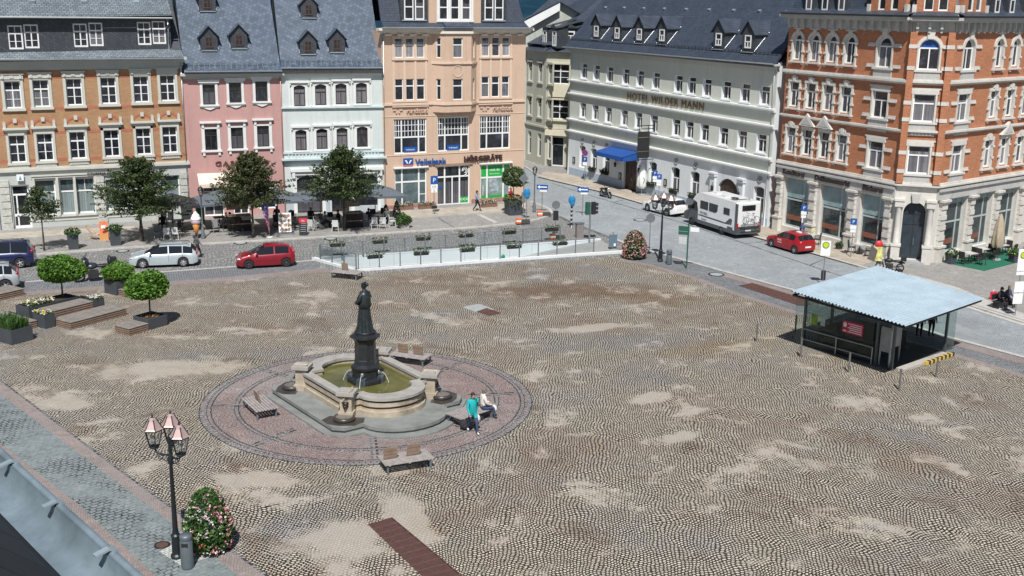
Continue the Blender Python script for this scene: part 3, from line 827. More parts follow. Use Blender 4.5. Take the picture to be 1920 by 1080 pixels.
# ------------------------------------------------------------ brown brick house
B1A, B1B, PB, WB_, KB = G(5, 433), G(358, 411), G(537, 402), G(720, 395), G(981, 377)
def brick_house():
 t, L = house('brick_house', 'ochre brick house with red bands, slate attic and stone shop front, left of pink house', B1A, B1B)
 brick = brick_mat('ochre_brick', (0.335, 0.178, 0.085), (0.42, 0.235, 0.118), (0.42, 0.28, 0.17), 0.27, 0.09, 0.012, big=0.6, var=0.15)
 red = brick_mat('red_brick_band', (0.40, 0.105, 0.06), (0.48, 0.15, 0.085), (0.38, 0.2, 0.14), 0.27, 0.09, 0.012, var=0.1)
 stone = mat('grey_sandstone', (0.53, 0.53, 0.48), 0.8, var=0.08, scale=1.2, bump=0.15)
 stoneg = mat('grey_plaster', (0.46, 0.48, 0.46), 0.8, var=0.06, scale=1.0)
 rough = mat('rusticated_stone', (0.50, 0.50, 0.46), 0.95, var=0.25, scale=5, bump=0.9)
 red2 = [1.65, 3.63, 6.0, 8.51, 10.94, 12.97]; red1 = [1.61, 3.58, 5.94, 8.46, 10.87, 12.90]
 x0, x1 = -0.25, L
 w, h2, h1 = 1.14, 2.02, 2.1
 z2 = lambda i: 9.36+i*0.06
 z1 = lambda i: 5.22+i*0.06
 ops = [(u, w, z2(i), z2(i)+h2, 0) for i, u in enumerate(red2)] + [(u, w, z1(i), z1(i)+h1, 0) for i, u in enumerate(red1)]
 mb = MB(); wall_mb(mb, x0, x1, 4.72, 12.45, ops, 0.22, 0, 1)
 # brick bands
 b = mb
 def bands(z, ops_):
  edges = [x0] + [e for u in ops_ for e in (u-w/2-0.22, u+w/2+0.22)] + [x1]
  for a, c in zip(edges[::2], edges[1::2]):
   if c-a > 0.1: b.box(a, c, -0.014, 0.0, z, z+0.22, 2)
 for z in (9.2, 11.55): bands(z, red2)
 for z in (5.25, 7.35): bands(z, red1)
 mb.build('upper_wall', [brick, stone, red], t)
 # window surrounds
 s2 = MB(); hw = w/2
 for s in (-1, 1): s2.box(s*hw, s*(hw+0.2), -0.07, 0.0, -0.02, h2+0.02)
 s2.box(-hw-0.2, hw+0.2, -0.07, 0, h2+0.02, h2+0.16); s2.box(-hw-0.24, hw+0.24, -0.13, 0, h2+0.16, h2+0.5)
 s2.box(-hw-0.30, hw+0.30, -0.2, 0, h2+0.5, h2+0.6); s2.box(-hw-0.26, hw+0.26, -0.17, 0.0, -0.2, -0.02)
 s2.box(-0.14, 0.14, -0.17, -0.13, h2+0.24, h2+0.42)
 for s in (-1, 1): s2.box(s*(hw+0.05)-0.08, s*(hw+0.05)+0.08, -0.18, -0.13, h2+0.2, h2+0.46)
 casement('b1_2', w, h2, surround=s2, smats=[stone])
 s1 = MB()
 for s in (-1, 1): s1.box(s*hw, s*(hw+0.18), -0.08, 0, -0.02, h1+0.2)
 s1.box(-hw-0.18, hw+0.18, -0.08, 0, h1+0.0, h1+0.28); s1.box(-hw-0.34, hw+0.34, -0.26, 0, h1+0.42, h1+0.56)
 s1.box(-hw-0.24, hw+0.24, -0.14, 0, h1+0.28, h1+0.42); s1.box(-hw-0.22, hw+0.22, -0.16, 0, -0.18, -0.02)
 s1.box(-hw-0.16, hw+0.16, -0.06, 0, -0.45, -0.18)
 for k in range(9): s1.box(-hw+k*w/8-0.04, -hw+k*w/8+0.04, -0.10, -0.06, -0.42, -0.24)
 # red relieving arch with key stone and end blocks
 A = arc_pts(w+0.1, 0.52, 0.36, 8); Bq = arc_pts(w+0.4, 0.72, 0.5, 8)
 for i in range(8): s1.vprism([(A[i][0], A[i][1]+h1+0.52), (A[i+1][0], A[i+1][1]+h1+0.52), (Bq[i+1][0], Bq[i+1][1]+h1+0.5), (Bq[i][0], Bq[i][1]+h1+0.5)], -0.03, 0, 1)
 s1.box(-0.13, 0.13, -0.13, 0, h1+0.95, h1+1.26)
 for s in (-1, 1):
  s1.box(s*(hw+0.2)-0.1, s*(hw+0.2)+0.1, -0.14, 0, h1+0.56, h1+0.95); s1.vprism([(s*(hw+0.2)-0.1, h1+0.95), (s*(hw+0.2)+0.1, h1+0.95), (s*(hw+0.2), h1+1.1)], -0.14, 0)
 casement('b1_1', w, h1, surround=s1, smats=[stone, red])
 for i, u in enumerate(red2): put_window(t, 'b1_2', u, z2(i), 0.22)
 for i, u in enumerate(red1): put_window(t, 'b1_1', u, z1(i), 0.22)
 # cornice, string course
 c = MB(); c.box(x0, x1, -0.05, 0.0, 12.2, 12.45); cornice(c, x0, x1, 12.45, [(0.25, 0.12), (0.2, 0.3), (0.22, 0.55)]); c.build('cornice', stoneg, t)
 c = MB(); cornice(c, x0, x1, 4.42, [(0.12, 0.06), (0.2, 0.22), (0.1, 0.14)]); c.build('string_course', stone, t)
 # ground floor: piers, shop windows, door
 g = MB()
 shops = [(1.5, 1.3, 0.12, 3.5, 0), (3.3, 1.5, 1.0, 3.8, 0), (4.9, 1.1, 1.0, 3.8, 0), (6.22, 1.45, 1.0, 3.8, 0), (8.48, 1.45, 1.15, 3.6, 0), (10.5, 1.5, 1.15, 3.6, 0), (12.7, 1.5, 1.0, 3.7, 0)]
 wall_mb(g, x0, x1, 0, 4.42, shops, 0.3, 0); g.build('ground_floor_wall', stoneg, t)
 for (a, c_) in ((0.1, 0.75), (7.05, 7.65), (11.35, 11.85), (13.5, 14.1)):
  pr = MB()
  for k in range(6): pr.box(a, c_, -0.12 - 0.03*(k % 2), 0, 0.62+k*0.56, 0.62+k*0.56+0.50)
  pr.box(a-0.06, c_+0.06, -0.14, 0, 0.05, 0.58)
  pr.build('rusticated_pier', rough, t)
 p = MB()
 for z, d in ((0.55, 0.05), (0.85, 0.12), (3.95, 0.14), (4.1, 0.2)): p.box(2.35, 11.3, -d, 0, z, z+0.1)
 for a in (2.5, 4.2, 5.46, 6.98): p.box(a-0.09, a+0.09, -0.16, 0, 0.95, 3.95)
 p.build('shop_frame', stone, t)
 for i, (u, ww, za, zb, _) in enumerate(shops):
  k = 'b1s%d' % i; hh = zb-za
  if i == 0: window_meshes(k, ww, hh, v=[(-0.28, 0.1, 0, 2.6)], hb=[(2.6, 0.14, -ww/2, ww/2), (1.0, 0.2, -ww/2+.1, ww/2-.1)], fw=0.14, pane=PANEDARK)
  else: window_meshes(k, ww, hh, v=([(0, 0.05, hh*0.66, hh)] if i == 3 else []), hb=[(hh*0.64, 0.12, -ww/2, ww/2)], fw=0.09, pane=pane_mat('shop_blinds', (0.06, 0.085, 0.09), (0.34, 0.40, 0.40), 0.75, 0.6))
  put_window(t, k, u, za, 0.3)
 letters('COMMERZBANK', 0.27, BLACK, t, (7.7, -0.24, 4.08), 0.05, sx=1.25)
 s = MB(); s.box(1.35, 1.85, -0.22, -0.16, 3.85, 4.35); sg = s.build('wall_sign', SIGNWHITE, t)
 s = MB(); s.vprism([(1.5, 3.93), (1.7, 3.93), (1.6, 4.27)], -0.235, -0.222); s.build('emblem', mat('teal_emblem', (0.05, 0.3, 0.4), 0.5, var=0), sg)
 shell(t, L, 11, 0, 12.9, brick)
 # eaves skirt, slate attic floor, roof
 e = MB()
 P = [(x0-0.1, -0.75, 12.98), (x1+0.05, -0.75, 13.2), (x1+0.05, 0.55, 13.75), (x0-0.1, 0.55, 13.5)]
 e.add(P + [(p[0], p[1], p[2]-0.14) for p in P], [(0, 1, 2, 3), (0, 4, 5, 1), (1, 5, 6, 2), (7, 6, 5, 4), (0, 3, 7, 4)])
 e.build('eaves_skirt', SLATE, t); gutter(t, x0-0.1, x1+0.05, -0.84, 13.05)
 at = [(u, 1.02, 13.72+i*0.075, 15.48+i*0.075, 0) for i, u in enumerate((2.2, 3.32, 6.8, 7.93, 11.5, 12.62))]
 m = MB(); wall_mb(m, x0-0.1, 13.5, 13.1, 16.3, at, 0.12, 0, 0, 0.45); m.box(13.4, 13.5, 0.46, 6, 13.2, 16.2); m.build('attic_wall', SLATE_W, t)
 casement('b1_a', 1.02, 1.76, fw=0.1)
 for (u, ww, za, zb, _) in at: put_window(t, 'b1_a', u, za, 0.12, 0.45)
 r = MB()
 P = [(x0-0.1, -0.1, 16.12), (13.62, -0.1, 16.45), (13.62, 7, 20.2), (x0-0.1, 7, 19.9)]
 r.add(P + [(p[0], p[1], p[2]-0.16) for p in P], [(0, 1, 2, 3), (0, 4, 5, 1), (1, 5, 6, 2), (7, 6, 5, 4), (0, 3, 7, 4)])
 r.build('roof', SLATE, t); gutter(t, x0, 13.62, -0.18, 16.12, WHITE)
 r = MB(); P = [(x0, 7, 19.9), (L, 7, 20.2), (L, 11.2, 13), (x0, 11.2, 13)]
 r.add(P, [(0, 1, 2, 3)]); P = [(13.3, 0.3, 13.6), (L+0.05, 0.3, 13.7), (L+0.05, 7, 20.2), (13.3, 7, 20.2)]
 r.add(P + [(p[0], p[1], p[2]-0.16) for p in P], [(0, 1, 2, 3), (0, 4, 5, 1), (1, 5, 6, 2)]); r.build('main_roof', SLATE_W, t)
 for x in (3.6, 7.3, 11.2):
  s = MB(); s.cbox((x, 1.6, 17.25), (0.4, 0.45, 0.3), 0, 0, R(28)); s.build('roof_vent', ZINC, t)
 downpipe(t, x1-0.12, -0.14, 0.1, 12.7); downpipe(t, 13.3, 0.3, 13.6, 15.9); downpipe(t, x0+0.1, -0.14, 0.1, 12.6)
brick_house()

# ------------------------------------------------------------ pink house
def pink_house():
 t, L = house('pink_house', 'narrow pink plastered house with white window frames between brick house and white house', B1B, PB)
 pink = mat('pink_plaster', (0.49, 0.285, 0.265), 0.9, var=0.05, scale=0.8)
 wht = mat('white_stucco', (0.70, 0.71, 0.69), 0.75, var=0.05)
 r2 = [1.97, 4.05, 6.15]; r1 = [1.95, 4.03, 6.14]
 w, h2, h1 = 0.98, 1.62, 1.74
 z2 = [9.3, 9.42, 9.5]; z1 = [5.62, 5.68, 5.77]
 ops = [(u, w, z, z+h2, 0) for u, z in zip(r2, z2)] + [(u, w, z, z+h1, 0) for u, z in zip(r1, z1)]
 ops += [(1.9, 1.6, 0.2, 2.9, 0), (4.1, 1.3, 0.15, 2.9, 0), (6.2, 1.6, 0.6, 2.9, 0)]
 mb = MB(); wall_mb(mb, 0.0, L, 0, 11.75, ops, 0.16, 0, 1); mb.build('front_wall', [pink, wht], t)
 hw = w/2
 s2 = MB()
 for s in (-1, 1): s2.box(s*hw, s*(hw+0.2), -0.05, 0, 0, h2+0.0)
 s2.box(-hw-0.2, hw+0.2, -0.05, 0, h2, h2+0.14); s2.box(-hw-0.32, hw+0.32, -0.16, 0, h2+0.14, h2+0.3); s2.box(-hw-0.38, hw+0.38, -0.22, 0, h2+0.3, h2+0.4)
 s2.box(-hw-0.28, hw+0.28, -0.16, 0, -0.12, 0); s2.box(-hw-0.22, hw+0.22, -0.08, 0, -0.24, -0.12); s2.vprism([(-0.45, -0.24), (0.45, -0.24), (0.25, -0.34), (0, -0.42), (-0.25, -0.34)], -0.1, 0)
 window_meshes('pk2', w, h2, v=[(0, 0.06, 0, 1.05)], hb=[(1.08, 0.07, -hw, hw)], frame=DARKWOOD, pane=PANEDARK, surround=s2, smats=[wht])
 s1 = MB()
 for s in (-1, 1): s1.box(s*hw, s*(hw+0.24), -0.06, 0, 0, h1+0.1); s1.box(s*(hw+0.12)-0.09, s*(hw+0.12)+0.09, -0.12, -0.0, h1+0.1, h1+0.46); s1.box(s*(hw+0.12)-0.09, s*(hw+0.12)+0.09, -0.12, 0, -0.42, -0.14)
 s1.box(-hw-0.2, hw+0.2, -0.05, 0, h1+0.0, h1+0.12); s1.box(-hw-0.36, hw+0.36, -0.24, 0, h1+0.46, h1+0.6); s1.box(-hw-0.34, hw+0.34, -0.17, 0, -0.14, 0)
 window_meshes('pk1', w, h1, v=[(0, 0.06, 0, 1.15)], hb=[(1.18, 0.07, -hw, hw)], frame=DARKWOOD, pane=PANEDARK, surround=s1, smats=[wht])
 for u, z in zip(r2, z2): put_window(t, 'pk2', u, z, 0.16)
 for u, z in zip(r1, z1): put_window(t, 'pk1', u, z, 0.16)
 window_meshes('pkg', 1.6, 2.7, v=[(0, 0.07, 0, 2.7)], hb=[(2.0, 0.08, -.8, .8)], pane=PANEDARK); window_meshes('pkd', 1.3, 2.75, v=[(0, 0.1, 0, 2.75)], hb=[(2.1, 0.1, -.65, .65), (0.8, 0.08, -.65, .65)], fw=0.12, pane=PANEDARK); window_meshes('pkh', 1.6, 2.3, v=[(0, 0.07, 0, 2.3)], hb=[(1.7, 0.08, -.8, .8)], pane=PANEDARK)
 put_window(t, 'pkg', 1.9, 0.2, 0.16); put_window(t, 'pkd', 4.1, 0.15, 0.16); put_window(t, 'pkh', 6.2, 0.6, 0.16)
 c = MB(); cornice(c, 0.06, L-0.06, 11.35, [(0.14, 0.08), (0.12, 0.2), (0.2, 0.42)]); c.build('cornice', mat('cornice_grey', (0.50, 0.50, 0.47), 0.8, var=0.06), t)
 letters('GASTHAUS', 0.52, mat('sign_rust', (0.17, 0.06, 0.05), 0.6, var=0.1), t, (4.3, -0.07, 4.35), 0.08, sx=1.5, space=1.15)
 a = MB(); a.xprism([(-0.02, 3.75), (-1.3, 3.05), (-1.3, 2.95), (-0.02, 3.6)], 0.7, 3.6, 0); a.box(0.7, 3.6, -1.32, -1.30, 2.75, 3.05)
 a.build('awning', mat('cream_canvas', (0.75, 0.62, 0.52), 0.8, var=0.06), t)
 shell(t, L, 11, 0, 11.8, pink)
 downpipe(t, L-0.12, -0.12, 0.1, 11.6, mat('rust_pipe', (0.42, 0.25, 0.23), 0.5, 0.2))
 return t, L
pink_house()
# ------------------------------------------------------------ white house
def white_house():
 t, L = house('white_house', 'pale mint white house with four arched window bays per floor between pink house and bank', PB, WB_)
 m1 = mat('mint_plaster', (0.57, 0.62, 0.605), 0.85, var=0.04, scale=0.8)
 wht = mat('white_stucco', (0.70, 0.71, 0.69), 0.75)
 r = [1.43, 3.17, 4.86, 6.57]
 w, h2, h1 = 0.92, 1.72, 1.72
 z2 = [9.05, 9.12, 9.17, 9.22]; z1 = [5.38, 5.45, 5.5, 5.56]
 ops = [(u, w, z, z+h2, 0.14) for u, z in zip(r, z2)] + [(u, w, z, z+h1, 0.14) for u, z in zip(r, z1)]
 ops += [(2.0, 2.1, 0.1, 3.25, 0.35), (4.6, 1.5, 0.1, 3.1, 0.3), (6.8, 2.0, 0.5, 3.25, 0.35)]
 mb = MB(); wall_mb(mb, 0, L, 0, 12.05, ops, 0.16, 0, 1); mb.build('front_wall', [m1, wht], t)
 hw = w/2
 s = MB()
 for k in (-1, 1): s.box(k*hw, k*(hw+0.22), -0.05, 0, -0.1, h2-0.1); s.box(k*(hw+0.3), k*(hw+0.42), -0.03, 0, -0.1, h2)
 A = arc_pts(w, h2, 0.14, 8); B = arc_pts(w+0.44, h2+0.17, 0.2, 8)
 for i in range(8): s.vprism([A[i], A[i+1], B[i+1], B[i]], -0.06, 0)
 s.box(-hw-0.34, hw+0.34, -0.2, 0, h2+0.2, h2+0.36); s.box(-hw-0.26, hw+0.26, -0.12, 0, -0.16, -0.06)
 for k in (-1, 1): s.box(k*(hw+0.28)-0.05, k*(hw+0.28)+0.05, -0.16, 0, h2+0.02, h2+0.2)
 window_meshes('wh', w, h2, 0.14, v=[(0, 0.055, 0, 1.05)], hb=[(1.08, 0.07, -hw, hw)], frame=DARKWOOD, pane=pane_mat('lace_glass', (0.03, 0.03, 0.036), (0.30, 0.28, 0.30), 0.75, 0.7), surround=s, smats=[wht])
 for zz in (z2, z1):
  for u, z in zip(r, zz): put_window(t, 'wh', u, z, 0.16)
 window_meshes('whs', 2.1, 3.15, 0.35, v=[(0, 0.06, 0, 2.9)], hb=[(2.2, 0.08, -1.05, 1.05)], frame=DARKWOOD, pane=PANEDARK); window_meshes('whd', 1.5, 3.0, 0.3, v=[(0, 0.1, 0, 2.1)], hb=[(2.1, 0.1, -.75, .75)], fw=0.12, frame=DARKWOOD, pane=PANEDARK); window_meshes('wht', 2.0, 2.75, 0.35, v=[(0, 0.06, 0, 2.4)], hb=[(1.9, 0.08, -1, 1)], frame=DARKWOOD, pane=PANEDARK)
 put_window(t, 'whs', 2.0, 0.1, 0.16); put_window(t, 'whd', 4.6, 0.1, 0.16); put_window(t, 'wht', 6.8, 0.5, 0.16)
 for u, ww in ((2.0, 2.1), (6.8, 2.0)):
  c = MB()
  for k in (-1, 1): c.box(u+k*(ww/2), u+k*(ww/2+0.3), -0.1, 0, 0.1, 3.3)
  c.box(u-ww/2-0.5, u+ww/2+0.5, -0.35, 0, 3.62, 3.86); c.box(u-ww/2-0.4, u+ww/2+0.4, -0.2, 0, 3.32, 3.62)
  for k in (-1, 1): c.box(u+k*(ww/2+0.25)-0.12, u+k*(ww/2+0.25)+0.12, -0.3, 0, 3.1, 3.62)
  c.build('shop_surround', wht, t)
 mg = mat('mint_grey_stucco', (0.52, 0.60, 0.61), 0.8)
 c = MB(); cornice(c, 0, L, 8.78, [(0.1, 0.1), (0.12, 0.18)]); c.build('string_course', mg, t)
 c = MB(); cornice(c, 0, L, 4.3, [(0.18, 0.1), (0.12, 0.28), (0.14, 0.4)]); cornice(c, 0, L, 5.12, [(0.16, 0.12)])
 for k in range(27): c.box(0.3+k*0.29, 0.42+k*0.29, -0.09, 0, 4.73, 5.13)
 c.build('balustrade_band', mg, t)
 c = MB(); c.box(0.02, L-0.02, -0.12, 0, 11.55, 11.75, 1); c.box(0, L, -0.34, 0, 11.75, 12.05); c.build('cornice', [mat('grey_frieze', (0.34, 0.33, 0.30), 0.85, var=0.3, scale=6, bump=0.4), wht], t)
 boxes_each('plinth', [(0, 0.85, -0.06, 0, 0, 0.95), (3.3, 3.7, -0.06, 0, 0, 0.95), (5.4, L, -0.06, 0, 0, 0.5)], mat('blue_grey_plinth', (0.40, 0.46, 0.50), 0.85), t)
 shell(t, L, 11, 0, 12.1, m1)
 return t, L
white_house()
def twin_roof():
 """the slate roofs of pink and white house; one per house, meeting at the party wall"""
 for (a, b, nm, x0, x1, ze, lab) in ((B1B, PB, 'pink', 0.12, 0, 11.98, None), (PB, WB_, 'white', 0, 0.0, 12.22, None)):
  root = [o for o in COL.objects if o.name.startswith(nm+'_house')][0]
  L = (b-a).length
  e0, e1 = x0, L+x1
  P1 = R(50)
  r = MB()
  yk, zk = 0.55, ze+0.62
  yr = 6.2; zr = zk+(yr-yk)*math.tan(P1)
  rows = [(-0.55, ze), (yk, zk), (yr, zr)]
  for (ya, za), (yb, zb) in zip(rows[:-1], rows[1:]):
   P = [(e0, ya, za), (e1, ya, za), (e1, yb, zb), (e0, yb, zb)]
   r.add(P + [(p[0], p[1]+0.06, p[2]-0.18) for p in P], [(0, 1, 2, 3), (0, 4, 5, 1), (1, 5, 6, 2), (7, 6, 5, 4), (0, 3, 7, 4), (3, 2, 6, 7)])
  P = [(e0, yr, zr), (e1, yr, zr), (e1, 11.6, ze), (e0, 11.6, ze)]; r.add(P, [(0, 1, 2, 3)])
  r.build('roof', SLATE_B, root)
  g = MB()
  for x in (e0+0.06, e1-0.06): g.face([(x, -0.2, ze-0.1), (x, yk, zk-0.15), (x, yr, zr-0.2), (x, 11.4, ze-0.1)])
  g.build('gable', SLATE_W, root)
  gutter(root, e0, e1, -0.64, ze+0.02)
  s = MB()
  k = 0; x = e0+0.35
  while x < e1-0.3:
   s.box(x-0.03, x+0.03, 0.12, 0.17, ze+0.35, ze+0.62); s.box(x-0.03, x+0.03, -0.25, -0.2, ze+0.16, ze+0.4); x += 0.42
  for zz, yy in ((0.50, 0.14), (0.6, 0.14)): s.box(e0+0.3, e1-0.3, yy, yy+0.02, ze+zz, ze+zz+0.02)
  s.build('snow_guard', STEEL, root)
  slope = P1
  yz = lambda h: yk+(h-zk)/math.tan(P1)
  window_meshes('rd', 0.62, 0.85, v=[(0, 0.05, 0, 0.85)], hb=[(0.45, 0.05, -.3, .3)], frame=mat('red_brown_frame', (0.085, 0.045, 0.04), 0.6) if nm == 'pink' else DARKWOOD, pane=PANEDARK)
  spots = {'pink': [(2.3, 13.55), (4.7, 13.7), (2.55, 16.6)], 'white': [(2.35, 13.25), (4.75, 13.4), (2.75, 16.15)]}[nm]
  for (u, z) in spots:
   dormer(root, u, yz(z)-0.05, z, 1.34, 1.2, P1, SLATE_W, SLATE_B, 'rd', 0.22, 0.72, 0.2)
twin_roof()

# ------------------------------------------------------------ bank building
def bank_house():
 t, L = house('bank_house', 'peach plastered bank and hearing aid shop with central bay and big gridded windows', WB_, KB)
 pe = mat('peach_plaster', (0.57, 0.41, 0.305), 0.88, var=0.04, scale=0.7)
 pl = mat('pale_peach_trim', (0.66, 0.51, 0.40), 0.85, var=0.04)
 lu, mu, ru = 2.49, 6.6, 10.5
 gw, gh = 3.0, 3.0
 ops = [(lu, gw, 4.84, 7.84, 0), (ru, gw, 4.87, 7.9, 0), (lu, 2.96, 0.28, 3.58, 0), (10.6, 2.96, 0.3, 3.55, 0), (6.5, 3.15, 0.1, 3.62, 0), (6.5, 2.98, 4.86, 7.9, 0)]
 tw = 0.74
 tri = lambda c, z, h: [(c+k*0.98, tw, z, z+h, 0) for k in (-1, 0, 1)]
 ops += tri(lu, 9.42, 1.8) + tri(ru, 9.5, 1.8) + tri(lu, 12.97, 1.66) + tri(ru, 13.03, 1.64)
 mb = MB(); wall_mb(mb, 0, L, 0, 15.0, ops, 0.18, 0, 1); mb.build('front_wall', [pe, pl], t)
 # central bay, three-sided, over the first floor
 bz0, bz1 = 8.35, 15.0
 P = [(4.55, 0), (5.35, -0.75), (7.85, -0.75), (8.65, 0)]
 bay = MB()
 import mathutils
 def side(a, b, ops_):
  a = Vector((a[0], a[1], 0)); b = Vector((b[0], b[1], 0)); e = (b-a); l = e.length; e.normalize(); ang = math.atan2(e.y, e.x)
  m = MB(); wall_mb(m, 0, l, bz0, bz1, ops_, 0.15, 0, 1)
  M = Matrix.Translation((a.x, a.y, 0)) @ Matrix.Rotation(ang, 4, 'Z')
  bay.add([M @ Vector(p) for p in m.v], m.f, 0)
  return M, ang
 sides = [(P[0], P[1], [(0.55, 0.42, 9.4, 11.2, 0), (0.55, 0.42, 12.95, 14.65, 0)]), (P[1], P[2], [(1.25, 0.92, 9.4, 11.2, 0), (1.25, 0.92, 12.95, 14.65, 0)]), (P[2], P[3], [(0.55, 0.42, 9.4, 11.2, 0), (0.55, 0.42, 12.95, 14.65, 0)])]
 window_meshes('bkn', 0.42, 1.8, hb=[(1.2, 0.09, -.2, .2)], fw=0.06); window_meshes('bkc', 0.92, 1.8, hb=[(1.2, 0.09, -.45, .45)], fw=0.07); window_meshes('bkn3', 0.42, 1.7, hb=[(1.1, 0.09, -.2, .2)], fw=0.06); window_meshes('bkc3', 0.92, 1.7, hb=[(1.1, 0.09, -.45, .45)], fw=0.07)
 for (a, b, o_) in sides:
  M, ang = side(a, b, o_)
  for (u, w, za, zb, _) in o_:
   key = ('bkn' if w < 0.5 else 'bkc') + ('3' if za > 12 else '')
   o = put_window(t, key, 0, 0, 0.15)
   o.location = M @ Vector((u, 0.10, za)); o.rotation_euler = (0, 0, ang)
 bay.add([(p[0], p[1], bz0) for p in P], [(3, 2, 1, 0)], 0)
 bay.build('bay', [pe, pl], t)
 bt = MB(); bt.prism([(4.45, 0), (5.3, -0.87), (7.9, -0.87), (8.75, 0)], 12.45, 12.62); bt.build('bay_band', pl, t)
 bt = MB(); bt.prism([(4.45, 0), (5.3, -0.84), (7.9, -0.84), (8.75, 0)], 8.98, 9.2); bt.build('bay_band', pl, t)
 bt = MB()
 A = 20
 def ringxz(c, z, r, y):
  pts = [(c+r*math.cos(2*PI*k/A), z+r*math.sin(2*PI*k/A)) for k in range(A)]; q = [(c+(r-0.07)*math.cos(2*PI*k/A), z+(r-0.07)*math.sin(2*PI*k/A)) for k in range(A)]
  for k in range(A): bt.vprism([pts[k], pts[(k+1) % A], q[(k+1) % A], q[k]], y-0.04, y)
 ringxz(6.6, 11.85, 0.5, -0.752)
 bt.build('round_moulding', pl, t)
 # triple window frames with mullions
 window_meshes('bk2', tw, 1.8, hb=[(1.2, 0.1, -tw/2, tw/2)], fw=0.06); window_meshes('bk3', tw, 1.65, hb=[(1.05, 0.1, -tw/2, tw/2)], fw=0.06, pane=pane_mat('net_curtain_glass', (0.05, 0.05, 0.06), (0.5, 0.49, 0.5), 0.9, 0.75))
 for c, z in ((lu, 9.42), (ru, 9.5)):
  for k in (-1, 0, 1): put_window(t, 'bk2', c+k*0.98, z, 0.12)
 for c, z in ((lu, 12.97), (ru, 13.03)):
  for k in (-1, 0, 1): put_window(t, 'bk3', c+k*0.98, z, 0.12)
 tr = MB()
 for c, z in ((lu, 9.42), (ru, 9.5)):
  for k in (-1.47, 1.47, -0.49, 0.49): tr.box(c+k-0.09, c+k+0.09, -0.05, 0, z-0.05, z+5.3)
  tr.box(c-1.6, c+1.6, -0.10, 0, z-0.16, z-0.06); tr.box(c-1.6, c+1.6, -0.12, 0, z+3.36, z+3.5); tr.box(c-1.56, c+1.56, -0.06, 0, z+5.24, z+5.36)
 tr.box(0, 4.5, -0.12, 0, 9.0, 9.2); tr.box(8.7, L, -0.12, 0, 9.02, 9.22); tr.box(0, L, -0.035, 0, 8.02, 8.08); tr.box(0, L, -0.04, 0, 4.7, 4.76)
 for c in (lu, ru): tr.box(c-1.65, c+1.65, -0.16, 0, 8.86, 8.94)
 tr.build('trim', pl, t)
 # gridded windows
 xs = [-1.5, -0.75, 0.75, 1.5]
 vb = [(-0.78, 0.12, 0, 3.0), (0.78, 0.12, 0, 3.0)] + [(x, 0.045, 1.5, 3.0) for x in (-1.27, -1.03, -0.47, -0.16, 0.16, 0.47, 1.03, 1.27)]
 hb = [(1.42, 0.13, -1.5, 1.5)] + [(z, 0.045, -1.5, 1.5) for z in (1.95, 2.45)]
 window_meshes('bkg', 3.0, 3.0, v=vb, hb=hb, fw=0.1);
 for u, z in ((lu, 4.84), (6.5, 4.88), (ru, 4.88)): put_window(t, 'bkg', u, z, 0.16)
 for u in (lu, 6.5):
  s = MB(); s.box(u-0.6, u+0.6, 0.06, 0.1, 4.98, 5.42); s.build('window_poster', SIGNBLUE, t)
  letters('Volksbank', 0.2, SIGNWHITE, t, (u, 0.055, 5.12), 0.01)
 # shop fronts
 window_meshes('bks', 2.96, 3.3, v=[(-0.78, 0.14, 0, 3.3), (0.78, 0.14, 0, 3.3)], hb=[(2.1, 0.14, -1.48, 1.48), (0.95, 0.06, -1.48, -0.8), (0.95, 0.06, 0.8, 1.48)], fw=0.1, pane=mat('shop_glass', (0.10, 0.14, 0.15), 0.08, var=0.5, scale=1.2, spec=0.6))
 put_window(t, 'bks', lu, 0.28, 0.16)
 window_meshes('bkd', 3.15, 3.52, v=[(-0.8, 0.13, 0, 3.52), (0.62, 0.13, 0, 3.52), (-0.08, 0.1, 0, 2.5)], hb=[(2.52, 0.13, -1.57, 1.57)], fw=0.1, pane=PANEDARK)
 put_window(t, 'bkd', 6.5, 0.1, 0.16)
 green = mat('shop_green', (0.02, 0.36, 0.06), 0.5, var=0.05)
 window_meshes('bkv', 2.96, 3.25, v=[(-0.8, 0.14, 0, 3.25), (0.8, 0.14, 0, 3.25)], hb=[(2.05, 0.14, -1.48, 1.48)], fw=0.1, pane=mat('shop_glass_pale', (0.20, 0.27, 0.26), 0.08, var=0.5, scale=0.9, spec=0.6))
 o = put_window(t, 'bkv', 10.6, 0.3, 0.16)
 for a, b in ((-1.38, -0.87), (-0.73, 0.73), (0.87, 1.38)): boxes_each('green_panel', [(a, b, 0.022, 0.03, 2.13, 3.14), (a, b, 0.022, 0.03, 0.13, 0.42)], green, o)
 letters('oiek.de', 0.34, SIGNWHITE, t, (10.55, 0.125, 2.92), 0.01); letters('hören mit uns', 0.17, SIGNWHITE, t, (10.55, 0.125, 2.62), 0.01)
 letters('HÖREN', 0.26, SIGNWHITE, t, (9.52, 0.125, 1.2), 0.01).rotation_euler = (0, R(-90), 0)
 # poster figure behind the green shop window, and ear sign on the door bay
 s = MB(); s.box(-0.55, 0.35, 0.022, 0.03, 0.75, 1.95); s.build('window_poster', mat('poster_grey', (0.3, 0.36, 0.38), 0.5, var=0.6, scale=2.5), o)
 e = MB()
 pts = [(0.0 + 0.24*math.cos(a)*(1-0.25*(a > PI)), 0.36*math.sin(a)) for a in [R(-100)+R(280)*k/14 for k in range(15)]]
 e.tube([(7.62+x, 0.10, 3.05+z) for x, z in pts], 0.04, 6); e.tube([(7.62+0.5*x, 0.10, 3.07+0.5*z) for x, z in pts], 0.03, 6); e.build('ear_sign', SIGNWHITE, t)
 s = MB(); s.box(7.2, 7.95, 0.105, 0.12, 0.25, 0.75); s.build('green_panel', green, t)
 letters('<<<', 0.5, SIGNWHITE, t, (7.55, 0.10, 0.35), 0.01)
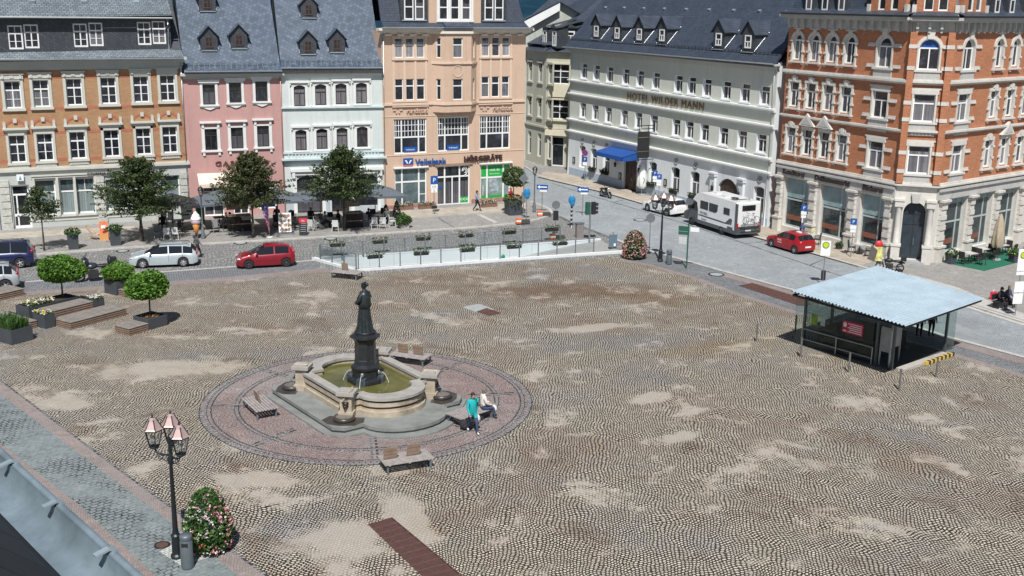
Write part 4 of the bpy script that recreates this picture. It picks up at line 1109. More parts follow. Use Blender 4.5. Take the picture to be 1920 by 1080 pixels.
 s = MB(); s.box(5.15, 5.45, 0.10, 0.12, 1.6, 1.85); s.build('door_sticker', SIGNBLUE, t)
 # rolled shutters boxes and lintels
 boxes_each('shutter_box', [(u-1.6, u+1.6, -0.2, 0, 3.6, 3.72) for u in (lu, 10.6)], WHITE, t)
 lin = MB(); lin.box(4.75, 8.3, -0.12, 0, 3.64, 3.8); lin.build('lintel', mat('brown_trim', (0.30, 0.20, 0.15), 0.8), t)
 boxes_each('plinth', [(0.0, 4.8, -0.1, 0, 0.0, 0.42), (8.25, L, -0.1, 0, 0.0, 0.5)], mat('red_granite', (0.33, 0.18, 0.15), 0.6, var=0.25, scale=8), t)
 s = MB(); s.box(1.8, 2.7, -0.09, -0.02, 3.78, 4.46); q = s.build('logo_plate', SIGNBLUE, t)
 s = MB(); s.box(1.8, 2.7, -0.10, -0.091, 3.78, 3.88); s.build('logo_stripe', mat('orange_red', (0.7, 0.14, 0.05), 0.5, var=0.02), q)
 s = MB()
 for k in (-1, 1): s.vprism([(2.25+k*0.02, 4.0), (2.25+k*0.12, 4.0), (2.25+k*0.34, 4.3), (2.25+k*0.16, 4.3)], -0.105, -0.091)
 s.build('logo_mark', SIGNWHITE, q)
 letters('Volksbank', 0.74, mat('sign_letter_blue', (0.02, 0.10, 0.32), 0.4, var=0.03), t, (4.3, -0.12, 3.84), 0.1, bold=0.012, sx=0.92)
 letters('HÖRGERÄTE', 0.66, mat('sign_letter_dark', (0.04, 0.018, 0.02), 0.5, var=0.05), t, (9.3, -0.14, 3.92), 0.1, bold=0.022, sx=0.98)
 for c in (2.65, 10.75):
  lm = mat('relief_letter', (0.60, 0.43, 0.33), 0.8, var=0.03)
  letters('randstad', 0.58, lm, t, (c+0.45, -0.10, 8.34), 0.1, sx=0.98)
  s = MB()
  for k in (-1, 1): s.box(c-1.3+k*0.09, c-1.3+k*0.42, -0.1, 0, 8.55, 8.68); s.box(c-1.3+k*0.13-0.06, c-1.3+k*0.13+0.06, -0.1, 0, 8.34, 8.6)
  s.build('relief_mark', lm, t)
 # cornice, attic and mansard
 c = MB(); cornice(c, 0, L, 14.95, [(0.12, 0.15), (0.16, 0.45), (0.2, 0.75)], 0)
 for k in (0.5, 1.6, 2.7, 3.8, 9.3, 10.4, 11.5, 12.7): c.box(k-0.28, k+0.28, -0.42, 0, 14.78, 14.95)
 c.prism([(4.4, 0), (5.25, -0.9), (7.95, -0.9), (8.8, 0)], 14.99, 15.2)
 c.build('cornice', mat('pale_cornice', (0.72, 0.66, 0.58), 0.8, var=0.05), t)
 gutter(t, -0.2, L+0.3, -0.85, 15.5)
 r = MB()
 ms = R(72)
 def slab(x0, x1, y0, z0, y1, z1, i0=0, i1=0):
  P = [(x0, y0, z0), (x1, y0, z0), (x1-i1, y1, z1), (x0+i0, y1, z1)]
  r.add(P + [(p[0], p[1]+0.12, p[2]-0.1) for p in P], [(0, 1, 2, 3), (0, 4, 5, 1), (1, 5, 6, 2), (7, 6, 5, 4), (0, 3, 7, 4)])
 slab(0, L, -0.75, 15.46, 0.0, 15.95, 0, 0.15); slab(0, L-0.15, 0.02, 15.97, 1.35, 19.8, 0, 0.7)
 P = [(0, 1.35, 19.8), (L-0.85, 1.35, 19.8), (L-2.5, 6, 22), (0, 6, 22)]; r.add(P, [(0, 1, 2, 3)])
 P = [(L-0.15, 0.02, 15.9), (L-0.15, 11, 15.9), (L-0.85, 10, 19.8), (L-0.85, 1.35, 19.8)]; r.add(P, [(0, 1, 2, 3)])
 P = [(L-0.85, 1.35, 19.8), (L-0.85, 10, 19.8), (L-2.5, 6, 22)]; r.add(P, [(0, 1, 2)])
 P = [(0, 6, 22), (L-2.5, 6, 22), (L-0.85, 10, 19.8), (0, 10, 19.8)]; r.add(P, [(0, 1, 2, 3)]); P = [(0, 10, 19.8), (L-0.85, 10, 19.8), (L, 11, 15.8), (0, 11, 15.8)]; r.add(P, [(0, 1, 2, 3)])
 r.build('roof', SLATE_D, t)
 g = MB(); tri_ = [(6.6+k*1.05, 0.82, 16.1, 18.4, 0) for k in (-1, 0, 1)]
 wall_mb(g, 4.2, 9.0, 15.5, 19.6, tri_, 0.15, 0, 1, -0.12); g.box(4.2, 4.25, -0.11, 2, 15.5, 19.6); g.box(8.95, 9.0, -0.11, 2, 15.5, 19.6); g.box(4.2, 9.0, 1.5, 1.6, 15.6, 19.6)
 g.build('gable_wall', [pe, WHITE], t)
 g = MB()
 for k in (-1.5, -0.52, 0.52, 1.5): g.box(6.6+k*1.05-0.1, 6.6+k*1.05+0.1, -0.17, -0.12, 16.0, 19)
 g.box(4.9, 8.3, -0.2, -0.12, 15.95, 16.08); g.build('mullion', WHITE, t)
 window_meshes('bka', 0.82, 2.3, hb=[(1.05, 0.1, -.41, .41)], fw=0.09, pane=PANEDARK)
 for (u, w, za, zb, _) in tri_: put_window(t, 'bka', u, za, 0.12, -0.12)
 for c in (2.9, 10.25):
  d = MB(); d.box(c-1.2, c+1.2, -0.05, 2.2, 15.95, 18.9); dd = d.build('dormer', SLATE_W, t)
  for k in (-0.48, 0.48):
   put_window(t, 'bka', c+k, 16.12, 0.0, -0.05)
  s = MB(); s.box(c-1.1, c+1.1, -0.16, -0.06, 16.02, 16.11); s.build('sill', ZINC, dd)
 s = MB(); s.prism([(5.0, -0.3), (5.3, -1.0), (7.9, -1.0), (8.2, -0.3)], 15.35, 15.5); s.xprism([(-0.95, 15.5), (-0.95, 15.6), (-0.2, 15.95), (-0.2, 15.5)], 5.4, 7.8); s.build('bay_roof', SLATE_D, t)
 shell(t, L, 11, 0, 15.2, pe); downpipe(t, 0.1, -0.12, 0.1, 15)
bank_house()
# ------------------------------------------------------------ hotel
HA, HB = G(1065, 327), G(1440, 428)
def hotel():
 t, L = house('hotel_building', 'long cream and white hotel with dark slate roof, dormers and blue door canopy', HA, HB)
 L = 31.6
 cream = mat('cream_plaster', (0.55, 0.575, 0.51), 0.88, var=0.04, scale=0.6)
 band = mat('pale_grey_plaster', (0.60, 0.62, 0.60), 0.88, var=0.04, scale=0.6)
 low = mat('white_plaster', (0.66, 0.69, 0.71), 0.85, var=0.04, scale=0.6)
 blue = mat('blue_plinth', (0.36, 0.44, 0.53), 0.8, var=0.06)
 us = [2.58, 4.95, 7.37, 10.18, 12.6, 15.14, 18.6, 20.55, 22.73, 25.35, 27.8, 30.23]
 w = 1.2
 z3 = lambda u: 10.22-0.011*u; z2 = lambda u: 6.26-0.008*u
 ops3 = [(u, w, z3(u), z3(u)+1.5, 0) for u in us]; ops2 = [(u, w, z2(u), z2(u)+1.5, 0) for u in us]
 gw = [(2.75, 1.2, 1.1, 3.4, 0.16), (4.95, 1.2, 1.0, 3.35, 0.16), (7.27, 1.2, 1.0, 3.35, 0.16), (15.3, 1.25, 0.95, 3.33, 0.16), (18.84, 1.3, 0.9, 3.3, 0.16), (21.75, 1.3, 0.9, 3.3, 0.16), (30.35, 1.3, 1.0, 3.25, 0.16)]
 doors = [(11.6, 2.2, 0.1, 3.35, 0.45), (26.35, 2.5, 0.1, 3.3, 0.75)]
 D = 0.27
 mb = MB(); wall_mb(mb, 0, L, 8.5, 13.0, ops3, D, 0, 1); wall_mb(mb, 0, L, 4.6, 8.5, ops2, D, 0, 1); mb.build('upper_wall', [cream, low], t)
 mb = MB(); wall_mb(mb, 0, L, 0.0, 4.6, gw + doors, D, 0, 0); mb.build('ground_floor_wall', low, t)
 hw = w/2
 s = MB()   # shallow panel frame round each window
 s.box(-hw-0.12, hw+0.12, -0.10, 0, -0.12, -0.02)
 teewin('ho', w, 1.5, surround=s, smats=[low], fw=0.08, pane=PANEDARK)
 for u in us: put_window(t, 'ho', u, z3(u), D); put_window(t, 'ho', u, z2(u), D)
 lw = MB()
 for u in us:   # raised wall panels beside the windows
  pass
 for i, (u, ww, a, b, r) in enumerate(gw):
  k = 'hog%.2f' % ww + '%.2f' % (b-a)
  teewin(k, ww, b-a, 0.62, r, fw=0.09, pane=PANEDARK); put_window(t, k, u, a, D)
 wood = mat('dark_door_wood', (0.05, 0.03, 0.022), 0.5, var=0.25, scale=3)
 for j, (u, ww, a, b, r) in enumerate(doors):
  d = MB(); h = b-a
  d.vprism([(u-ww/2, a)] + [(u+x, a+z) for x, z in arc_pts(ww, h, r)] + [(u+ww/2, a)], D-0.06, D-0.02)
  for k in range(4):
   x = u-ww/2+ww*(k+0.5)/4
   for z0 in (0.25, 1.0, 1.75): d.box(x-ww*0.085, x+ww*0.085, D-0.09, D-0.06, a+z0, a+z0+0.6)
  dd = d.build('door', wood, t)
  hnd = MB(); hnd.tube([(u+0.1, D-0.12, 1.0), (u+0.1, D-0.12, 1.35)], 0.03, 6); hnd.build('handle', STEEL, dd)
 # garage gate surround with pillars
 for k in (-1, 1):
  p = MB(); x = 26.35+k*1.9
  p.box(x-0.3, x+0.3, -0.22, 0, 0.0, 3.3); p.box(x-0.4, x+0.4, -0.34, 0, 3.3, 3.5); p.box(x-0.44, x+0.44, -0.4, 0, 3.5, 3.66); p.build('gate_pillar', low, t)
 # bands and ledges
 sill = mat('white_ledge', (0.76, 0.77, 0.76), 0.7, var=0.04)
 def led(z0, z1, hh, pr):
  m = MB(); dz = z1-z0
  P = [(0-0.1, -pr, z0), (L+0.1, -pr, z1), (L+0.1, 0.02, z1), (-0.1, 0.02, z0)]
  m.add(P + [(p[0], p[1], p[2]+hh) for p in P], [(3, 2, 1, 0), (4, 5, 6, 7), (0, 1, 5, 4), (1, 2, 6, 5), (2, 3, 7, 6), (3, 0, 4, 7)])
  P = [(0-0.1, -pr*0.5, z0-0.16), (L+0.1, -pr*0.5, z1-0.16), (L+0.1, 0.02, z1-0.16), (-0.1, 0.02, z0-0.16)]
  m.add(P + [(p[0], p[1], p[2]+0.158) for p in P], [(3, 2, 1, 0), (4, 5, 6, 7), (0, 1, 5, 4), (1, 2, 6, 5), (2, 3, 7, 6), (3, 0, 4, 7)])
  m.build('ledge', sill, t)
 led(9.86, 9.56, 0.13, 0.34); led(8.50, 8.24, 0.13, 0.26); led(5.85, 5.62, 0.13, 0.34); led(4.62, 4.46, 0.14, 0.3)
 # decorated frieze arcs above the windows
 fr = MB()
 for u in us:
  A = arc_pts(1.7, 0.35, 0.35, 10)
  for p, q in zip(A[:-1], A[1:]): fr.vprism([(u+p[0], 12.05+p[1]), (u+q[0], 12.05+q[1]), (u+q[0], 12.1+q[1]), (u+p[0], 12.1+p[1])], -0.03, 0)
 c = MB(); cornice(c, 0.02, L-0.02, 12.6, [(0.16, 0.08), (0.14, 0.18), (0.16, 0.34), (0.14, 0.55)]); c.build('cornice', mat('cream_cornice', (0.50, 0.50, 0.46), 0.85, var=0.05), t)
 pl = [(0, 10.3, -0.06, 0, 0, 0.85), (12.85, 25.0, -0.06, 0, 0, 0.8), (28.0, L, -0.06, 0, 0, 0.8)]
 boxes_each('plinth', pl, blue, t)
 # round medallions
 ml = mat('medallion_stone', (0.30, 0.31, 0.32), 0.8, var=0.4, scale=6)
 for u in (2.75, 4.95, 7.27, 18.9, 21.8, 30.4):
  m = MB(); m.lathe([(0, 0.0), (0.2, 0), (0.2, 0.05), (0.28, 0.06), (0.28, 0), ], n=18); q = m.build('medallion', ml, t, (u, -0.01, 3.85)); q.rotation_euler = (PI/2, 0, 0)
 # framed menus
 for u, z in ((1.15, 1.35), (9.9, 0.9), (13.3, 1.2), (17.4, 1.35)):
  m = MB(); m.box(u-0.22, u+0.22, -0.07, 0, z, z+0.65); q = m.build('menu_case', BLACK, t); m = MB(); m.box(u-0.14, u+0.14, -0.076, -0.07, z+0.1, z+0.55); m.build('menu_card', mat('grey_card', (0.3, 0.31, 0.3), 0.6), q)
 # sign lettering
 letters('HOTEL WILDER MANN', 0.98, mat('bronze_letter', (0.24, 0.15, 0.06), 0.5, 0.2, var=0.15), t, (16.6, -0.06, 8.74), 0.06, sx=1.05, space=1.16)
 # hanging sign
 h = thing('hanging_sign', 'tall black hanging hotel sign with gilt lines projecting over the pavement', 'sign', (HA.x, HA.y, 0), t.rotation_euler.z)
 m = MB(); m.box(15.28, 15.36, -1.85, -0.55, 3.75, 6.2); bd = m.build('sign_board', BLACK, h)
 m = MB()
 for z in (4.35, 5.65): m.box(15.26, 15.38, -1.86, -0.54, z, z+0.04)
 m.build('gilt_line', mat('gilt', (0.34, 0.27, 0.14), 0.4, 0.4), bd)
 o = letters('Wilder', 0.3, mat('gilt', (0.3, 0.22, 0.1), 0.4), h, (15.27, -1.2, 5.0), 0.01, R(-90)); o.location.x = 15.27
 o = letters('MANN', 0.26, mat('gilt', (0.3, 0.22, 0.1), 0.4), h, (15.27, -1.2, 4.65), 0.01, R(-90))
 m = MB()
 for z in (3.6, 6.45, 6.75): m.tube([(15.32, 0, z), (15.32, -1.95, z)], 0.04, 6)
 for y in (-0.7, -1.7): m.tube([(15.32, y, 3.6), (15.32, y, 6.75)], 0.03, 6)
 m.tube([(15.32, -0.03, 6.1), (15.32, -0.03, 7.1)], 0.07, 6); m.build('bracket', IRON, h)
 # blue canopy over the door
 cn = MB(); cb = mat('blue_canvas', (0.012, 0.075, 0.30), 0.7, var=0.1)
 cn.xprism([(-0.02, 3.95), (-1.9, 3.55), (-1.9, 3.15), (-1.86, 3.15), (-1.86, 3.5), (-0.02, 3.85)], 8.1, 13.0)
 for x in (8.1, 12.96): cn.xprism([(-0.02, 3.95), (-1.9, 3.55), (-1.9, 3.15), (-0.02, 3.15)], x, x+0.04)
 cn.build('canopy', cb, t)
 # roof with dormers
 P1 = R(47); ze = 13.25
 r = MB(); yr = 8.0; zr = ze+(yr+0.6)*math.tan(P1)
 P = [(-0.35, -0.6, ze), (L+0.1, -0.6, ze-0.1), (L+0.1, yr, zr), (-0.35, yr, zr)]
 r.add(P + [(p[0], p[1]+0.08, p[2]-0.18) for p in P], [(0, 1, 2, 3), (0, 4, 5, 1), (1, 5, 6, 2), (7, 6, 5, 4), (0, 3, 7, 4)])
 P = [(-0.35, yr, zr), (L+0.1, yr, zr), (L+0.1, 17, ze), (-0.35, 17, ze)]; r.add(P, [(0, 1, 2, 3)]); r.build('roof', SLATE_D, t)
 g = MB()
 for x in (-0.02, L): g.face([(x, 0, ze-0.2), (x, yr, zr-0.2), (x, 16, ze-0.2)])
 g.build('gable', SLATE_W, t); gutter(t, -0.5, L+0.1, -0.68, ze)
 sg = MB(); yy = 0.0; zz = ze+0.6*math.tan(P1)
 for k in range(0, 64): sg.box(-0.2+k*0.5, -0.17+k*0.5, yy, yy+0.03, zz-0.02, zz+0.24)
 for d in (0.1, 0.22): sg.box(-0.3, L, yy, yy+0.02, zz+d, zz+d+0.02)
 sg.build('snow_guard', IRON, t)
 teewin('hod', 0.78, 1.05, 0.5, fw=0.1, pane=PANEDARK)
 for (X, Y) in ((1118, 74), (1157, 78), (1198.5, 81), (1241, 83), (1347, 92), (1402, 97)):
  # meet the roof plane along the sight line of the dormer's foot
  o = Vector((0, 0, CAM_H)); dv = ray(X, Y)
  Mi = Matrix.Rotation(-t.rotation_euler.z, 4, 'Z') @ Matrix.Translation(-Vector((HA.x, HA.y, 0)))
  a = Mi @ o; b = Mi @ (o+dv); e = b-a
  # z = ze + (y+0.9) tan
  k = (ze + (a.y+0.6)*math.tan(P1) - a.z)/(e.z - e.y*math.tan(P1)); p = a+e*k
  dormer(t, p.x, p.y, p.z, 1.55, 1.55, P1, SLATE_W, SLATE_D, 'hod', 0.28, 0.9, 0.18)
 for k in range(9):
  m = MB(); u = 1.5+k*3.4; y = 3.1; z = ze+(y+0.6)*math.tan(P1); m.cbox((u, y, z+0.06), (0.16, 0.3, 0.14)); m.build('roof_hook', ZINC, t)
 shell(t, L, 16, 0, 13.3, low)
 downpipe(t, 0.15, -0.12, 0.1, 12.9, WHITE); downpipe(t, L-0.2, -0.12, 0.1, 12.9, WHITE)
 # wall lamps at the door and gate
 for u in (9.35, 13.45, 24.6, 28.1):
  m = MB(); m.tube([(u, 0, 2.6), (u, -0.3, 2.75), (u, -0.3, 2.55)], 0.025, 6); m.lathe([(0.02, 2.55), (0.15, 2.45), (0.11, 2.1), (0.03, 2.05)], (u, -0.3), 8); m.build('wall_lamp', IRON, t)
 return t
HOTEL = hotel()
def hotel_boxes():
 """window boxes with dark plants on the sills of the hotel's ground floor"""
 for i, (u, z, lb) in enumerate(((4.95, 1.0, 'dark planted window box on the hotel sill left of the canopy, farther from the door'), (7.27, 1.0, 'dark planted window box on the hotel sill directly left of the canopy'), (15.3, 0.95, 'dark planted window box on the hotel sill under the hanging sign'),
       (18.84, 0.9, 'dark planted window box on the hotel sill above the white parked car'), (21.75, 0.9, 'dark planted window box on the hotel sill left of the camper nose'))):
  M = Matrix.Translation((HA.x, HA.y, 0)) @ Matrix.Rotation(HOTEL.rotation_euler.z, 4, 'Z')
  p = M @ Vector((u, -0.16, z))
  t = thing('window_box', lb, 'window box', p, HOTEL.rotation_euler.z, 'window boxes on the hotel')
  m = MB(); m.box(-0.5, 0.5, -0.12, 0.12, 0, 0.2); m.build('box', BLACK, t)
  m = MB(); rnd = random.Random(i)
  for k in range(70):
   q = Vector((rnd.uniform(-0.55, 0.55), rnd.uniform(-0.22, 0.15), rnd.uniform(0.15, 0.45))); s = rnd.uniform(0.05, 0.1)
   a = Vector((rnd.uniform(-1, 1), rnd.uniform(-1, 1), rnd.uniform(-1, 1))).normalized()*s; b = a.cross(Vector((0.3, 0.2, 1))).normalized()*s
   m.face([q-a-b, q+a-b, q+a+b, q-a+b])
  m.build('leaves', leaf_mat('dark_leaves', (0.015, 0.028, 0.012), (0.03, 0.05, 0.02), (0.05, 0.06, 0.025)), t)
hotel_boxes()

# ------------------------------------------------------------ orange brick corner house
CA, CB_, CC, CD = G(1452, 432), G(1668, 490), G(1742, 496), G(1915, 456)
OBRICK = brick_mat('orange_brick', (0.385, 0.128, 0.055), (0.475, 0.18, 0.082), (0.42, 0.24, 0.15), 0.27, 0.09, 0.012, big=0.5, var=0.16)
RBRICK = brick_mat('red_brick_panel', (0.38, 0.105, 0.05), (0.46, 0.15, 0.075), (0.34, 0.18, 0.13), 0.27, 0.09, 0.012, var=0.1)
CSTONE = mat('white_sandstone', (0.60, 0.575, 0.53), 0.85, var=0.10, scale=1.5, bump=0.2, grime=(0.46, 0.44, 0.41))
GSTONE = mat('grey_sandstone_trim', (0.46, 0.45, 0.43), 0.88, var=0.12, scale=2, bump=0.3)
def corner_house():
 root = thing('corner_house', 'orange brick corner house with pale stone bands, oriel corner and bakery shop front', 'building', (CB_.x, CB_.y, 0), 0)
 def wing(a, b):
  d = b-a; l = d.length
  e = thing('wing', None, None); del_ = None
  return e, l, math.atan2(d.y, d.x)
 h3, h2, h1 = 1.95, 1.9, 1.95
 # window kinds
 def kinds():
  for (k, w, h, r) in (('cs3', 1.0, h3, 0.48), ('cs2', 1.03, h2, 0), ('cs1', 1.03, h1, 0), ('cw3', 1.34, 2.1, 0.64), ('cw2', 1.42, h2, 0), ('cw1', 1.42, h1, 0)):
   s = MB(); hw = w/2; big = k[1] == 'w'
   if not big:
    for q in (-1, 1):
     s.box(q*hw, q*(hw+0.16), -0.09, 0, -0.1, h-r); s.box(q*hw, q*(hw+0.28), -0.14, 0, h*0.30, h*0.30+0.14); s.box(q*hw, q*(hw+0.28), -0.14, 0, h*0.72, h*0.72+0.14)
    if r:
     A = arc_pts(w, h, r); B = arc_pts(w+0.5, h+0.25, r+0.24)
     for i in range(12): s.vprism([A[i], A[i+1], B[i+1], B[i]], -0.1, 0)
     s.box(-0.16, 0.16, -0.16, 0, h+0.02, h+0.36); s.box(-0.5, 0.5, -0.12, 0, h+0.36, h+0.46)
    else:
     s.box(-hw-0.2, hw+0.2, -0.1, 0, h, h+0.22); s.box(-hw*0.6, hw*0.6, -0.13, 0, h+0.22, h+0.42); s.box(-0.14, 0.14, -0.16, 0, h+0.05, h+0.5)
    s.box(-hw-0.28, hw+0.28, -0.2, 0, -0.22, -0.1)
    for q in (-1, 1): s.box(q*(hw+0.12)-0.08, q*(hw+0.12)+0.08, -0.14, 0, -0.36, -0.22)
    sm = [CSTONE]
   else:
    for q in (-1, 1): s.box(q*hw, q*(hw+0.12), -0.07, 0, 0, h-r)
    if r:
     A = arc_pts(w, h, r); B = arc_pts(w+0.44, h+0.22, r+0.2)
     for i in range(12): s.vprism([A[i], A[i+1], B[i+1], B[i]], -0.08, 0)
     s.vprism([(-0.2, h-0.02), (0.2, h-0.02), (0.3, h+0.62), (-0.3, h+0.62)], -0.16, 0)
    else:
     s.box(-hw-0.2, hw+0.2, -0.08, 0, h, h+0.3); s.box(-hw-0.35, hw+0.35, -0.06, 0, h+0.3, h+0.42)
    s.box(-hw-0.26, hw+0.26, -0.18, 0, -0.14, 0); s.box(-hw-0.16, hw+0.16, -0.10, 0, -0.95, -0.14, 1)
    for q in range(6): s.box(-hw+w*(q+.15)/6, -hw+w*(q+.85)/6, -0.13, -0.1, -0.92, -0.62)
    sm = [CSTONE, GSTONE]
   spl = (h-r)*(0.66 if not r else 1.0)
   window_meshes(k, w, h, r, v=[(0, 0.08, 0, spl)], hb=[(spl, 0.1, -hw, hw)], fw=0.075, surround=s, smats=sm, pane=pane_mat('corner_glass', (0.02, 0.02, 0.026), (0.30, 0.29, 0.31), 0.6, 0.75))
 kinds()
 window_meshes('cb3', 1.3, 2.1, 0.62, v=[(0, 0.08, 0, 1.48)], hb=[(1.48, 0.1, -.65, .65)], fw=0.08, pane=PANEDARK, surround=bpy_mb('cw3'), smats=[CSTONE, GSTONE])
 def face(a, b, narrow, wide, y0=0.0, ext=0.0, gf=True, corner=False):
  """one front: narrow = columns of stone framed windows, wide = bays with stone bands"""
  d = b-a; l = d.length; ang = math.atan2(d.y, d.x)
  off = Vector((a.x-CB_.x, a.y-CB_.y, 0))
  M = Matrix.Translation(off) @ Matrix.Rotation(ang, 4, 'Z')
  zt3, zt2, zt1 = 13.66, 10.08, 6.5
  ops = []
  for u in narrow: ops += [(u, 1.0, zt3, zt3+h3, 0.48), (u, 1.03, zt2, zt2+h2, 0), (u, 1.03, zt1, zt1+h1, 0)]
  for u in wide: ops += [(u, 1.34, zt3-0.1, zt3+2.0, 0.64), (u, 1.42, zt2-0.06, zt2-0.06+h2, 0), (u, 1.42, zt1-0.1, zt1-0.1+h1, 0)]
  w = MB(); wall_mb(w, 0, l, 5.6, 16.2, ops, 0.2, 0, 1)
  # red panels under the narrow windows
  for u in narrow:
   for zt in (zt3, zt2): w.box(u-0.62, u+0.62, -0.012, 0, zt-1.0, zt-0.3, 2)
  # stone bands on the bays with the wide windows
  for u in wide:
   lo, hi = max(0.0, u-1.55), min(l, u+1.55)
   for z in (6.45, 7.75, 10.05, 11.2, 13.55, 15.0):
    for (p, q) in ((lo, u-0.86), (u+0.86, hi)):
     if q-p > 0.1: w.box(p, q, -0.05, 0, z, z+0.24, 3); w.box(p, q, -0.10, 0, z, z+0.09, 3)
  for (p, q) in (((-0.1, 0.34), (l-0.34, l+0.1)) if corner else ()):      # brick pilasters of the corner oriel with stone blocks
   w.box(p, q, -0.34, 0.0, 5.72, 16.1, 0)
   for z in (6.45, 7.75, 10.05, 11.2, 13.55, 15.0): w.box(p-0.03, q+0.03, -0.38, 0.0, z, z+0.26, 3)
  f = w.build('facade', [OBRICK, CSTONE, RBRICK, CSTONE], root); f.location = off; f.rotation_euler = (0, 0, ang)
  def win(k, u, z):
   o = put_window(root, k, 0, 0, 0.2); o.location = M @ Vector((u, 0.15, z)); o.rotation_euler = (0, 0, ang); return o
  for u in narrow: win('cs3', u, zt3); win('cs2', u, zt2); win('cs1', u, zt1)
  for u in wide:
   o = win('cw3', u, zt3-0.1); win('cw2', u, zt2-0.06); win('cw1', u, zt1-0.1)
   if corner:
    s = MB(); A = arc_pts(1.1, 2.0, 0.52); s.vprism([(x, z) for x, z in A] + [(0.55, 1.50), (-0.55, 1.50)], 0.0, 0.02); s.build('blue_poster', SIGNBLUE, o)
  t = MB()
  for zc, st in ((9.2, [(0.12, 0.1), (0.14, 0.26)]), (12.55, [(0.14, 0.12), (0.14, 0.3), (0.08, 0.22)]), (5.42, [(0.12, 0.1), (0.12, 0.3), (0.14, 0.2)])):
   t = MB(); cornice(t, 0, l, zc, st); q = t.build('string_course', CSTONE, root); q.location = off; q.rotation_euler = (0, 0, ang)
  t = MB()
  t.box(0, l, -0.1, 0, 16.1, 16.75); cornice(t, 0, l, 16.75, [(0.12, 0.42), (0.2, 0.7)])
  k = 0.3
  while k < l-0.1:
   t.box(k-0.09, k+0.09, -0.38, -0.1, 16.3, 16.75); t.box(k-0.07, k+0.07, -0.26, -0.1, 16.05, 16.3); k += 0.78
  q = t.build('cornice', GSTONE, root); q.location = off; q.rotation_euler = (0, 0, ang)
  g = MB(); g.box(-0.2, l+0.2, -0.82, -0.68, 17.07, 17.2); q = g.build('gutter', BLACK, root); q.location = off; q.rotation_euler = (0, 0, ang)
  return M, ang, l, off
 # left wing (street side)
 Ml, al, ll, ol = face(CA, CB_, [1.15, 2.98, 4.82, 6.65], [9.95])
 Mc, ac, lc, oc = face(CB_, CC, [], [1.22], corner=True)
 ext = CC + (CD-CC)*1.25
 Mr, ar, lr, orr = face(CC, ext, [6.05, 8.3, 10.55], [2.1])
 # pediments over the first floor windows of the narrow columns
 for M, ang, pts in ((Ml, al, (2.98, 4.82)), (Mr, ar, (8.3,))):
  for u in pts:
   p = MB(); p.vprism([(u-0.85, 0), (u+0.85, 0), (u, 0.95)], -0.28, 0); p.vprism([(u-0.55, 0.12), (u+0.55, 0.12), (u, 0.72)], -0.30, -0.28, 1)
   q = p.build('pediment', [CSTONE, GSTONE], root); q.location = M @ Vector((0, 0, 8.75)); q.rotation_euler = (0, 0, ang)
 # ground floor: left wing with shop windows between rusticated piers
 def gf(M, ang, l, shops, piers, sign):
  w = MB(); wall_mb(w, 0, l, 0, 5.42, shops, 0.35, 0, 0)
  w.box(0, l, -0.16, 0, 4.62, 5.36, 1); w.box(0, l, -0.3, 0, 5.22, 5.40, 1)
  q = w.build('ground_floor_wall', [CSTONE, GSTONE], root); q.location = M @ Vector((0, 0, 0)); q.rotation_euler = (0, 0, ang)
  for (a, b) in piers:
   p = MB()
   p.box(a-0.06, b+0.06, -0.34, 0, 0.1, 1.15); p.box(a-0.12, b+0.12, -0.40, 0, 1.15, 1.3)
   for k in range(8): p.box(a+0.02, b-0.02, -0.2-0.07*(k % 2), 0, 1.32+k*0.37, 1.32+k*0.37+0.34)
   p.box(a-0.1, b+0.1, -0.34, 0, 4.3, 4.45); p.box(a-0.16, b+0.16, -0.42, 0, 4.45, 4.6)
   q = p.build('pier', CSTONE, root); q.location = M @ Vector((0, 0, 0)); q.rotation_euler = (0, 0, ang)
  for i, (u, ww, za, zb, r) in enumerate(shops):
   key = 'csh%.2f%.2f' % (ww, za); h = zb-za
   window_meshes(key, ww, h, v=[(ww*0.22, 0.12, 0, h)], hb=[(h*0.56, 0.12, -ww/2, ww/2)], fw=0.1, frame=mat('shop_frame_grey', (0.42, 0.47, 0.46), 0.5), pane=mat('corner_shop_glass', (0.035, 0.05, 0.052), 0.05, var=0.7, scale=0.9, spec=0.7))
   o = put_window(root, key, 0, 0, 0.35); o.location = M @ Vector((u, 0.30, za)); o.rotation_euler = (0, 0, ang)
   b = MB(); b.box(-ww/2+0.1, ww/2-0.1, 0.0, 0.02, h*(0.6 if sign else 0.9), h-0.12); b.build('blind', mat('teal_blind', (0.24, 0.34, 0.36), 0.5, var=0.25, scale=1.5), o)
   b = MB(); b.box(-ww/2+0.15, ww*0.15, 0.0, 0.03, h*0.14, h*0.24); b.build('shop_counter', mat('red_brown_counter', (0.22, 0.08, 0.05), 0.6, var=0.3, scale=3), o)
  for (tx, u, sz) in sign:
   o = letters(tx, sz, mat('sign_letter_brown', (0.045, 0.03, 0.028), 0.5), root, M @ Vector((u, -0.2, 4.78)), 0.06, ang, bold=0.012)
 gf(Ml, al, ll, [(2.15, 2.7, 0.6, 4.5, 0), (6.2, 2.75, 0.6, 4.5, 0), (10.1, 2.3, 0.7, 4.45, 0)], [(0.08, 0.62), (3.85, 4.5), (7.95, 8.6), (11.5, 12.1)], [('Konditorei', 1.9, 0.56), ('Delikatessmarkt', 6.1, 0.56), ('Bäckerei', 10.2, 0.56)])
 gf(Mr, ar, lr, [(2.75, 2.6, 0.6, 4.5, 0), (6.3, 2.6, 0.6, 4.5, 0), (9.9, 2.6, 0.6, 4.5, 0)], [(0.5, 1.2), (4.25, 4.85), (7.85, 8.45), (11.4, 12.0)], [])
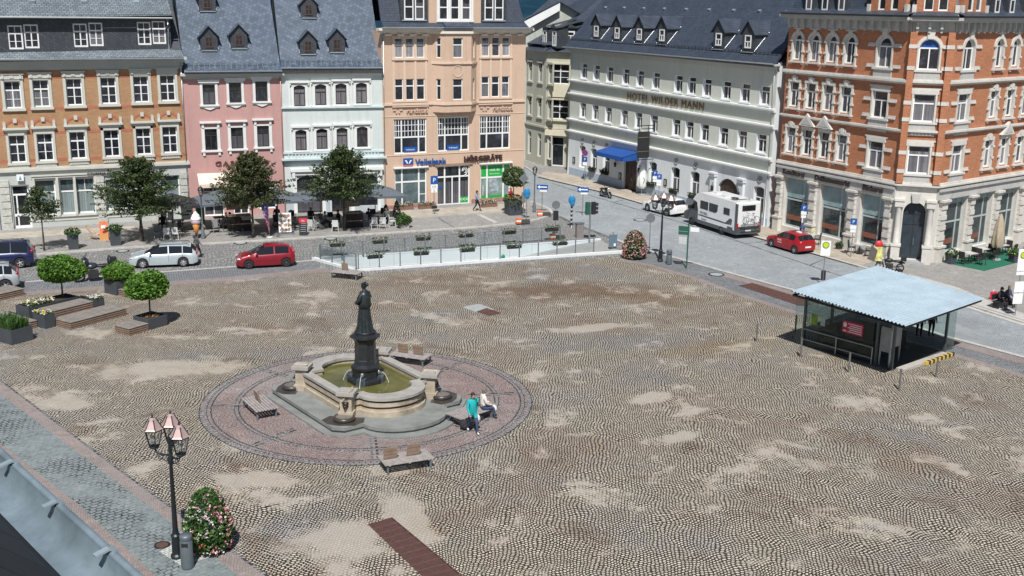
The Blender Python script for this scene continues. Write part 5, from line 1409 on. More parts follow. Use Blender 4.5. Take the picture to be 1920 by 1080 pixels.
 g = MB(); wall_mb(g, 0, lc, 0, 5.42, [(lc/2, 1.5, 0.25, 4.4, 0.7)], 0.5, 0, 0); q = g.build('ground_floor_wall', CSTONE, root); q.location = oc; q.rotation_euler = (0, 0, ac)
 d = MB(); d.box(-0.75, 0.75, 0.02, 0.06, 0, 3.25); d.vprism([(x, z) for x, z in arc_pts(1.5, 4.15, 0.7)] + [(0.75, 3.3), (-0.75, 3.3)], 0.02, 0.05)
 d.box(-0.8, 0.8, -0.02, 0.05, 3.22, 3.36); dd = d.build('door', mat('dark_blue_door', (0.03, 0.042, 0.055), 0.25, var=0.3, scale=1.5), root); dd.location = Mc @ Vector((lc/2, 0.42, 0.25)); dd.rotation_euler = (0, 0, ac)
 m = MB()
 for x in (-0.74, -0.02, 0.7): m.box(x, x+0.05, 0.0, 0.02, 0, 3.2)
 m.box(-0.74, 0.74, 0.0, 0.02, 2.45, 2.5); m.build('door_frame', BLACK, dd); hd = MB(); hd.tube([(0.12, -0.04, 1.0), (0.12, -0.04, 1.5)], 0.025, 6); hd.build('handle', STEEL, dd)
 st = MB(); st.box(-0.95, 0.95, -0.7, 0.4, 0.1, 0.24); q = st.build('door_step', M_SLABG, root); q.location = Mc @ Vector((lc/2, 0, 0)); q.rotation_euler = (0, 0, ac)
 for k in (0.28, lc-0.28):
  p = MB(); p.box(k-0.3, k+0.3, -0.62, -0.02, 0.1, 1.25); p.box(k-0.35, k+0.35, -0.67, -0.02, 1.25, 1.4)
  p.lathe([(0.25, 1.4), (0.27, 1.5), (0.22, 1.58), (0.21, 2.6), (0.195, 3.9), (0.24, 4.0), (0.24, 4.1)], (k, -0.32), 16); p.box(k-0.3, k+0.3, -0.62, 0, 4.1, 4.5); p.box(k-0.36, k+0.36, -0.68, 0, 4.5, 4.64)
  q = p.build('column', CSTONE, root); q.location = oc; q.rotation_euler = (0, 0, ac)
 p = MB(); p.vprism([(lc/2-0.2, 4.35), (lc/2+0.2, 4.35), (lc/2+0.3, 5.0), (lc/2-0.3, 5.0)], -0.2, 0); q = p.build('keystone', GSTONE, root); q.location = oc; q.rotation_euler = (0, 0, ac)
 # attic: gables and slate mansard
 def att(M, ang, l, gables, dorm):
  r = MB()
  P = [(-0.1, -0.7, 17.2), (l+0.1, -0.7, 17.2), (l+0.1, 0.25, 17.55), (-0.1, 0.25, 17.55), (l+0.1, 1.6, 21.2), (-0.1, 1.6, 21.2)]
  r.add(P, [(0, 1, 2, 3), (3, 2, 4, 5)]); q = r.build('roof', SLATE_D, root); q.location = M @ Vector((0, 0, 0)); q.rotation_euler = (0, 0, ang)
  for (c, hw_) in gables:
   g = MB(); o_ = [(c+k*0.55*(hw_/1.5), 0.62, 17.5, 19.6, 0) for k in (-1, 1)]
   wall_mb(g, c-hw_, c+hw_, 17.15, 19.8, o_, 0.15, 0, 1, -0.05); g.vprism([(c-hw_, 19.8), (c+hw_, 19.8), (c, 21.6)], -0.05, 0.1); g.box(c-hw_, c-hw_+0.05, -0.04, 1.6, 17.15, 19.8); g.box(c+hw_-0.05, c+hw_, -0.04, 1.6, 17.15, 19.8)
   for k in (-1, 1): g.box(c+k*(hw_+0.12)-0.14, c+k*(hw_+0.12)+0.14, -0.16, 0.1, 17.15, 17.9, 1); g.box(c+k*(hw_+0.05)-0.12, c+k*(hw_+0.05)+0.12, -0.12, 0.1, 18.9, 19.3, 1)
   q = g.build('gable', [OBRICK, CSTONE], root); q.location = M @ Vector((0, 0, 0)); q.rotation_euler = (0, 0, ang)
   for (u, w_, za, zb, _) in o_:
    o = put_window(root, 'bka', 0, 0, 0.1); o.location = M @ Vector((u, 0.02, za)); o.rotation_euler = (0, 0, ang); o.scale = (0.76, 1, 0.9)
  for u in dorm:
   d = MB(); d.box(u-0.45, u+0.45, -0.05, 1.6, 17.3, 19.6); q = d.build('dormer', SLATE_W, root); q.location = M @ Vector((0, 0, 0)); q.rotation_euler = (0, 0, ang)
   o = put_window(root, 'bka', 0, 0, 0.0); o.location = M @ Vector((u, -0.10, 17.42)); o.rotation_euler = (0, 0, ang); o.scale = (0.7, 1, 0.85)
 att(Ml, al, ll, [(9.9, 1.6)], [2.05, 3.75, 5.45]); att(Mc, ac, lc, [(lc/2, 1.25)], []); att(Mr, ar, lr, [(2.1, 1.4)], [5.0, 7.0, 9.4, 11.4])
 # core of the house behind
 c = MB()
 pl_ = [CA, CB_, CC, ext, Vector((ext.x-9, ext.y+12, 0)), Vector((CA.x+14, CA.y+8, 0))]
 P = [Vector((p.x-CB_.x, p.y-CB_.y, 0)) for p in pl_]
 n = len(P)
 for i in (3, 4, 5):
  a, b = P[i], P[(i+1) % n]; c.face([(a.x, a.y, 0), (b.x, b.y, 0), (b.x, b.y, 17.2), (a.x, a.y, 17.2)])
 c.build('rear_walls', OBRICK, root)
 top = MB(); cen = sum(P, Vector())/n
 ins = [p.lerp(cen, 0.12) for p in P]
 top.face([(p.x, p.y, 21.0) for p in ins]);
 for i in range(n):
  a, b = ins[i], ins[(i+1) % n]; top.face([(a.x, a.y, 17.2), (b.x, b.y, 17.2), (b.x, b.y, 21.0), (a.x, a.y, 21.0)])
 top.build('roof', SLATE_D, root)
def bpy_mb(key):
 """a copy of the surround of another window kind"""
 me = WINS[key][2]; m = MB()
 m.v = [tuple(v.co) for v in me.vertices]; m.f = [list(p.vertices) for p in me.polygons]; m.m = [p.material_index for p in me.polygons]; m.s = [False]*len(m.f)
 return m
corner_house()

# ------------------------------------------------------------ house in the side street
def side_house():
 A, B, C = G(968, 296), G(1021, 312), G(1072, 316)
 t = thing('side_street_house', 'pale yellow house with rounded bay in the side street behind the bank', 'building', (B.x, B.y, 0), 0)
 ye = mat('pale_yellow_plaster', (0.46, 0.45, 0.37), 0.88, var=0.05, scale=0.7); yp = mat('cream_panel', (0.60, 0.56, 0.43), 0.85, var=0.03)
 dk = mat('dark_shop_front', (0.05, 0.05, 0.055), 0.5)
 w = 0.85
 for (a, b, us, shop) in ((A, B, (3.4, 5.9, 8.3), 0), (B, C, (1.6, 4.6), 1)):
  d = b-a; l = d.length; ang = math.atan2(d.y, d.x); off = Vector((a.x-B.x, a.y-B.y, 0)); M = Matrix.Translation(off) @ Matrix.Rotation(ang, 4, 'Z')
  ww = 0.95 if not shop else 2.1
  ops = [(u, ww, z, z+2.1, 0) for u in us for z in (5.3, 9.1)]
  gops = [(u, ww*0.9, 0.9, 3.5, 0) for u in us] if not shop else [(1.5, 1.5, 0.1, 3.4, 0), (4.4, 2.2, 0.5, 3.3, 0)]
  m = MB(); wall_mb(m, 0, l, 0, 12.3, ops + gops, 0.2, 0, 0); q = m.build('wall', ye, t); q.location = off; q.rotation_euler = (0, 0, ang)
  key = 'sd%d' % shop
  s = MB(); hw = ww/2
  if shop:
   for k in (-1, 1): s.lathe([(0.14, -0.1), (0.11, 0.1), (0.10, 1.9), (0.16, 2.1)], (k*(hw+0.12), -0.1), 8)
   s.box(-hw-0.3, hw+0.3, -0.2, 0, 2.1, 2.3); s.box(-hw-0.35, hw+0.35, -0.25, 0, -0.2, 0)
   window_meshes(key, ww, 2.1, v=[(0, 0.1, 0, 2.1)], hb=[(1.35, 0.1, -hw, hw), (0.7, 0.05, -hw, hw)], surround=s, smats=[yp], pane=PANEDARK)
  else:
   s.box(-hw-0.2, hw+0.2, -0.14, 0, 2.1, 2.3); s.box(-hw-0.2, hw+0.2, -0.14, 0, -0.16, 0)
   for k in (-1, 1): s.box(k*hw, k*(hw+0.15), -0.06, 0, 0, 2.1)
   teewin(key, ww, 2.1, surround=s, smats=[ye], pane=PANEDARK)
  for (u, a_, z, _, __) in ops:
   o = put_window(t, key, 0, 0, 0.2); o.location = M @ Vector((u, 0.15, z)); o.rotation_euler = (0, 0, ang)
  for i, (u, a_, z0, z1, __) in enumerate(gops):
   kk = 'sdg%d%d' % (shop, i if shop else 0); window_meshes(kk, a_, z1-z0, hb=[((z1-z0)*0.72, 0.1, -a_/2, a_/2)], fw=0.12, pane=PANEDARK)
   o = put_window(t, kk, 0, 0, 0.2); o.location = M @ Vector((u, 0.15, z0)); o.rotation_euler = (0, 0, ang)
  c = MB(); cornice(c, 0, l, 4.2, [(0.2, 0.15)]); q = c.build('string_course', ye, t); q.location = off; q.rotation_euler = (0, 0, ang)
  c = MB(); cornice(c, 0, l, 12.2, [(0.2, 0.2), (0.16, 0.4)]); q = c.build('cornice', ye, t); q.location = off; q.rotation_euler = (0, 0, ang)
  if shop:
   p = MB(); p.box(0.2, 3.4, -0.6, 0, 3.55, 4.15); q = p.build('shop_fascia', yp, t); q.location = off; q.rotation_euler = (0, 0, ang)
   p = MB(); p.box(0.3, 6.2, -0.28, 0, 7.7, 8.95); q = p.build('bay_panel', yp, t); q.location = off; q.rotation_euler = (0, 0, ang)
  # dormers and roof slope
  r = MB(); e = 8.5
  tl = 5.0
  P = [(-0.3, -0.5, 12.5), (l+0.3, -0.5, 12.5), (l+0.3, 1.0, 13.3), (-0.3, 1.0, 13.3)]
  r.add(P, [(0, 1, 2, 3)]); q = r.build('eaves_skirt', SLATE_D, t); q.location = off; q.rotation_euler = (0, 0, ang)
  for u in ((6.0, 8.3) if not shop else (2.6,)):
   d = MB(); d.box(u-0.6, u+0.6, 0.4, 4, 12.9, 15.0); d.add([(u-0.8, 0.2, 15.0), (u+0.8, 0.2, 15.0), (u+0.8, 4, 15.9), (u-0.8, 4, 15.9), (u, 0.2, 15.5)], [(0, 1, 2, 3), (0, 1, 4)]); q = d.build('dormer', SLATE_W, t); q.location = off; q.rotation_euler = (0, 0, ang)
   teewin('sdd', 0.9, 1.6, pane=PANEDARK, fw=0.14); o = put_window(t, 'sdd', 0, 0, 0); o.location = M @ Vector((u, 0.34, 13.1)); o.rotation_euler = (0, 0, ang)
 # roof body: hipped over the corner
 z = 13.2
 cor = Vector((0, 0, 0)); a = Vector((A.x-B.x, A.y-B.y, 0)); c = Vector((C.x-B.x, C.y-B.y, 0))
 a2 = a*1.6; c2 = c*1.5
 na = Vector((0.88, 0.47, 0)); nc = Vector((-(c.y), c.x, 0)).normalized()
 top1 = cor + na*5.5 + nc*7.5 + Vector((0, 0, z+7.0))
 r = MB()
 ridge_a = a2*0.8 + na*8 + Vector((0, 0, z+7.0)); ridge_c = c2 + nc*9 + Vector((0, 0, z+7.0))
 up = Vector((0, 0, z))
 r.face([tuple(a2+up), tuple(cor+up), tuple(top1), tuple(ridge_a)]); r.face([tuple(cor+up), tuple(c2+up), tuple(ridge_c), tuple(top1)])
 r.face([tuple(top1), tuple(ridge_c), tuple(ridge_c+Vector((0, 20, -7))), tuple(ridge_a+Vector((6, 16, -7))), tuple(ridge_a)])
 r.build('roof', SLATE_D, t)
 ch = MB(); p = top1 + Vector((-0.5, 1, -0.5)); ch.box(p.x-0.5, p.x+0.5, p.y-0.4, p.y+0.4, p.z-1, p.z+1.6); ch.box(p.x-0.6, p.x+0.6, p.y-0.5, p.y+0.5, p.z+1.4, p.z+1.55); ch.build('chimney', mat('dark_chimney', (0.08, 0.085, 0.1), 0.8), t)
 # white gabled house behind with its bright verge
 P = D_at(984, 52, 128), D_at(1050, 4, 128), D_at(1112, 40, 128)
 b = thing('white_gable_house', 'slate roofed house with bright white gable verge seen just right of the bank roof', 'building', (P[0].x, P[0].y, 0), 0)
 o = P[0]
 q = [Vector((p.x-o.x, 0, p.z)) for p in P]
 g = MB(); g.vprism([(q[0].x, 0), (q[2].x, 0), (q[2].x, q[2].z), (q[1].x, q[1].z), (q[0].x, q[0].z)], 0.3, 10); g.build('wall', mat('grey_green_wall', (0.42, 0.44, 0.40), 0.9), b)
 v = MB(); v.vprism([(q[0].x-0.6, q[0].z-0.6), (q[1].x, q[1].z-0.9), (q[1].x, q[1].z), (q[0].x-0.6, q[0].z+0.4)], -0.3, 0.3); v.build('verge', WHITE, b)
 v = MB(); v.add([(q[0].x-0.8, -0.4, q[0].z+0.45), (q[1].x, -0.4, q[1].z+0.05), (q[1].x, 11, q[1].z+0.05), (q[0].x-0.8, 11, q[0].z+0.45), (q[2].x, -0.4, q[2].z), (q[2].x, 11, q[2].z)], [(0, 1, 2, 3), (1, 4, 5, 2)]); v.build('roof', SLATE_D, b)
def D_at(x, y, Y):
 d = ray(x, y); k = Y/d.y; return Vector((d.x*k, Y, CAM_H+d.z*k))
side_house()
def far_house():
 p = D_at(1122, 46, 175)
 t = thing('far_yellow_house', 'ochre yellow house with pale cornice peeping over the hotel roof', 'building', (p.x, p.y, 0), R(-20))
 m = MB(); m.box(0, 9, 0, 9, 0, 17.2); m.build('wall', mat('ochre_yellow', (0.62, 0.38, 0.14), 0.9), t)
 m = MB(); m.box(-0.2, 9.2, -0.2, 9.2, 17.2, 17.6); m.box(0, 9, -0.02, 9, 17.6, 19.0); m.box(-0.6, 9.6, -0.6, 9.6, 19.0, 19.6); m.build('cornice', WHITE, t)
 r = MB(); r.add([(-1, -1, 19.6), (10, -1, 19.6), (10, 10, 19.6), (-1, 10, 19.6), (4.5, 4.5, 21.2)], [(0, 1, 4), (1, 2, 4), (2, 3, 4), (3, 0, 4)]); r.build('roof', mat('copper_green', (0.28, 0.40, 0.40), 0.5), t)
far_house()
def neighbour():
 """the house that stands left of the brick house, almost wholly beyond the picture edge"""
 d = (B1B-B1A).normalized(); a = B1A - d*12.3; b = B1A - d*0.32
 t, L = house('mint_house', 'sliver of a mint green house with pinkish base at the left picture edge', a, b)
 m = mat('mint_green_plaster', (0.52, 0.62, 0.54), 0.88, var=0.05)
 ops = [(1.5+k*2.6, 1.1, z, z+2.0, 0) for k in range(4) for z in (1.2, 5.3, 9.2)]
 w = MB(); wall_mb(w, 0, L, 0, 12.5, ops, 0.2, 0, 0); w.build('wall', m, t)
 casement('nb', 1.1, 2.0)
 for (u, _, z, __, ___) in ops: put_window(t, 'nb', u, z, 0.2)
 p = MB(); p.box(0, L, -0.08, 0, 0, 0.9); p.build('plinth', mat('pinkish_base', (0.45, 0.33, 0.31), 0.85), t)
 gable_roof(t, -0.1, L+0.1, -0.6, 11.6, 12.5, R(45), SLATE, SLATE_W); shell(t, L, 11, 0, 12.5, m); downpipe(t, L-0.1, -0.12, 0.1, 12.3, WHITE)
neighbour()

# ------------------------------------------------------------ the roof edge the picture is taken from
def town_hall():
 z = CAM_H-1.9
 a, b = G(0, 855, z), G(245, 1080, z)
 d = (b-a).normalized(); n = Vector((d.y, -d.x, 0))     # n: towards the square
 if n.dot(Vector((1, 1, 0))) < 0: n = -n
 t = thing('town_hall_eaves', 'dark slate roof with zinc gutter of the building the view is taken from', 'building', (a.x, a.y, 0), math.atan2(d.y, d.x))
 # frame: x along the eaves towards the right, y towards the building (away from the square)
 m = Matrix.Rotation(t.rotation_euler.z, 4, 'Z')
 s = 1 if (m @ Vector((0, 1, 0))).dot(-n) > 0 else -1
 X0, X1 = -9, 3.2
 g = MB(); n_ = 12; R_ = 0.105
 prof = [(s*(R_ + R_*math.cos(k)), z-0.0 - R_*math.sin(k)) for k in [PI*i/n_ for i in range(n_+1)]]
 prof = [(0.0 - s*0.0 + p[0], p[1]) for p in prof]
 inner = [(p[0]*0.94 + s*R_*0.06, p[1]+0.008) for p in prof]
 P = [(X0, p[0], p[1]) for p in prof] + [(X1, p[0], p[1]) for p in prof]
 g.add(P, [[k, k+1, n_+2+k, n_+1+k] for k in range(n_)], 0, True)
 P = [(X0, p[0], p[1]) for p in inner] + [(X1, p[0], p[1]) for p in inner]
 g.add(P, [[n_+1+k, n_+2+k, k+1, k] for k in range(n_)], 0, True)
 g.tube([(X0, -s*0.012, z+0.004), (X1, -s*0.012, z+0.004)], 0.016, 10)
 gut = g.build('gutter', mat('weathered_zinc', (0.27, 0.345, 0.39), 0.4, 0.45, var=0.3, scale=5), t)
 for x in [X0+0.15+0.5*k for k in range(24)]:
  h = MB(); h.xprism([(-s*0.035, z-0.07), (-s*0.03, z+0.02), (s*0.0, z+0.032), (s*0.05, z+0.02), (s*0.05, z+0.012), (s*0.0, z+0.024), (-s*0.02, z+0.014), (-s*0.028, z-0.07)], x-0.014, x+0.014); h.build('gutter_bracket', mat('bracket_zinc', (0.30, 0.36, 0.40), 0.5, 0.3), gut)
 r = MB()
 P = [(X0, s*0.16, z-0.03), (X1, s*0.16, z-0.03), (X1, s*4.2, z+3.6), (X0, s*4.2, z+3.6)]
 r.add(P + [(p[0], p[1], p[2]-0.1) for p in P], [(0, 1, 2, 3), (0, 4, 5, 1), (7, 6, 5, 4), (1, 5, 6, 2), (0, 3, 7, 4), (3, 2, 6, 7)]); r.build('roof', brick_mat('near_slate', (0.004, 0.005, 0.006), (0.013, 0.015, 0.02), (0.002, 0.002, 0.003), 0.28, 0.2, 0.012, 0.6, 'roof', bump=0.8, var=0.5, big=3.0), t)
 w = MB(); w.box(X0, X1, s*0.5, s*0.9, 0, z-0.3); w.build('wall', mat('town_hall_plaster', (0.55, 0.50, 0.40), 0.9, var=0.06), t)
town_hall()
# ============================================================ FOUNTAIN
DIAG = PI/4
def fountain():
 c = Vector((-6.6, 48.4, 0))
 t = thing('fountain', 'stone fountain basin with four capped corner pillars and green water in mid square', 'fountain', c, R(37))
 st = mat('fountain_sandstone', (0.42, 0.36, 0.275), 0.85, var=0.2, scale=1.6, bump=0.4, grime=(0.20, 0.165, 0.125))
 cap = mat('fountain_rim_stone', (0.34, 0.325, 0.30), 0.85, var=0.14, scale=2, bump=0.25, grime=(0.24, 0.21, 0.165))
 wet = mat('wet_dark_stone', (0.055, 0.048, 0.042), 0.35, var=0.3, scale=3, bump=0.2)
 slab = mat('fountain_step_stone', (0.22, 0.228, 0.218), 0.85, var=0.16, scale=1.2, bump=0.2, grime=(0.15, 0.155, 0.15))
 def outline(off, hx=2.08, hy=2.08, lobe=1.42, n=14, ch=0.0):
  """plan of the basin: square with round lobes on the +y and -y sides"""
  P = []
  X, Y = hx+off, hy+off; r = lobe+off*(0.5 if off > 0.5 else 1.0)
  for s in (-1, 1):
   sg = s
   arc = []
   for k in range(n+1):
    a = PI*k/n
    arc.append((-r*math.cos(a), -Y - r*0.78*math.sin(a)))
   side = [(-X, -Y+ch)] + ([(-X+ch, -Y)] if ch else []) + arc + ([(X-ch, -Y)] if ch else []) + [(X, -Y+ch)]
   P += side if s < 0 else [(-x, -y) for x, y in side]
  return P
 def ring(off0, off1, z0, z1, m, mb):
  a = outline(off0); b = outline(off1); n = len(a)
  V = [(p[0], p[1], z0) for p in a] + [(p[0], p[1], z0) for p in b] + [(p[0], p[1], z1) for p in a] + [(p[0], p[1], z1) for p in b]
  F = []
  for i in range(n):
   j = (i+1) % n
   F += [[i, j, 2*n+j, 2*n+i][::-1], [n+i, n+j, 3*n+j, 3*n+i], [2*n+i, 2*n+j, 3*n+j, 3*n+i][::-1], [i, j, n+j, n+i]]
  # outline runs clockwise or not: keep both windings harmless, faces are closed
  mb.add(V, F, m)
 s = MB(); s.prism(outline(1.55, ch=0.8), 0.0, 0.09); s.build('lower_slab', slab, t)
 s = MB(); s.prism(outline(1.17, ch=0.4), 0.09, 0.20, 0); s.prism(outline(1.23, ch=0.4), 0.20, 0.34, 0); s.build('step', slab, t)
 w = MB(); ring(-0.2, 0.17, 0.34, 0.56, 0, w); ring(-0.2, 0.08, 0.56, 0.66, 0, w); ring(-0.2, 0.0, 0.66, 0.78, 0, w); ring(-0.2, 0.12, 0.78, 0.97, 0, w); ring(-0.2, 0.0, 0.97, 1.08, 0, w); w.build('basin_wall', st, t)
 w = MB(); ring(-0.24, 0.17, 1.08, 1.20, 0, w); w.build('rim', cap, t)
 w = MB(); w.prism(outline(-0.225), 0.36, 0.92); w.build('water', water_mat(), t)
 iron = mat('bronze_dark', (0.05, 0.045, 0.04), 0.4, 0.6, var=0.2)
 for sx in (-1, 1):
  for sy in (-1, 1):
   a = math.atan2(sy, sx)
   p = MB(); p.cbox((0, 0, 0.80), (0.52, 0.52, 0.96), 0); p.cbox((0, 0, 0.45), (0.66, 0.66, 0.3), 0)
   p.cbox((0, 0, 1.31), (0.62, 0.62, 0.07), 0, 0, 1); p.cbox((0, 0, 1.42), (0.78, 0.78, 0.15), 0, 1); p.cbox((0, 0, 1.515), (0.5, 0.5, 0.05), 0, 1)
   q = p.build('corner_pillar', [st, cap], t, (sx*2.12, sy*2.12, 0)); q.rotation_euler = (0, 0, a)
   m = MB(); m.ball((0.29, 0, 0.93), (0.1, 0.14, 0.16)); m.ball((0.36, 0, 0.87), (0.07, 0.08, 0.07)); m.tube([(0.36, 0, 0.85), (0.47, 0, 0.82)], 0.03, 6)
   for k in (-1, 1): m.ball((0.3, k*0.1, 1.05), (0.04, 0.05, 0.05))
   m.build('spout_mask', iron, q)
   m = MB(); m.box(0.262, 0.275, -0.1, 0.1, 1.14, 1.24); m.build('plaque', mat('brass_plaque', (0.20, 0.12, 0.05), 0.5, 0.3), q)
   b = MB(); b.lathe([(0, 0.34), (0.44, 0.34), (0.48, 0.42), (0.44, 0.52), (0.38, 0.53), (0.36, 0.46), (0, 0.44)], (0.52, 0), 20, 0); q2 = b.build('bowl', wet, q)
   b = MB(); b.disc((0.52, 0, 0.50), 0.36, 18); b.build('bowl_water', mat('dull_bowl', (0.17, 0.15, 0.13), 0.25, var=0.2), q2)
   b = MB(); b.prism([(0.15, -0.75), (0.7, -0.95), (1.12, -0.55), (1.22, 0.0), (1.1, 0.6), (0.65, 0.9), (0.1, 0.8)], 0.341, 0.346); b.build('wet_patch', wet, q)
 # pedestal of dark granite, eight-sided
 g = mat('dark_granite', (0.022, 0.024, 0.028), 0.28, var=0.3, scale=5)
 o = PI/8
 p = MB()
 prof = [(0, 0.5), (0.98, 0.5), (1.0, 1.08), (0.92, 1.12), (0.72, 1.16), (0.70, 1.52), (0.78, 1.55), (0.80, 1.66), (0.62, 1.78), (0.60, 1.98), (0.58, 2.0), (0.57, 2.84), (0.62, 2.86), (0.66, 2.92), (0.82, 3.02), (0.82, 3.10), (0.60, 3.16), (0.60, 3.22), (0, 3.22)]
 p.lathe([(r*0.84, z if z < 2 else z) for r, z in prof], (0, 0), 8, 0, False, o); p.build('pedestal', g, t)
 for k in range(4):
  a = k*PI/2 + PI/4
  m = MB(); m.cbox((math.cos(a)*0.72, math.sin(a)*0.72, 0.98), (0.28, 0.42, 0.5), a); q = m.build('pedestal_buttress', mat('blue_grey_granite', (0.06, 0.075, 0.09), 0.3, var=0.5, scale=4), t)
  m = MB(); d = Vector((math.cos(a), math.sin(a), 0))
  m.ball(d*0.60+Vector((0, 0, 1.36)), (0.09, 0.09, 0.12)); m.tube([d*0.64+Vector((0, 0, 1.36)), d*0.76+Vector((0, 0, 1.38))], 0.025, 6); m.build('lion_spout', mat('pale_bronze', (0.25, 0.26, 0.25), 0.35, 0.5), t)
  m = MB(); m.tube([d*(0.76+0.30*math.sqrt(u))+Vector((0, 0, 1.38-0.47*u)) for u in [i/6 for i in range(7)]], [0.009+0.006*i/6 for i in range(7)], 5); m.ball(d*1.06+Vector((0, 0, 0.905)), (0.09, 0.09, 0.016)); m.build('water_jet', mat('water_foam', (0.7, 0.75, 0.78), 0.3, var=0), t)
 return t
fountain()
def statue():
 """woman of dark bronze in a long pleated gown and short cape, seen from behind, standing on the pedestal"""
 t = thing('statue', 'dark bronze statue of a woman in long robe and cape on the fountain pedestal', 'statue', (-6.6, 48.4, 3.22), R(62))
 br = mat('statue_bronze', (0.040, 0.050, 0.054), 0.42, 0.55, var=0.35, scale=4)
 mb = MB(); n = 44
 # cross sections: height, rx, ry, fold depth, x shift
 S = [(0.0, 0.42, 0.40, 0.16, 0.0), (0.08, 0.385, 0.37, 0.18, 0.0), (0.35, 0.33, 0.31, 0.15, 0.0), (0.75, 0.295, 0.275, 0.11, 0.0), (1.10, 0.27, 0.245, 0.06, 0.0), (1.18, 0.26, 0.24, 0.03, 0),
   (1.19, 0.30, 0.275, 0.03, 0), (1.3, 0.295, 0.265, 0.02, 0), (1.55, 0.285, 0.23, 0.01, 0.0), (1.75, 0.295, 0.205, 0.0, 0), (1.86, 0.26, 0.17, 0, 0), (1.93, 0.13, 0.12, 0, 0.0), (1.97, 0.075, 0.08, 0, 0.01), (2.03, 0.07, 0.078, 0, 0.02),
   (2.06, 0.085, 0.105, 0, 0.03), (2.14, 0.105, 0.13, 0, 0.035), (2.22, 0.10, 0.125, 0, 0.03), (2.29, 0.07, 0.09, 0, 0.02), (2.32, 0.0, 0.0, 0, 0.02)]
 V = []; F = []
 for (z, rx, ry, fd, sh) in S:
  for k in range(n):
   a = 2*PI*k/n
   f = 1 + fd*(math.sin(a*9+z*0.8)*0.6 + math.sin(a*5+1.3+z)*0.5)
   V.append((rx*f*math.cos(a), ry*f*math.sin(a)+sh, z))
 for i in range(len(S)-1):
  for k in range(n): F.append([i*n+k, i*n+(k+1) % n, (i+1)*n+(k+1) % n, (i+1)*n+k])
 mb.add(V, F, 0, True)
 # arms folded in front, sleeves puffed
 for s in (-1, 1):
  mb.tube([(s*0.27, 0.0, 1.80), (s*0.36, 0.02, 1.62), (s*0.35, 0.10, 1.42), (s*0.22, 0.30, 1.38), (s*0.02, 0.36, 1.42)], [0.10, 0.125, 0.10, 0.075, 0.05], 12)
  mb.ball((s*0.02, 0.37, 1.42), (0.06, 0.05, 0.045))
 mb.ball((0, 0.165, 2.13), (0.022, 0.03, 0.035), 8, 6)
 mb.build('figure', br, t)
 h = MB(); h.ball((0, -0.01, 2.2), (0.125, 0.14, 0.13)); h.ball((0, -0.15, 2.24), (0.08, 0.085, 0.085)); h.lathe([(0.10, 2.30), (0.12, 2.24), (0.06, 2.34), (0, 2.35)], (0, -0.05), 14); h.build('hair', br, t)
 c = MB(); c.lathe([(0.31, 1.2), (0.335, 1.22), (0.30, 1.5), (0.30, 1.78), (0.22, 1.9), (0.15, 1.93), (0.10, 1.98)], (0, -0.02), 28, 0, True, 0, 0.82); c.build('cape', br, t)
 b = MB(); b.lathe([(0, 0), (0.48, 0), (0.48, 0.06), (0.44, 0.08), (0, 0.08)], n=24); b.build('plinth', br, t)
statue()

# ============================================================ BENCHES
def make_bench():
 t = thing('bench', 'bench', 'bench')
 L, D = 2.0, 1.05
 s = MB(); n = 8
 for k in range(n):
  y = -D/2 + D*(k+0.5)/n
  s.box(-L/2, L/2, y-D/n*0.36, y+D/n*0.36, 0.42, 0.46)
 for x in (-0.8, 0, 0.8): s.box(x-0.04, x+0.04, -D/2+0.02, D/2-0.02, 0.385, 0.42)
 s.build('seat', WOODGREY, t)
 f = MB()
 for y in (-D/2+0.1, D/2-0.1): f.box(-L/2+0.1, L/2-0.1, y-0.03, y+0.03, 0.33, 0.385)
 for x in (-L/2+0.13, L/2-0.13): f.box(x-0.03, x+0.03, -D/2+0.131, D/2-0.131, 0.33, 0.383)
 f.build('frame', IRON, t)
 for sx in (-1, 1):
  for sy in (-1, 1):
   l = MB(); l.box(sx*(L/2-0.13)-0.035, sx*(L/2-0.13)+0.035, sy*(D/2-0.1)-0.035, sy*(D/2-0.1)+0.035, 0.02, 0.33); l.build('leg', GREYPOST, t)
 return t
BENCH0 = make_bench()
def bench_back(t, x, y=0.0, w=0.55, tilt=0.22):
 b = MB()
 for k in range(3):
  z = 0.56+k*0.17; b.cbox((x, y-tilt*(z-0.46), z), (w, 0.035, 0.15), 0, 0, tilt)
 q = b.build('backrest', WOODBROWN, t)
 m = MB()
 for s in (-1, 1): m.cbox((x+s*w*0.42, y+0.03-tilt*0.2, 0.66), (0.03, 0.025, 0.50), 0, 0, tilt)
 m.build('support', IRON, q)
def bench(label, loc, rz, backs, first=False):
 t = BENCH0 if first else dup(BENCH0)
 for c in list(t.children):
  if c.name.startswith('backrest'): pass
 t.location = loc; t.rotation_euler = (0, 0, rz); tag(t, label, 'bench', 'slatted benches on the square')
 return t
b1 = bench('wide slatted bench with two brown backrests on the near edge of the round paving', (-4.06, 40.76, 0), R(24), 2, True)
b2 = bench('slatted bench with one backrest seen edge-on left of the fountain', (-11.06, 46.56, 0), R(-58), 1)
b3 = bench('slatted bench with two upright backrests behind the fountain', (-5.05, 53.85, 0), R(-22), 2)
b4 = bench('slatted bench on which the man in the white jacket sits', (-1.75, 45.95, 0), R(45), 1)
b5 = bench('low bench by the white kerb of the ramp railing', (-10.85, 71.35, 0), R(-18), 0)
bench_back(b1, -0.62, 0.05); bench_back(b1, 0.32, 0.05)
bench_back(b2, -0.2, 0.0)
bench_back(b3, -0.45, 0.05); bench_back(b3, 0.4, 0.05)
bench_back(b4, 0.35, 0.12)
bench_back(b5, -0.2, 0.2, 0.45)

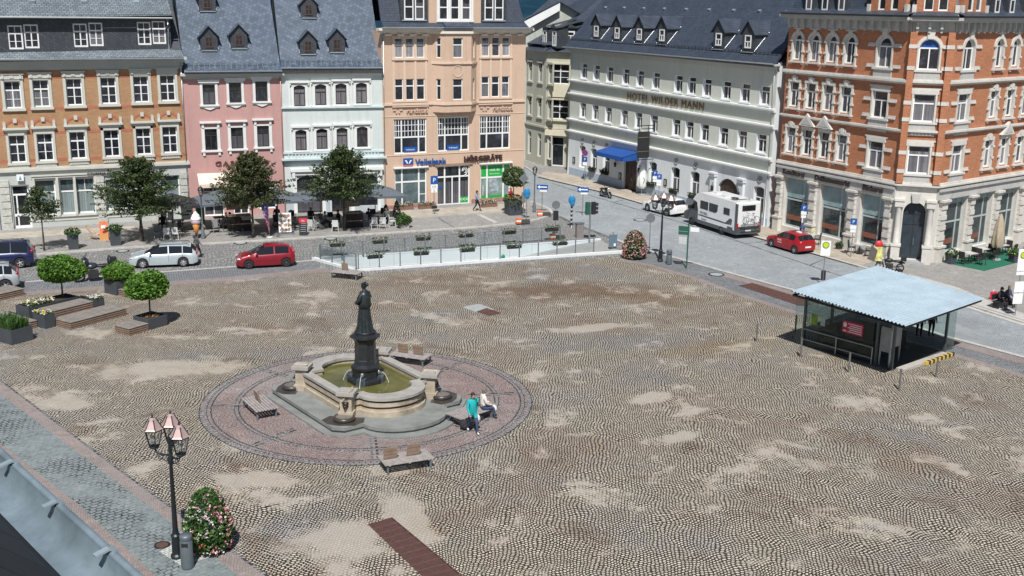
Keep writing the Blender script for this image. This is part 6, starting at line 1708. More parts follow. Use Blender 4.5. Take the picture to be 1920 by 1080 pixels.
# ============================================================ PLANTS
def leaf_quads(mb, pts, size, rnd, m=0, up=0.5):
 for p in pts:
  s = size*rnd.uniform(0.6, 1.3)
  n = Vector((rnd.gauss(0, 1), rnd.gauss(0, 1), rnd.gauss(0, 1)+up)).normalized()
  a = n.cross(Vector((rnd.gauss(0, 1), rnd.gauss(0, 1), rnd.gauss(0, 1)))).normalized()
  b = n.cross(a)
  p = Vector(p)
  mb.face([p-a*s, p+b*s*0.55, p+a*s, p-b*s*0.55], m)
LEAF_DARK = leaf_mat('street_tree_leaves', (0.016, 0.030, 0.008), (0.038, 0.066, 0.018), (0.095, 0.135, 0.038), 0.18)
LEAF_BROWN = leaf_mat('olive_tree_leaves', (0.022, 0.030, 0.009), (0.048, 0.064, 0.019), (0.11, 0.125, 0.038), 0.18)
LEAF_BRIGHT = leaf_mat('bright_leaves', (0.045, 0.115, 0.015), (0.095, 0.22, 0.025), (0.19, 0.34, 0.05), 0.3)
LEAF_MID = leaf_mat('mid_green_leaves', (0.02, 0.06, 0.012), (0.045, 0.115, 0.02), (0.09, 0.18, 0.035), 0.25)
BARK = mat('bark', (0.075, 0.062, 0.05), 0.9, var=0.3, scale=6, bump=0.5)
def street_tree(label, base, h_trunk, top, rx, n_b, leaf_n, seed, m, lean=0.0, tr=0.12):
 """dark small-leaved tree: straight trunk, limbs fanning up and out in spiky sprays"""
 rnd = random.Random(seed)
 t = thing('street_tree', label, 'tree', base, 0, 'trees along the pavement')
 tk = MB(); lv = MB()
 tk.tube([(0, 0, 0), (0.02, 0, h_trunk*0.5), (0.0, 0.02, h_trunk), (0.03, 0, h_trunk+(top-h_trunk)*0.65)], [tr, tr*0.85, tr*0.75, tr*0.2], 9)
 H = top-h_trunk
 for i in range(n_b):
  u = rnd.random()
  z0 = h_trunk + H*(0.02+0.62*u*u**0.2)
  az = rnd.uniform(0, 2*PI)
  el = R(rnd.uniform(2, 30)) + R(50)*u**1.7
  prof = (1.0 - 0.62*max(0, u-0.35)/0.65)*(0.72+0.28*min(1, u/0.2))
  ln = rx*prof*rnd.uniform(0.72, 1.18)
  d = Vector((math.cos(az)*math.cos(el), math.sin(az)*math.cos(el), math.sin(el)))
  p0 = Vector((0, 0, z0)); pts = []
  for k in range(6):
   v = k/5
   pts.append(p0 + d*ln*v + Vector((0, 0, -0.12*ln*v*v + 0.06*rnd.uniform(-1, 1))))
  if i < 26: tk.tube(pts, [tr*0.35, tr*0.3, tr*0.22, tr*0.15, tr*0.1, tr*0.05], 5, cap=False)
  nl = int(leaf_n/n_b)
  for k in range(nl):
   v = rnd.uniform(0.16, 1.0)**0.85
   j = min(4, int(v*5)); f = v*5-j
   p = pts[j].lerp(pts[j+1], f)
   sp = 0.30*(1.05-v)+0.05
   p = p + Vector((rnd.gauss(0, sp), rnd.gauss(0, sp), rnd.gauss(0, sp*0.5)))
   leaf_quads(lv, [p], 0.092, rnd, 0, 0.9)
 tk.build('trunk', BARK, t); lv.build('crown', m, t)
 return t
street_tree('thin young street tree left of the dark flower tubs, before the stone shop front', G(83, 470, 0.1), 2.2, 5.4, 1.45, 70, 2600, 11, LEAF_DARK, tr=0.075)
street_tree('broad dark tree before the brick house, between flower tub and café parasols', G(266, 452, 0.1), 1.9, 7.1, 3.5, 210, 17500, 21, LEAF_DARK, tr=0.17)
street_tree('dark olive tree in front of the pink house beside the beach flag', G(475, 445, 0.1), 2.3, 7.05, 3.1, 210, 16500, 31, LEAF_BROWN, tr=0.11)
street_tree('dark tree in front of the white house rising over the white café chairs', G(646, 433, 0.1), 2.4, 7.45, 3.3, 210, 16500, 41, LEAF_DARK, tr=0.13)

def ball_points(n, c, r, rnd, squash=0.85, shell=0.72, lumps=9):
 L = [(Vector((rnd.gauss(0, 1), rnd.gauss(0, 1), rnd.gauss(0, 1)+0.15)).normalized(), rnd.uniform(-0.12, 0.26)) for _ in range(lumps+8)]
 out = []
 for _ in range(n):
  d = Vector((rnd.gauss(0, 1), rnd.gauss(0, 1), rnd.gauss(0, 1))).normalized()
  rr = 1.0
  for (q, a) in L: rr += a*max(0, d.dot(q)-0.76)/0.24
  rr *= rnd.uniform(shell, 1.0)*r
  out.append(Vector(c)+Vector((d.x*rr, d.y*rr, d.z*rr*squash*(0.68 if d.z < 0 else 1.0))))
 return out
def globe_tree(label, base, h, r, seed, z0=0.0, sq=0.82, n=3600, group='globe trees in planters', m=None, tr=0.055, name='globe_tree', size=0.105):
 rnd = random.Random(seed)
 t = thing(name, label, 'tree', base, 0, group)
 k = MB(); k.tube([(0, 0, z0), (0.02, 0, h*0.5), (0, 0, h)], [tr, tr*0.9, tr*0.8], 8)
 for i in range(7):
  a = rnd.uniform(0, 6.3); k.tube([(0, 0, h-r*0.5), (math.cos(a)*r*0.6, math.sin(a)*r*0.6, h+rnd.uniform(-.2, .4)*r)], [tr*0.5, tr*0.15], 5)
 k.build('trunk', BARK, t)
 c = MB(); leaf_quads(c, ball_points(n, (0, 0, h), r, rnd, sq), size, rnd, 0, 1.2); c.build('crown', m or LEAF_BRIGHT, t)
 return t
PLANTER = mat('anthracite_planter', (0.055, 0.062, 0.072), 0.6, var=0.1)
SOIL = mat('soil', (0.05, 0.032, 0.022), 0.95, var=0.4, scale=9)
FLOWERCOL = {k: leaf_mat('petals_'+k, *c, 0.15) for k, c in {'yellow': ((0.7, 0.6, 0.05), (0.8, 0.72, 0.1), (0.75, 0.72, 0.35)), 'white': ((0.7, 0.66, 0.62), (0.78, 0.76, 0.74), (0.6, 0.5, 0.5)),
 'pink': ((0.75, 0.30, 0.38), (0.8, 0.5, 0.54), (0.62, 0.14, 0.22)), 'red': ((0.6, 0.05, 0.04), (0.7, 0.12, 0.08), (0.75, 0.35, 0.32)), 'mixed': ((0.6, 0.45, 0.5), (0.7, 0.66, 0.6), (0.4, 0.3, 0.42))}.items()}
def planter_box(label, poly, z0, z1, name='planter', soil=True, group='anthracite planters on the timber decks'):
 c = sum((Vector((p[0], p[1], 0)) for p in poly), Vector())/len(poly)
 t = thing(name, label, 'planter', (c.x, c.y, z0), 0, group)
 P = [(p[0]-c.x, p[1]-c.y) for p in poly]
 n = len(P); m = MB()
 a = sum(P[i][0]*P[(i+1) % n][1]-P[(i+1) % n][0]*P[i][1] for i in range(n))
 if a < 0: P = P[::-1]
 Q = []
 cc = Vector((0, 0))
 for p in P:
  v = Vector(p); Q.append(tuple(v - v.normalized()*0.09))
 h = z1-z0
 V = [(p[0], p[1], 0) for p in P] + [(p[0], p[1], h) for p in P] + [(p[0], p[1], h) for p in Q] + [(p[0], p[1], h-0.1) for p in Q]
 F = []
 for i in range(n):
  j = (i+1) % n
  F += [[i, j, n+j, n+i], [n+i, n+j, 2*n+j, 2*n+i], [2*n+i, 2*n+j, 3*n+j, 3*n+i]]
 m.add(V, F); m.build('box', PLANTER, t)
 s = MB(); s.face([(p[0], p[1], h-0.09) for p in Q]); s.build('soil', SOIL, t)
 return t, c
def plants_in(t, label_, n, area, z, h, size, rnd, mats, name='leaves', flower=None, nf=0):
 """low planting inside a planter, a part of it"""
 m = MB()
 leaf_quads(m, [(rnd.uniform(*area[0]), rnd.uniform(*area[1]), z+abs(rnd.gauss(0, h*0.5))) for _ in range(n)], size, rnd, 0, 0.8)
 q = m.build(name, mats, t)
 return q
def in_quad(P, rnd):
 a, b, c, d = P; u, v = rnd.random(), rnd.random()
 return ((a[0]*(1-u)+b[0]*u)*(1-v)+(d[0]*(1-u)+c[0]*u)*v, (a[1]*(1-u)+b[1]*u)*(1-v)+(d[1]*(1-u)+c[1]*u)*v)
def planting(t, c, quad, z, h, n, seed, leaf=None, fl=(), nf=60, fs=0.07):
 rnd = random.Random(seed)
 m = MB(); pts = []
 for _ in range(n):
  x, y = in_quad(quad, rnd); pts.append((x-c.x, y-c.y, z+rnd.random()*h))
 leaf_quads(m, pts, 0.085, rnd, 0, 0.7); m.build('plants', leaf or LEAF_MID, t)
 for f in fl:
  m = MB(); pts = []
  for _ in range(nf):
   x, y = in_quad(quad, rnd); pts.append((x-c.x, y-c.y, z+h*rnd.uniform(0.6, 1.15)))
  leaf_quads(m, pts, fs, rnd, 0, 2.0); m.build('blossoms', FLOWERCOL[f], t)

# ---- timber decks with planters, left of the square.  e1 along the long edge, e2 across
DANG = R(57)
def dxy(o, u, v):
 c, s = math.cos(DANG), math.sin(DANG); return (o[0]+c*u-s*v, o[1]+s*u+c*v)
def rect(o, u0, u1, v0, v1): return [dxy(o, u0, v0), dxy(o, u1, v0), dxy(o, u1, v1), dxy(o, u0, v1)]
def deck(label, o, u0, u1, v0, v1, z0, z1, along='u'):
 c = Vector(dxy(o, (u0+u1)/2, (v0+v1)/2) + (z0,))
 t = thing('timber_deck', label, 'deck', c, DANG, 'timber seating decks')
 lu, lv = (u1-u0)/2, (v1-v0)/2; h = z1-z0
 m = MB(); n = max(3, int(2*(lv if along == 'u' else lu)/0.15))
 for k in range(n):
  if along == 'u':
   y = -lv+2*lv*(k+0.5)/n; m.box(-lu, lu, y-lv/n*0.92, y+lv/n*0.92, h-0.035, h)
  else:
   x = -lu+2*lu*(k+0.5)/n; m.box(x-lu/n*0.92, x+lu/n*0.92, -lv, lv, h-0.035, h)
 m.build('planks', mat('deck_planks', (0.23, 0.205, 0.185), 0.8, var=0.25, scale=3), t)
 m = MB(); k = 0; z = 0.02; nn = max(2, int((h-0.05)/0.115))
 for i in range(nn):
  z = 0.03+i*(h-0.08)/nn; zz = z+(h-0.08)/nn*0.58
  m.box(-lu+0.01, lu-0.01, -lv+0.01, -lv+0.045, z, zz); m.box(-lu+0.01, lu-0.01, lv-0.045, lv-0.01, z, zz); m.box(-lu+0.01, -lu+0.045, -lv+0.046, lv-0.046, z, zz); m.box(lu-0.045, lu-0.01, -lv+0.046, lv-0.046, z, zz)
 m.build('side_slats', mat('deck_side', (0.25, 0.17, 0.125), 0.75, var=0.2, scale=4), t)
 m = MB(); m.box(-lu+0.06, lu-0.06, -lv+0.06, lv-0.06, 0.0, h-0.04); m.build('core', BLACK, t)
 return t
O1 = (-24.1, 58.7)          # near corner of the long low deck
deck('long low timber deck with layered slat sides, nearest of the stepped decks', O1, 0.0, 3.75, 0.0, 1.55, 0, 0.42)
deck('upper timber deck raised between the two small flower cubes', O1, -0.05, 2.7, 1.57, 2.75, 0, 0.80)
deck('low timber deck wedge left of the cube with yellow flowers', O1, -1.15, 0.0 - 0.72, 1.9, 5.2, 0, 0.42, 'v')
pq = rect(O1, -0.70, 0.0 - 0.06, 1.25, 2.3); t, c = planter_box('small planter cube filled with yellow flowers between the low decks', pq, 0, 0.78); planting(t, c, pq, 0.68, 0.22, 160, 1, fl=('yellow', 'mixed'), nf=80)
pq = rect(O1, 2.72, 3.45, 1.6, 2.4); t, c = planter_box('small planter cube with pale blossoms at the right end of the upper deck', pq, 0, 0.82); planting(t, c, pq, 0.72, 0.25, 140, 2, fl=('mixed', 'white'), nf=50)
pq = rect(O1, -0.5, 2.75, 2.95, 4.15); t, c = planter_box('long anthracite planter holding globe tree and mixed blossoms behind the decks', pq, 0, 0.88); planting(t, c, rect(O1, -0.4, 1.3, 3.05, 4.05), 0.78, 0.28, 260, 3, fl=('mixed', 'white', 'yellow'), nf=70)
p = dxy(O1, 2.1, 3.55); globe_tree('bright globe tree in the long planter left of the motorcycle', (p[0], p[1], 0.78), 1.62, 1.2, 5, n=5200, sq=0.78)
deck('dark short deck at the left end of the long planter', O1, -0.5, 0.4, 4.2, 5.0, 0, 0.42)
O2 = (-19.87, 58.85)
pq = rect(O2, 0, 1.28, 0, 1.28); t, c = planter_box('square planter with the free-standing globe tree, brown bark mulch on top', pq, 0, 0.62); planting(t, c, rect(O2, .2, 1.1, .2, 1.1), 0.55, 0.1, 60, 6, leaf=leaf_mat('mulch', (0.12, 0.06, 0.03), (0.22, 0.12, 0.06), (0.4, 0.25, 0.1), 0))
p = dxy(O2, 0.64, 0.64); globe_tree('bright globe tree in the square planter, rightmost of the planter trees', (p[0], p[1], 0.53), 1.72, 1.02, 6, n=4600, sq=0.84)
deck('small square timber deck in front of the free-standing globe tree', O2, -1.35, -0.04, -0.05, 1.2, 0, 0.42)
O3 = (-24.05, 66.2)
pq = rect(O3, -0.15, 1.0, 0, 1.15); t, c = planter_box('anthracite planter filled with a round bright shrub behind the decks', pq, 0, 0.86)
rnd = random.Random(9); m = MB(); leaf_quads(m, ball_points(2600, (0, 0, 1.2), 0.92, rnd, 0.62), 0.095, rnd, 0, 1.2)
sh = thing('round_shrub', 'round bright green shrub growing in a planter left of the silver estate car', 'shrub', (c.x, c.y, 0), 0); m.build('foliage', LEAF_BRIGHT, sh); m = MB(); m.tube([(0, 0, .75), (0, 0, 1.2)], 0.06, 6); m.build('stem', BARK, sh)
deck('small timber deck behind the free-standing globe tree', O3, -0.1, 1.2, -1.5, -0.1, 0, 0.42)
p = G(8, 560); O4 = (p.x-1.0, p.y+0.2)
deck('timber deck cut by the left picture edge, in front of the silver SUV', O4, -0.4, 1.6, -1.2, 0.3, 0, 0.42)
pq = rect(O4, -1.5, -0.45, -0.9, 0.4); t, c = planter_box('planter at the left picture edge beside the cut-off deck', pq, 0, 0.8); planting(t, c, pq, 0.72, 0.2, 120, 12)
p = G(28, 647); O5 = (p.x-0.05, p.y)
pq = rect(O5, -0.1, 1.15, 0.0, 1.9); t, c = planter_box('planter with tall grassy plants at the left edge below the decks', pq, 0, 0.78)
m = MB(); rnd = random.Random(4)
for k in range(900):
 x, y = in_quad(rect(O5, 0.0, 1.05, 0.1, 1.8), rnd); h = rnd.uniform(0.3, 0.75); a = rnd.uniform(0, 6.3); b = rnd.uniform(0.05, 0.35); w = 0.018
 P0 = Vector((x-c.x, y-c.y, 0.68)); P1 = P0+Vector((math.cos(a)*b*0.4, math.sin(a)*b*0.4, h*0.7)); P2 = P0+Vector((math.cos(a)*b, math.sin(a)*b, h)); s = Vector((-math.sin(a), math.cos(a), 0))*w
 m.add([P0-s, P0+s, P1+s, P1-s, P2], [(0, 1, 2, 3), (3, 2, 4)])
m.build('grasses', LEAF_MID, t)

# ---- flower tubs on the far pavement, potted tree, cypresses
def tub(label, base, w, h, seed, plant=True, fl=('red',), m=None, name='flower_tub', grow=0.55, n=420):
 t = thing(name, label, 'planter', base, R(24), 'square tubs on the pavement')
 b = MB(); b.lathe([(0, 0), (w*0.60, 0), (w*0.68, h), (w*0.62, h), (w*0.60, h-0.06), (0, h-0.06)], n=4, a0=PI/4, smooth=False); b.build('tub', m or PLANTER, t)
 if plant:
  rnd = random.Random(seed); q = MB(); leaf_quads(q, ball_points(n, (0, 0, h+0.05), w*0.72, rnd, grow), 0.085, rnd, 0, 1); q.build('plants', LEAF_MID, t)
  for f in fl:
   q = MB(); leaf_quads(q, ball_points(26, (0, 0, h+0.08), w*0.78, rnd, grow, 0.95), 0.06, rnd, 0, 1); q.build('blossoms', FLOWERCOL[f], t)
 return t
tub('dark square tub with red flowers beside the thin young tree', G(138, 466, 0.1), 0.8, 1.15, 1)
tub('dark square tub with green plants left of the broad dark tree', G(217, 459, 0.1), 0.8, 1.15, 2, fl=())
tub('pale concrete tub with clipped shrub at the right end of the café', G(757, 427, 0.1), 0.8, 0.5, 3, fl=(), m=mat('concrete_tub', (0.42, 0.40, 0.38), 0.85), grow=0.9, n=1300)
tub('big dark round tub of the potted tree at the bank corner', G(962, 402, 0.1), 1.25, 1.2, 4, fl=(), n=520)
p = G(962, 402, 0.1); globe_tree('potted tree with loose light crown in the big dark tub at the bank corner', (p.x, p.y, 1.25), 1.95, 1.05, 8, sq=0.95, n=3000, group=None, m=leaf_mat('loose_leaves', (0.03, 0.06, 0.02), (0.06, 0.11, 0.035), (0.13, 0.18, 0.07), 0.25), tr=0.045, name='potted_tree', size=0.1)
def cypress(label, base, h, r, seed):
 rnd = random.Random(seed); t = thing('cypress', label, 'shrub', base, 0, 'small cypresses by the café')
 m = MB(); pts = []
 for _ in range(700):
  u = rnd.random(); a = rnd.uniform(0, 6.3); rr = r*math.sin(PI*(0.12+0.88*u)**0.7)**0.7*rnd.uniform(0.7, 1)
  pts.append((math.cos(a)*rr, math.sin(a)*rr, 0.15+u*(h-0.15)))
 leaf_quads(m, pts, 0.08, rnd, 0, 0.3); m.build('foliage', leaf_mat('cypress_leaves', (0.008, 0.016, 0.008), (0.016, 0.03, 0.012), (0.03, 0.04, 0.018), 0.1), t)
 m = MB(); m.tube([(0, 0, 0), (0, 0, 0.5)], 0.06, 6); m.build('trunk', BARK, t)
cypress('tall dark cypress at the right end of the café terrace', G(744, 421, 0.1), 1.95, 0.36, 1)
cypress('shorter dark cypress behind the rightmost white café chairs', G(724, 418, 0.1), 1.5, 0.3, 2)
def trough(label, p, L_, seed, rz, fl=('white', 'pink'), z=0.1, m=None):
 t = thing('flower_trough', label, 'flower box', p, rz, 'flower troughs by the bank')
 b = MB(); b.box(-L_/2, L_/2, -0.16, 0.16, 0, 0.28); b.build('trough', m or mat('brown_trough', (0.20, 0.11, 0.08), 0.8), t)
 rnd = random.Random(seed); q = MB(); leaf_quads(q, [(rnd.uniform(-L_/2, L_/2), rnd.uniform(-.2, .2), 0.26+rnd.random()*0.35) for _ in range(170)], 0.075, rnd); q.build('plants', LEAF_MID, t)
 for f in fl:
  q = MB(); leaf_quads(q, [(rnd.uniform(-L_/2, L_/2), rnd.uniform(-.2, .2), 0.4+rnd.random()*0.3) for _ in range(34)], 0.06, rnd, 0, 2); q.build('blossoms', FLOWERCOL[f], t)
for (x, y, lb) in ((759, 393, 'flower trough under the left bank window beside the cypress'), (800, 391, 'flower trough at the wall left of the blue parking sign'), (917, 388, 'flower trough with pink blossoms under the green shop window')):
 trough(lb, G(x, y, 0.1), 1.5, x, R(25.5))
# flower towers
def flower_tower(label, base, h, r, seed, fl):
 rnd = random.Random(seed); t = thing('flower_tower', label, 'flower tower', base, 0, 'flower towers')
 b = MB(); b.cyl((0, 0), r*0.62, 0, 0.3, 16); b.build('tub', PLANTER, t)
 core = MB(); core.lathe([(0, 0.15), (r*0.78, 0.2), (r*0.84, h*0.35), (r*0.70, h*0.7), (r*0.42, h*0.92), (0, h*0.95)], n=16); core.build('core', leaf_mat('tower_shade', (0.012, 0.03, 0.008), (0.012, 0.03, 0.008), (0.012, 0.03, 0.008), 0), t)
 def pts(n, k0=0.85, k1=1.06, side=None):
  o = []
  while len(o) < n:
   u = rnd.random(); a = rnd.uniform(0, 6.3)
   rr = r*(1.0-0.55*max(0, u-0.45)/0.55 - 0.12*max(0, 0.2-u)/0.2)*math.sqrt(max(0.02, 1-max(0, u-0.85)**2/0.0225*0.96))*rnd.uniform(k0, k1)
   if side and rnd.random() > 0.5+0.5*math.cos(a-side): continue
   o.append((math.cos(a)*rr, math.sin(a)*rr, 0.12+u*(h-0.12)))
  return o
 m = MB(); leaf_quads(m, pts(2600), 0.075, rnd, 0, 0.6); m.build('foliage', LEAF_MID, t)
 for f, n, side in fl:
  m = MB()
  for p in pts(n, 1.0, 1.1, side):
   leaf_quads(m, [Vector(p)+Vector((rnd.gauss(0, .035), rnd.gauss(0, .035), rnd.gauss(0, .03))) for _ in range(5)], 0.042, rnd, 0, 0.3)
  m.build('blossoms', FLOWERCOL[f], t)
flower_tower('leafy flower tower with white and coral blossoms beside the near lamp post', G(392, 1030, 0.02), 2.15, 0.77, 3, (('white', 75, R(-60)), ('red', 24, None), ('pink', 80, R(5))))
flower_tower('flower tower with pink blossoms at the far corner of the square by the ramp', G(1189, 484, 0.02), 2.0, 0.85, 4, (('pink', 260, R(-70)), ('white', 40, None), ('red', 40, None)))

# ============================================================ RAMP RAILING
def ramp_rail():
 gl = glass_mat('rail_glass', (0.86, 0.92, 0.93), 0.12)
 def run(label, a, b, n, base=0.0, ext=0, h=0.98):
  t = thing('glass_railing', label, 'railing', (a.x, a.y, base), math.atan2((b-a).y, (b-a).x), 'glass railings of the garage ramp')
  L = (b-a).length
  for k in range(n+1):
   x = L*k/n; p = MB(); p.box(x-0.035, x+0.035, -0.03, 0.03, 0, h); p.box(x-0.06, x+0.06, -0.06, 0.06, 0, 0.03); p.build('post', GREYPOST, t)
  p = MB(); p.tube([(-0.03, 0, h), (L+0.03, 0, h)], 0.025, 6); p.build('handrail', GREYPOST, t)
  for k in range(n):
   g = MB(); g.box(L*k/n+0.07, L*(k+1)/n-0.07, -0.006, 0.006, 0.12, h-0.1); g.build('glass_panel', gl, t)
  return t, L
 near0, near1 = G(672, 504, 0.16), G(1113, 472, 0.16)
 run('long glass railing along the near edge of the garage ramp', near0, near1, 12, 0.16)
 run('long glass railing along the far edge of the garage ramp', G(600, 484, 0.1), G(1050, 448, 0.1), 12, 0.1)
 run('short glass railing across the head of the garage ramp', G(601, 486, 0.16), G(668, 504, 0.16), 3, 0.16)
 dk = mat('dark_flower_box', (0.03, 0.028, 0.028), 0.7)
 def boxes(x0, y0, x1, y1, n, word, fl):
  for k in range(n):
   u = (k+0.35)/n; X = x0+(x1-x0)*u; Y = y0+(y1-y0)*u
   p = G(X, Y); o = ['first', 'second', 'third', 'fourth', 'fifth', 'sixth'][k]
   rz = math.atan2((near1-near0).y, (near1-near0).x)
   t = thing('railing_flower_box', 'flower box hung on the %s railing of the ramp, %s from the left' % (word, o), 'flower box', (p.x, p.y, 0.72), rz, 'flower boxes on the ramp railings')
   b = MB(); b.box(-0.5, 0.5, -0.26, -0.04, 0, 0.24); b.build('box', dk, t)
   rnd = random.Random(k+n); q = MB(); leaf_quads(q, [(rnd.uniform(-.6, .6), -0.15+rnd.gauss(0, .12), 0.2+rnd.uniform(-.15, .28)) for _ in range(150)], 0.07, rnd); q.build('plants', LEAF_MID, t)
   q = MB(); leaf_quads(q, [(rnd.uniform(-.6, .6), -0.15+rnd.gauss(0, .13), 0.3+rnd.uniform(-.1, .22)) for _ in range(34)], 0.05, rnd, 0, 2); q.build('blossoms', FLOWERCOL[fl], t)
 boxes(672, 505, 1105, 473, 5, 'near', 'white'); boxes(604, 482, 1085, 446, 6, 'far', 'pink')
ramp_rail()
# ============================================================ VEHICLES
def lerp_prof(P, x):
 if x <= P[0][0]: return P[0][1]
 for (a, za), (b, zb) in zip(P[:-1], P[1:]):
  if x <= b: return za + (zb-za)*(x-a)/(b-a)
 return P[-1][1]
CARGLASS = mat('car_glass', (0.012, 0.014, 0.018), 0.06, var=0.0, spec=0.7)
LAMPCLEAR = mat('headlamp_glass', (0.55, 0.58, 0.60), 0.12, 0.2, var=0)
LAMPRED = mat('tail_lamp_red', (0.42, 0.01, 0.015), 0.2, var=0)
RIMMAT = mat('alloy_rim', (0.52, 0.54, 0.56), 0.35, 0.7, var=0.1)
RIMDARK = mat('dark_hubcap', (0.07, 0.07, 0.075), 0.5, 0.3, var=0.1)
def paint(name, c, coat=0.6):
 m = mat(name, c, 0.32, 0.15, var=0.05, scale=2.0)
 b = m.node_tree.nodes['Principled BSDF']; b.inputs['Coat Weight'].default_value = coat; b.inputs['Coat Roughness'].default_value = 0.06
 return m
def wheel(t, x, y, r, side, rim, w=0.2, spokes=5):
 m = MB(); n = 24
 pr = [(r*0.64, -w/2), (r*0.92, -w/2), (r, -w*0.3), (r, w*0.3), (r*0.92, w/2), (r*0.64, w/2)]
 m.lathe(pr, n=n); q = m.build('wheel', RUBBER, t, (x, y, r)); q.rotation_euler = (PI/2, 0, 0)
 m = MB(); zz = -side*w*0.36
 m.lathe([(0, zz), (r*0.15, zz-side*0.02), (r*0.2, zz)], n=12)
 for k in range(spokes):
  a = 2*PI*k/spokes; c, s = math.cos(a), math.sin(a); ww = r*0.13
  P = [(c*r*0.1-s*ww, s*r*0.1+c*ww, zz), (c*r*0.62-s*ww*0.8, s*r*0.62+c*ww*0.8, zz), (c*r*0.62+s*ww*0.8, s*r*0.62-c*ww*0.8, zz), (c*r*0.1+s*ww, s*r*0.1-c*ww, zz)]
  m.face(P if side < 0 else P[::-1])
 m.lathe([(r*0.6, zz), (r*0.66, zz-side*0.012), (r*0.66, zz+side*0.03)], n=n)
 m.build('rim', rim, q)
 m = MB(); m.disc((0, 0, zz+side*0.05), r*0.64, 20); m.build('brake_disc', BLACK, q)
def make_car(name, label, spec, loc, rz, colour, group='cars parked round the square'):
 """x forward, origin on the ground under the middle of the wheelbase"""
 t = thing(name, label, spec.get('cat', 'car'), loc, rz, group)
 L, Wd = spec['L'], spec['W']; low, roof = spec['low'], spec['roof']
 xr, xf = spec['xr'], spec['xf']; wb = spec['wb']; r = spec.get('r', 0.31)
 # stations, dense enough to round the wheel arches
 keys = sorted(set([p[0] for p in low] + [p[0] for p in roof] + [e for g in spec['glass'] for e in g[:2]]))
 N = 62
 xs = sorted(set([round(xr+(xf-xr)*k/N, 3) for k in range(N+1)] + [round(k, 3) for k in keys]))
 xs2 = [xs[0]]
 for x in xs[1:]:
  if x-xs2[-1] > 0.012: xs2.append(x)
 xs = xs2
 def hw(x):
  u = abs((x-(xr+xf)/2)/((xf-xr)/2)); return Wd/2*(1-0.05*u*u-0.20*max(0, u-0.8)**2/0.04*0.8)
 rows = []
 for x in xs:
  w = hw(x); zb = lerp_prof(low, x); zr = max(zb+0.015, lerp_prof(roof, x)); gh = zr-zb
  z0 = spec.get('sill', 0.24)
  u = abs((x-(xr+xf)/2)/((xf-xr)/2)); z0 += 0.10*max(0, u-0.86)/0.14
  for ax in (-wb/2, wb/2):
   d = abs(x-ax); ra = r+0.055
   if d < ra: z0 = max(z0, r+math.sqrt(ra*ra-d*d))
  z1 = max(z0+0.02, 0.42); zm = max(z1+0.02, zb*0.72)
  wt = w*0.97-0.05-0.30*gh
  P = [(w*0.955, z0), (w*0.99, z1), (w, zm), (w*0.965, zb-0.02), (w*0.93, zb), (max(wt, w*0.5) if gh > 0.05 else w*0.86, zr-min(0.05, gh*0.3)), ((max(wt, w*0.5) if gh > 0.05 else w*0.86)*0.86, zr), (0, zr+0.025)]
  rows.append(P)
 body = MB(); win = {}
 np_ = 8
 for i in range(len(xs)-1):
  xm = (xs[i]+xs[i+1])/2
  gh = lerp_prof(roof, xm)-lerp_prof(low, xm)
  for j in range(np_-1):
   for s in (-1, 1):
    q = [(xs[i], s*rows[i][j][0], rows[i][j][1]), (xs[i+1], s*rows[i+1][j][0], rows[i+1][j][1]), (xs[i+1], s*rows[i+1][j+1][0], rows[i+1][j+1][1]), (xs[i], s*rows[i][j+1][0], rows[i][j+1][1])]
    if s > 0: q = q[::-1]
    key = None
    for gi, (a, b, kind) in enumerate(spec['glass']):
     if a <= xm <= b:
      if kind == 'side' and j == 4 and gh > 0.18: key = ('side_window', gi, s)
      if kind == 'front' and j in (5, 6): key = ('windscreen', gi, 0)
      if kind == 'rear' and j in (5, 6): key = ('rear_window', gi, 0)
    if key: win.setdefault(key, MB()).add(q, [(0, 1, 2, 3)], 0, True)
    else: body.add(q, [(0, 1, 2, 3)], 0, True)
 for k in (0, -1):
  P = rows[k]; pts = [(xs[k], p[0], p[1]) for p in P] + [(xs[k], -p[0], p[1]) for p in P[::-1]]
  body.face(pts if k == -1 else pts[::-1])
 b = body.build('body', colour, t)
 bm = bmesh.new(); bm.from_mesh(b.data); bmesh.ops.remove_doubles(bm, verts=bm.verts, dist=0.002); bm.normal_update(); bmesh.ops.recalc_face_normals(bm, faces=bm.faces); bm.to_mesh(b.data); bm.free()
 for (nm, gi, s), m in win.items():
  o = m.build(nm, CARGLASS, t)
 u = MB(); u.box(xr+0.25, xf-0.25, -Wd/2+0.09, Wd/2-0.09, 0.16, 0.62); u.build('underbody', BLACK, t)
 for sx in (-1, 1):
  for sy in (-1, 1): wheel(t, sx*wb/2, sy*(Wd/2-0.115), r, sy, spec.get('rim', RIMMAT), 0.2, spec.get('spokes', 5))
 zl = spec.get('lz', 0.66);
 for s in (-1, 1):
  m = MB(); m.ball((0, 0, 0), (0.22, 0.16, 0.085), 10, 6); m.build('headlight', LAMPCLEAR, t, (xf-0.24, s*(hw(xf-0.24)-0.15), zl))
  m = MB(); m.ball((0, 0, 0), (0.10, 0.13, spec.get('tl', 0.13)), 10, 6); m.build('tail_light', LAMPRED, t, (xr+0.10, s*(hw(xr+0.1)-0.13), spec.get('tz', 0.84)))
  m = MB(); m.ball((0, 0, 0), (0.08, 0.11, 0.07), 8, 6); m.build('mirror', colour if spec.get('mirror', 1) else BLACK, t, (spec['mx'], s*(hw(spec['mx'])+0.05), lerp_prof(low, spec['mx'])+0.07))
 m = MB(); m.box(xr-0.02, xr+0.015, -0.26, 0.26, 0, 0.11); m.build('number_plate', SIGNWHITE, t, (0, 0, spec.get('pz', 0.62)))
 m = MB(); m.box(xf-0.01, xf+0.012, -0.26, 0.26, 0.42, 0.52); m.build('number_plate', SIGNWHITE, t)
